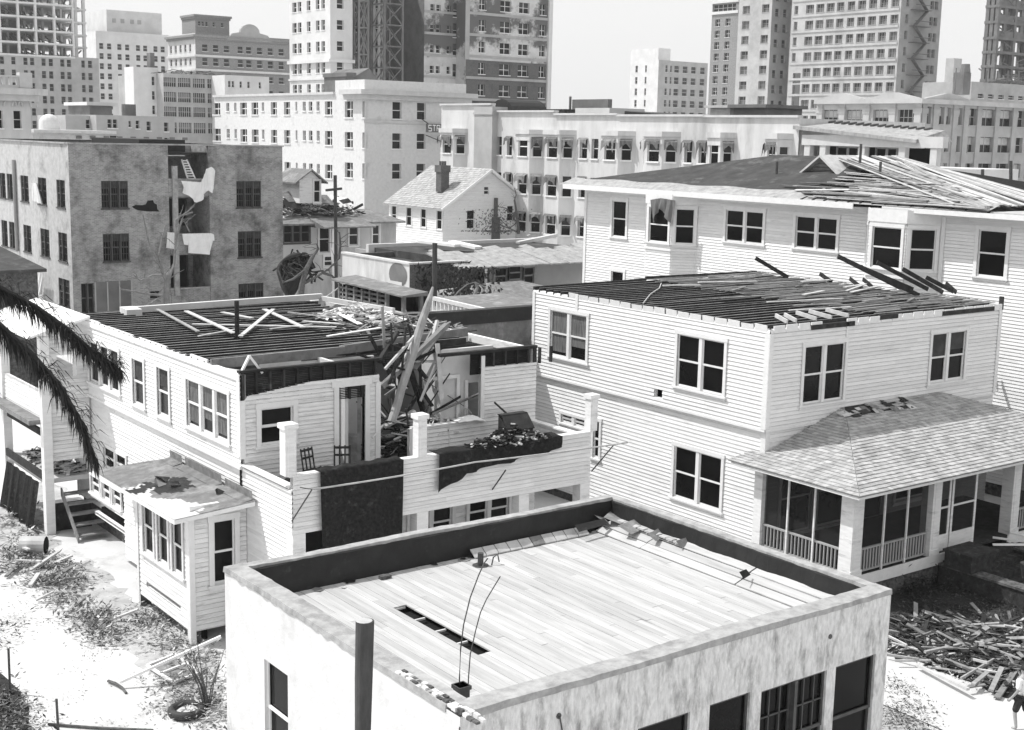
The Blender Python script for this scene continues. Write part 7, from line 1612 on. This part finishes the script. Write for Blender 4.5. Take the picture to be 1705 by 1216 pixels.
mb=MB(); p=P(250,88,y=yU+5); mb.box(p.x,yU+5,20,P(257,88,y=yU+5).x,yU+6.5,p.z); tag(mb.build('chimney_stack','greyd'),'dark slender chimney on the bright block left of the factory','chimney')
yV=205.; a=P(374,125,y=yV); b=P(448,125,y=yV); A=FA(yV); block('plain_annex','plain pale annex with small windows at the right end of the factory','building',a.x,b.x,yV,yV+15,a.z,[(A.px(u,140)[0],A.px(u+4,140)[0],A.px(400,146)[1],A.px(400,136)[1]) for u in (380,386,399,412,431)],mA='pale')
rubble('rubble','ragged dark roofing along the top of the factory',P(330,122,y=yU).x,yU+3,zt,8,2,1.2,60,['tar','metal'],88,2.5,.6)
# row of small buildings
yX=150.; A=FA(yX); a=P(160,190,y=yX); b=P(290,190,y=yX)
oA=[(A.px(u0,200)[0],A.px(u1,200)[0],A.px(220,v1)[1],A.px(220,v0)[1]) for u0,u1,v0,v1 in ((179,186,200,214),(188,195,200,214),(214,218,202,212),(226,232,201,214),(244,251,202,217),(273,280,203,218),(182,195,227,236),(273,280,229,236))]
block('low_row_building','low pale building with arched dark windows behind the brick house roof, left background','building',a.x,b.x,yX,yX+12,A.px(220,193)[1],oA,mA='mid',wmats=('pale','glass','glass2'))
a=P(109,192,y=yX+2); b=P(158,192,y=yX+2); block('narrow_row_building','small grey building with one dark window left of the low row building','building',a.x,b.x,yX+2,yX+12,a.z,[(FA(yX+2).px(143,200)[0],FA(yX+2).px(150,200)[0],FA(yX+2).px(145,214)[1],FA(yX+2).px(145,200)[1])],mA='mid',wmats=('pale','glass','glass2'))
a=P(149,170,y=yX+14); b=P(186,170,y=yX+14); mb=MB(); mb.box(a.x,yX+14,0,b.x,yX+22,a.z-.4); mb.box(a.x-.5,yX+13.5,a.z-.4,b.x+.5,yX+22,a.z,1); tag(mb.build('dark_shed',['greyd','pale']),'dark boxy shed with a pale flat roof above the row of small buildings','shed')
a=P(203,178,y=yX+3); mb=MB(); mb.tube([(a.x+.8,yX+3,0),(a.x+.8,yX+3,a.z+.3)],.8,n=12); mb.box(a.x-2.5,yX+3.2,a.z-3,a.x-.2,yX+5,a.z-1.6); tag(mb.build('water_tank','greyd'),'dark cylindrical tank on the roofs left of the factory','tank')
# domed white porch
yY=130.; A=FA(yY); cc=P(88,215,y=yY); mb=MB(); w=P(106,215,y=yY).x-P(72,215,y=yY).x; zt=P(88,190,y=yY).z; zb=cc.z; n=16
for k in range(5):
    an0,an1=math.pi/2*k/5,math.pi/2*(k+1)/5
    mb.tube([(cc.x,yY+w/2,zb+ (zt-zb)*(.35+.65*math.sin(an0))),(cc.x,yY+w/2,zb+(zt-zb)*(.35+.65*math.sin(an1)))],[w/2*math.cos(an0),w/2*math.cos(an1)+.01],n=n,cap=False)
mb.tube([(cc.x,yY+w/2,0),(cc.x,yY+w/2,zb+(zt-zb)*.35)],w/2,n=n)
tag(mb.build('domed_pavilion','stucco',smooth=False),'small white pavilion with a shallow dome behind the brick house','pavilion')
a=P(72,217,y=125); b=P(182,217,y=125); mb=MB(); mb.box(a.x,125,0,b.x,132,P(120,222,y=125).z,0); mb.box(a.x-1,124.5,P(120,222,y=125).z,b.x+.5,132.5,P(120,217,y=125).z,0); 
for k in range(9): mb.box(a.x+3+1.3*k,124.9,P(120,231,y=125).z,a.x+3.5+1.3*k,124.99,P(120,226,y=125).z,1)
tag(mb.build('white_portico',['stucco','greyd']),'white low portico with a row of tiny openings, behind the brick house roof','portico')
# white Italianate block at far left
yZ=112.; A=FA(yZ); xa=P(-60,180,y=yZ).x; xb=P(50,160,y=yZ).x; zt=A.px(30,142)[1]; 
oA=[(A.px(a_,180)[0],A.px(b_,180)[0],A.px(30,214)[1],A.px(30,185)[1]) for a_,b_ in ((-14,4),(22,35))]
t,_,_=block('white_corner_block','white block with tall windows under arched mouldings and a balustrade, far left edge','building',xa,xb,yZ,yZ+16,zt,oA,mA='bayst',cornice=(A.px(30,158)[1],.5,1.1),wmats=('trim','glass','blind'))
mb=MB(); zz=A.px(30,158)[1]+.5
for k in range(16): x=xb-1-.55*k; mb.box(x-.12,yZ-.3,zt,x+.12,yZ-.05,zt+.6)
mb.box(xb-9.5,yZ-.35,zt+.6,xb,yZ,zt+.75); mb.box(xb-.9,yZ-.45,zt-.2,xb+.1,yZ+.4,zt+1.0); mb.build('balustrade','path',t)
mb=MB()
for u in (12,22,36,46): 
    s,z=A.px(u,178); R=.75; pts=[(s+R*math.cos(math.pi*k/8),z+R*math.sin(math.pi*k/8)) for k in range(9)]; mb.tube([A.w(a_,.08,b_) for a_,b_ in pts],.09,n=5)
mb.build('arch_moulding','path',t)
# ================================================================== PALM, TREES, GROUND THINGS, PERSON
t=T('palm_tree','storm beaten palm whose two long dark fronds droop across the left edge','tree',(3.2,23,0))
mb=MB(); base=Vector((2.9,25.5,0)); top=Vector((4.2,26.3,10.8)); mb.tube([base.lerp(top,k/10)+Vector((.12*math.sin(k*.9),0,0)) for k in range(11)],[.24-.009*k for k in range(11)],n=12); mb.build('trunk','bark',t)
def frond(path,L0,seed,ny):
    r=random.Random(seed); pts=[P(u,v,y=y) for u,v,y in path]; mb=MB()
    # densify
    Q=[]
    for a,b in zip(pts,pts[1:]):
        for k in range(10): Q.append(a.lerp(b,k/10))
    Q.append(pts[-1]); n=len(Q); mb.tube(Q,[.045*(1-i/n)+.012 for i in range(n)],n=6)
    N=int(n*27)
    for i in range(N):
        f=i/N*(n-1); k=int(f); p=Q[k].lerp(Q[min(k+1,n-1)],f-k); tdir=(Q[min(k+1,n-1)]-Q[k]).normalized(); prog=f/n
        side=r.choice((-1,1)); d=(tdir*r.uniform(.2,.95)+Vector((side*r.uniform(.0,.45),side*r.uniform(-.5,.5),-r.uniform(.3,1.2)*(1 if r.random()<.85 else -.5)))).normalized(); L=L0*r.uniform(.45,1.35)*(1-.55*abs(prog-.45)); w=Vector((r.uniform(-1,1),r.uniform(-1,1),.1)).normalized()*.011
        m=p+d*L*.55; e=m+(d*.6+Vector((0,0,-.75))).normalized()*L*.5
        mb.add([p-w*.6,p+w*.6,m+w,m-w,e],[(0,1,2,3),(3,2,4)])
    mb.build('frond','leaf',t)
frond([(-160,430,26.3),(-60,448,26.1),(0,478,26),(60,510,25.8),(110,545,25.6),(150,580,25.4),(180,600,25.3),(196,612,25.3)],.5,1,0)
frond([(-160,430,26.3),(-80,485,25.8),(0,540,25.2),(55,590,24.9),(100,640,24.6),(135,700,24.4),(158,765,24.3)],.55,2,0)
frond([(-160,430,26.3),(-120,500,25.6),(-60,580,24.9),(-20,650,24.6)],.55,3,0)
frond([(-160,430,26.3),(-250,400,27),(-330,420,28),(-390,480,28.6)],.6,4,0); frond([(-160,430,26.3),(-220,360,26),(-290,340,25.5),(-350,380,25)],.6,5,0); frond([(-160,430,26.3),(-180,500,27),(-210,600,27.4)],.6,6,0)
def bare_tree(name,label,trunk,branches,r0,m='bark'):
    t=T(name,label,'tree',trunk[0]); mb=MB(); mb.tube(trunk,[r0*(1-.6*k/len(trunk)) for k in range(len(trunk))],n=7); mb.build('trunk',m,t)
    for b in branches:
        mb=MB(); mb.tube(b,[r0*.45*(1-.8*k/len(b)) for k in range(len(b))],n=5); 
        r=random.Random(len(b)+int(b[0][0]*10))
        for k in range(7):
            f=r.random(); i=min(int(f*(len(b)-1)),len(b)-2); p=Vector(b[i]).lerp(Vector(b[i+1]),r.random()); q=p+Vector((r.uniform(-1,1),r.uniform(-.5,.5),r.uniform(-.2,1)))*r0*4; mb.tube([p,p.lerp(q,.5)+Vector((.1,0,.1))*r0*3,q],[r0*.12,r0*.1,r0*.05],n=4)
        mb.build('branch',m,t)
Y=72.
q=lambda *L:[P(*z5(x,y),y=Y) for x,y in L]
bare_tree('bare_tree','bare broken tree standing in front of the brick apartment house',q((990,1130),(985,1000),(990,930),(1000,905)),[q((985,960),(960,900),(930,830),(880,720),(845,560)),q((960,900),(940,800),(960,690),(980,620)),q((985,920),(900,920),(830,950),(790,915)),q((990,1020),(930,1060),(850,1110)),q((990,1040),(880,1030),(710,1000)),q((995,950),(1030,850),(1040,700),(1040,590),(1110,540)),q((1040,620),(1060,570),(1140,545)),q((1040,700),(1080,580),(1120,660))],.2,'midwood')
p=P(520,500,y=66); Y=66.
q=lambda *L:[P(440+x/3.552,240+y/3.552,y=Y) for x,y in L]
bare_tree('bare_tree','leafless dark tree with forked limbs in front of the storm damaged house',q((215,900),(225,830),(250,740),(290,660)),[q((290,660),(320,620),(310,590)),q((225,830),(300,790),(380,740),(440,680)),q((250,740),(170,800),(110,820),(85,750)),q((340,760),(400,780),(450,830)),q((440,680),(450,600),(445,520))],.2)
mb=MB(); r=random.Random(5); c=P(497,462,y=68); n=26   # arched dark root plate / hoop
pts=[Vector((c.x+1.15*math.cos(a),68+.3*math.sin(a*3),c.z+1.35*math.sin(a))) for a in [math.pi*(1.45-1.35*k/n) for k in range(n+1)]]
mb.tube(pts,[.13+.03*math.sin(k*1.3) for k in range(n+1)],n=8); mb.poly([p+Vector((0,.25,0)) for p in pts],0)
for k in range(90): a=r.uniform(.1,3.3); p=Vector((c.x+1.0*math.cos(a)*r.uniform(.5,1.05),68+r.uniform(-.4,.4),c.z+1.2*math.sin(a)*r.uniform(.5,1.05))); mb.beam(p,p+Vector((r.uniform(-.6,.6),r.uniform(-.3,.3),r.uniform(-.6,.6))),.1,.08)
tag(mb.build('uprooted_tree','oldwood'),'dark round root plate of an uprooted tree beside the corner of the brick house','tree')
Y=93.
bare_tree('bare_tree','thin bare shrub tree against the gable of the gabled house',q((1505,530),(1500,460),(1480,330)),[q((1500,460),(1450,500),(1390,440)),q((1500,470),(1430,380),(1380,370)),q((1500,520),(1400,480),(1350,420)),q((1480,330),(1490,300),(1480,260))],.14)
mb=MB(); r=random.Random(9)
for k in range(700):
    p=P(440+r.gauss(1360,75)/3.552,240+(r.uniform(390,540) if r.random()<.7 else 520)/3.552,y=92.5+r.uniform(-.5,1)); s=.16; a=r.uniform(0,3); mb.poly([p,p+Vector((s*math.cos(a),0,s*math.sin(a))),p+Vector((s*.3,.05,s*.8))])
tag(mb.build('shrub','leafg'),'scraggy leafy shrub at the foot of the gabled house','shrub')
Y=50.
bare_tree('fallen_tree','tangled fallen tree between the low shops and the tarred parapet',q((1230,930),(1260,850),(1250,820)),[q((1110,920),(1150,870),(1200,830),(1250,815)),q((1250,820),(1310,850),(1260,910))],.09,'midwood')
mb=MB()
for k in range(600):
    p=P(440+r.gauss(1190,90)/3.552,240+r.uniform(740,930)/3.552,y=52+r.uniform(-1,2)); s=.22; a=r.uniform(0,3); mb.poly([p,p+Vector((s*math.cos(a),.05,s*math.sin(a))),p+Vector((s*.3,.1,s*.7))])
tag(mb.build('shrub','leaf'),'dark mass of leaves and twigs in front of the grimy low shop','shrub')
p0=P(724,520,y=44); p1=P(724,405,y=44); mb=MB(); mb.tube([(p0.x,44,4),(p1.x,44,p1.z)],.1); tag(mb.build('utility_pole','pole'),'short dark pole in front of the low flat roofed shop','pole')
p0=P(560,320,y=80); p1=P(558,292,y=80); mb=MB(); mb.tube([(p0.x,80,0),(p1.x,80,p1.z)],.12); mb.beam((p1.x-.7,80,p1.z-1.0),(p1.x+.5,80,p1.z-.9),.16,.16); tag(mb.build('utility_pole','pole'),'burnt looking pole stump beside the storm damaged house','pole')
# power lines
def span(a,b,y0,y1,label,r=.02,sag=.5): 
    A0=P(a[0],a[1],y=y0);B0=P(b[0],b[1],y=y1); wire('cable',cat3(A0,B0,14,sag),r,label,'cable',m='galv',n=5)
span((475,508),(565,478),70,60,'pale cable sagging from the brick house towards the louvred shed',.03,.4)
# plant debris on the ground, left
def scatter(name,label,poly,n,m,seed,s=(.1,.35),z=0,kind='stuff',h=.3,cat='plants',flat=.5):
    r=random.Random(seed); mb=MB(); pts=[P(u,v,z=0) for u,v in poly]; 
    tri=[(pts[0],pts[i],pts[i+1]) for i in range(1,len(pts)-1)]; ar_=[((b-a).cross(c-a)).length for a,b,c in tri]
    cl=[(tri_c) for tri_c in range(7)]
    cen=[]
    for k in range(max(6,n//60)):
        a,b,c=r.choices(tri,ar_)[0]; x,y=r.random(),r.random(); 
        if x+y>1:x,y=1-x,1-y
        cen.append(a+(b-a)*x+(c-a)*y)
    for k in range(n):
        c=r.choice(cen); p=c+Vector((r.gauss(0,.28),r.gauss(0,.28),abs(r.gauss(0,h*.35))+.01)); L=r.uniform(*s); a=r.uniform(0,6.28); e=r.uniform(-flat,flat*1.3); d=Vector((math.cos(a)*math.cos(e),math.sin(a)*math.cos(e),math.sin(e))); w=d.cross(Vector((0,0,1))).normalized()*L*r.uniform(.05,.22)
        mb.add([p,p+d*L*.5+w,p+d*L,p+d*L*.5-w],[(0,1,2,3)],r.randrange(len(m)))
    return tag(mb.build(name,m),label,cat,kind=kind)
scatter('plant_litter','uprooted plants and leaves strewn along the edge of the pale driveway',[(45,930),(110,930),(165,1000),(215,1070),(190,1085),(110,1030),(50,985)],3600,['leafg','midwood','leafg','board'],1,(.05,.24),h=.2)
scatter('plant_litter','low weeds along the foot of the annex',[(230,1010),(262,1020),(330,1075),(368,1100),(365,1130),(290,1100),(230,1040)],1500,['leafg','midwood','board'],2,(.06,.2))
scatter('plant_litter','weeds and litter in the bottom corner by the stucco building',[(255,1130),(368,1120),(370,1212),(300,1205)],1300,['leafg','midwood','board','leafg'],3,(.06,.2))
scatter('plant_litter','dark weeds at the bottom left corner',[(0,1130),(30,1150),(62,1216),(-20,1240)],900,['leafg','midwood','leaf'],4,(.05,.2),h=.15)
scatter('plant_litter','thin weeds along the left edge of the driveway',[(0,1020),(18,1060),(45,1140),(0,1160)],180,['leafg'],5,(.06,.22))
scatter('plant_litter','litter and twigs under the open lower porch of the left wing',[(0,850),(50,840),(70,900),(30,960),(0,950)],1200,['leafg','midwood','board'],6,(.06,.3))
scatter('plant_litter','weeds on the verge between the stucco building and the sidewalk',[(1478,1120),(1500,1170),(1560,1216),(1475,1230)],1500,['leafg','leaf','midwood'],7,(.04,.13),h=.1)
scatter('plant_litter','dark trampled plants in the shade in front of the porch',[(1480,1010),(1560,960),(1705,1000),(1705,1060),(1480,1080)],5200,['leaf','leaf','leafg'],8,(.04,.16),h=.15)
scatter('plant_litter','litter of chips among the boards beside the sidewalk',[(1470,1060),(1560,1050),(1705,1060),(1705,1170),(1600,1120),(1480,1085)],5200,['leafg','midwood','board','leaf'],9,(.04,.18),h=.12)
scatter('ivy','dark creeper climbing the porch base beside the second column',[(1500,975),(1560,935),(1575,950),(1520,1000)],900,['leaf'],10,(.08,.22),h=.7)
scatter('chips','small chips and pebbles littering the pale driveway',[(0,960),(120,1010),(230,1110),(300,1216),(60,1216),(20,1100)],1100,['midwood','board','leafg','stone'],21,(.02,.09),h=.02,cat='litter',flat=.1)
scatter('chips','small chips littering the sidewalk',[(1480,1090),(1600,1130),(1705,1175),(1705,1216),(1560,1216)],260,['midwood','leafg'],22,(.02,.08),h=.02,cat='litter',flat=.1)
# lumber strewn in the yard, traced
yl_=[((1640,1065),(1705,1090),.12),((1628,1072),(1662,1082),.1),((1536,1078),(1638,1082),.1),((1540,1086),(1600,1073),.1),((1560,1092),(1640,1082),.08),((1528,1108),(1612,1148),.14),((1490,1100),(1550,1100),.08),((1573,1098),(1660,1132),.12),((1635,1110),(1680,1090),.12),((1582,1065),(1700,1078),.1),((1600,1110),(1662,1120),.1),((1620,1140),(1650,1115),.14),((1660,1162),(1705,1095),.22),((1650,1150),(1668,1112),.16),((1685,1045),(1705,1030),.08),((1672,1042),(1705,1048),.12),((1596,1052),(1690,1068),.12),((1525,1062),(1550,1053),.05),((1576,1048),(1620,1040),.05),((1634,1038),(1640,1046),.04),((1500,1082),(1560,1075),.06),((1475,1090),(1530,1098),.06),((1610,1145),(1640,1140),.1),((1690,1080),(1705,1083),.1),((1545,1110),(1600,1118),.07),((1620,1098),(1645,1104),.08),((1652,1080),(1700,1098),.1),((1680,1105),(1705,1112),.08),((1640,1125),(1700,1138),.1),((1480,1060),(1510,1075),.06),((1484,1070),(1528,1082),.05),((1600,1130),(1655,1098),.07),((1560,1062),(1575,1075),.06)]
for i,((a,b),(c,d),w) in enumerate(yl_):
    p=P(a,b,z=.1+.05*(i%4)); q_=P(c,d,z=.08+.06*((i*3)%4)); mb=MB(); mb.beam(p,q_,w*.7,.035+.025*(i%2),roll=R_.uniform(-.2,.2)); tag(mb.build('loose_board',('board','timber','midwood','timber','board')[i%5]),'board lying in the heap of storm lumber in front of the porch','board','storm lumber in front of the porch')
for i,((a,b),(c,d)) in enumerate((((1653,895),(1705,902)),((1653,907),(1705,907)),((1682,887),(1705,893)))):
    p=P(a,b,z=1.0+.1*i);q_=P(c,d,z=1.0+.1*i); q_=p+(q_-p)*1.6; mb=MB(); mb.beam(p,q_,.07,.05); tag(mb.build('long_board','cloth'),'long white board sticking out by the porch steps at the right edge','board','long white boards by the porch steps')
rubble('rubble','dark heap of broken wood beside the porch steps at the right edge',37.2,20.2,0,1.9,1.5,1.3,300,['oldwood','midwood','stone','board'],111,.9,.15)
c=P(1640,1080,z=0); rubble('rubble','spread of thin splintered lath among the storm lumber beside the sidewalk',c.x+.2,c.y,0,2.3,2.6,.25,300,['midwood','oldwood','oldwood','timber','oldwood','leafg'],113,1.7,.1)
# left yard pieces
ll=[((10,960),(35,935),.1),((25,933),(68,935),.08),((50,950),(98,918),.1),((92,960),(122,943),.12),((50,975),(64,955),.12),((130,945),(150,935),.06),((100,965),(130,962),.05),((60,1000),(90,985),.05),((190,1030),(230,1015),.12),((125,1010),(150,990),.04),((85,940),(120,925),.12),((20,905),(48,915),.1)]
for i,((a,b),(c,d),w) in enumerate(ll):
    p=P(a,b,z=.08);q_=P(c,d,z=.12+.1*(i%3)); mb=MB(); mb.beam(p,q_,w,.05); tag(mb.build('loose_board','board' if i%3 else 'midwood'),'board lying in the dirt near the back stairs of the wrecked house','board','boards strewn near the back stairs')
p=P(60,908,z=.25); mb=MB(); d=Vector((.8,-.55,0)).normalized(); a=p-d*.1; R=.27; n=16
mb.tube([a-d*.35,a-d*.1,a+d*.15,a+d*.4],[R,R*1.04,R*1.04,R],n=n,cap=False)
mb.tube([a+d*.4,a+d*.41,a-d*.3],[R,R*.93,R*.93],m=1,n=n,cap=True); tag(mb.build('drum',['galv','dark'],smooth=False),'open pale metal drum lying on its side by the column of the left wing','drum')
# torus tyre planter
c=P(311,1190,z=0); t=T('tyre_planter','old tyre lying flat with pale sand inside, in the corner by the stucco building','tyre',(c.x,c.y,0)); mb=MB(); R=.33;r1=.09; nn=28; V=[]
for i in range(nn):
    for j in range(10):
        a=2*math.pi*i/nn;b=2*math.pi*j/10; V.append((c.x+(R+r1*math.cos(b))*math.cos(a),c.y+(R+r1*math.cos(b))*math.sin(a),.1+r1*1.1*math.sin(b)))
mb.v=V; 
for i in range(nn):
    for j in range(10): mb.f.append((i*10+j,((i+1)%nn)*10+j,((i+1)%nn)*10+(j+1)%10,i*10+(j+1)%10)); mb.m.append(0)
mb.build('tyre','rubber',t,smooth=True)
mb=MB(); mb.poly([(c.x+.27*math.cos(2*math.pi*k/14),c.y+.27*math.sin(2*math.pi*k/14),.1+.03*math.sin(k*2.2)) for k in range(14)]); mb.build('sand_fill','sand',t)
# white rail and window frame on the ground
mb=MB(); mb.beam(P(200,1136,z=.15),P(368,1060,z=1.0),.06,.06); tag(mb.build('white_pole','cloth'),'long white pole leaning from the driveway onto the house corner','pole')
mb=MB(); pa=P(180,1134,z=.05); mb.tube([pa,P(192,1138,z=.08),P(204,1146,z=.05),P(210,1154,z=.03)],.035,n=6); tag(mb.build('branch','bark'),'dark curved branch lying on the pale driveway beside the white pole','branch')
w_=[P(u,v,z=.08) for u,v in ((245,1108),(290,1090),(332,1120),(288,1136))]; t=T('fallen_window_frame','white window frame lying flat on the ground near the annex corner','window frame',w_[0])
mb=MB()
for a,b in zip(w_,w_[1:]+w_[:1]): mb.beam(a,b,.07,.05)
mb.beam(w_[0].lerp(w_[3],.5),w_[1].lerp(w_[2],.5),.05,.05); mb.build('frame','trim',t)
mb=MB(); mb.poly([x-Vector((0,0,.03)) for x in w_]); mb.build('pane','tarpaper',t)
mb=MB(); a=P(190,1134,z=.02); 
tag(wire('thin_rail',[P(200,1210,z=.03),P(140,1212,z=.03),P(80,1208,z=.03)],.03,'thin dark rail lying at the bottom left of the driveway','rail',m='bark'),kind=None) if False else wire('thin_rail',[P(255,1216,z=.04),P(160,1212,z=.04),P(80,1206,z=.04)],.03,'thin dark rail lying at the bottom left of the driveway','rail',m='bark')
for (u,v0,v1,w) in ((17,1155,1080,'nearest the dark weeds'),(97,1216,1164,'at the bottom edge of the pale driveway')):
    a=P(u,v0,z=0); b=P(u-3,v1,y=a.y); mb=MB(); mb.tube([(a.x,a.y,0),b],.028,n=6); tag(mb.build('iron_stake','metal'),'thin iron stake standing '+w,'stake')
# twiggy bush by the stucco corner
c=P(345,1180,z=0); t=T('twiggy_bush','bare twiggy bush growing beside the corner of the stucco building','bush',(c.x,c.y,0)); r=random.Random(12); mb=MB()
for k in range(11):
    a=r.uniform(0,6.28); b=Vector((c.x+r.uniform(-.08,.08),c.y+r.uniform(-.08,.08),0)); m_=b+Vector((.12*math.cos(a),.12*math.sin(a),.55)); e=m_+Vector((.3*math.cos(a),.3*math.sin(a),r.uniform(.5,.95))); mb.tube([b,m_,e],[.018,.014,.006],n=5)
    for j in range(4): f=r.random(); p=m_.lerp(e,f); mb.tube([p,p+Vector((r.uniform(-.2,.2),r.uniform(-.2,.2),r.uniform(.1,.3)))],[.007,.003],n=4)
mb.build('twigs','bark',t)
# person at the right edge: white shirt, dark shorts, seen from above
def skin_body(name,J,E,Rr,mats,parent,lv=2,regions=None):
    me=bpy.data.meshes.new(name); me.from_pydata([tuple(j) for j in J],E,[]); o=bpy.data.objects.new(name,me); COL.objects.link(o)
    sk=o.modifiers.new('skin','SKIN'); sk.use_smooth_shade=True
    for v,rad in zip(me.skin_vertices[0].data,Rr): v.radius=rad if isinstance(rad,tuple) else (rad,rad)
    me.skin_vertices[0].data[0].use_root=True
    ss=o.modifiers.new('sub','SUBSURF'); ss.levels=lv; ss.render_levels=lv
    me.materials.append(M[mats]); o.parent=parent; return o
pf=P(1697,1216,z=0); t=T('person','person in a white shirt and dark shorts walking on the sidewalk at the right edge','person',(pf.x,pf.y,0))
# local frame: facing away to the upper left (+y), z up ; total height about 1.5 m
k_=1.52/1.75
def J_(*L): return [Vector(p)*k_ for p in L]
J=J_((0,0,.93),(0,0,1.08),(0,.01,1.25),(0,.0,1.42),(0,.0,1.52),(0,.02,1.62),(0,.01,1.70),
 (-.10,0,.88),(-.12,.10,.48),(-.12,.02,.08),(-.12,.16,.04),(.10,0,.88),(.12,-.08,.48),(.12,-.25,.10),(.12,-.12,.04),
 (-.19,0,1.40),(-.25,-.03,1.14),(-.24,.12,.92),(-.23,.18,.84),(.19,0,1.40),(.25,-.05,1.14),(.26,.03,.90),(.26,.07,.82))
E=[(0,1),(1,2),(2,3),(3,4),(4,5),(5,6),(0,7),(7,8),(8,9),(9,10),(0,11),(11,12),(12,13),(13,14),(3,15),(15,16),(16,17),(17,18),(3,19),(19,20),(20,21),(21,22)]
Rr=[.13,.12,.135,.1,.052,.088,.07,.085,.058,.038,.03,.085,.058,.038,.03,.058,.042,.032,.03,.058,.042,.032,.03]; Rr=[q_*k_ for q_ in Rr]
skin_body('body',J,E,Rr,'skin',t)
def sub(name,idx,edges,radd,m,extra=None):
    JJ=[J[i] for i in idx]; mp={i:n for n,i in enumerate(idx)}; EE=[(mp[a],mp[b]) for a,b in edges]; RR=[(Rr[i]+radd[n] if isinstance(radd,list) else Rr[i]+radd) for n,i in enumerate(idx)]
    if extra: JJ,RR=extra(JJ,RR)
    return skin_body(name,JJ,EE,RR,m,t)
sub('shirt',[2,1,0,3,15,16,19,20],[(2,1),(1,0),(2,3),(3,15),(15,16),(3,19),(19,20)],.022,'shirt')
sub('shorts',[0,7,8,11,12],[(0,7),(7,8),(0,11),(11,12)],.024,'shorts')
mb=MB(); hc=Vector((0,0,1.66))*k_+Vector((pf.x,pf.y,0)); n=14
for i in range(6):
    a0=math.pi/2*i/6;a1=math.pi/2*(i+1)/6; R=.112*k_; mb.tube([(hc.x,hc.y-.006,hc.z+R*1.1*math.sin(a0)-.01),(hc.x,hc.y-.006,hc.z+R*1.1*math.sin(a1)-.01)],[R*math.cos(a0),R*math.cos(a1)+.001],n=n,cap=False)
mb.build('hair','hair',t,smooth=True)
for sx,ix in ((-1,18),(1,22)):   # hands: palm and five fingers
    h=J[ix]; d=(J[ix]-J[ix-1]).normalized(); mb=MB(); o_=Vector((pf.x,pf.y,0)); p0=o_+h
    mb.beam(p0,p0+d*.07,.03,.062,taper=.9)
    for f in range(4):
        s_=Vector((0,.0,1)).cross(Vector((1,0,0))); off_=Vector((0,1,0))*(-.024+.016*f); L=(.055,.065,.06,.048)[f]; a=p0+d*.068+off_; mb.tube([a,a+d*L*.5,a+(d*.8+Vector((-sx*.5,0,0))).normalized()*L],[.0085,.008,.006],n=6)
    a=p0+d*.02+Vector((0,.03,0)); mb.tube([a,a+(d+Vector((0,.8,0))).normalized()*.03,a+(d+Vector((0,.3,0))).normalized()*.055],[.01,.009,.007],n=6); mb.build('hand','skin',t,smooth=True)
# pale summer air
m=bpy.data.materials.new('haze'); m.use_nodes=True; n=m.node_tree; n.nodes.clear(); o_=n.nodes.new('ShaderNodeOutputMaterial'); v_=n.nodes.new('ShaderNodeVolumePrincipled')
v_.inputs['Color'].default_value=(.95,.95,.95,1); v_.inputs['Density'].default_value=.0003; v_.inputs['Anisotropy'].default_value=.3; n.links.new(v_.outputs[0],o_.inputs['Volume']); M['haze']=m
mb=MB(); mb.box(-450,-60,-1,520,720,66); tag(mb.build('haze','haze'),kind='stuff')
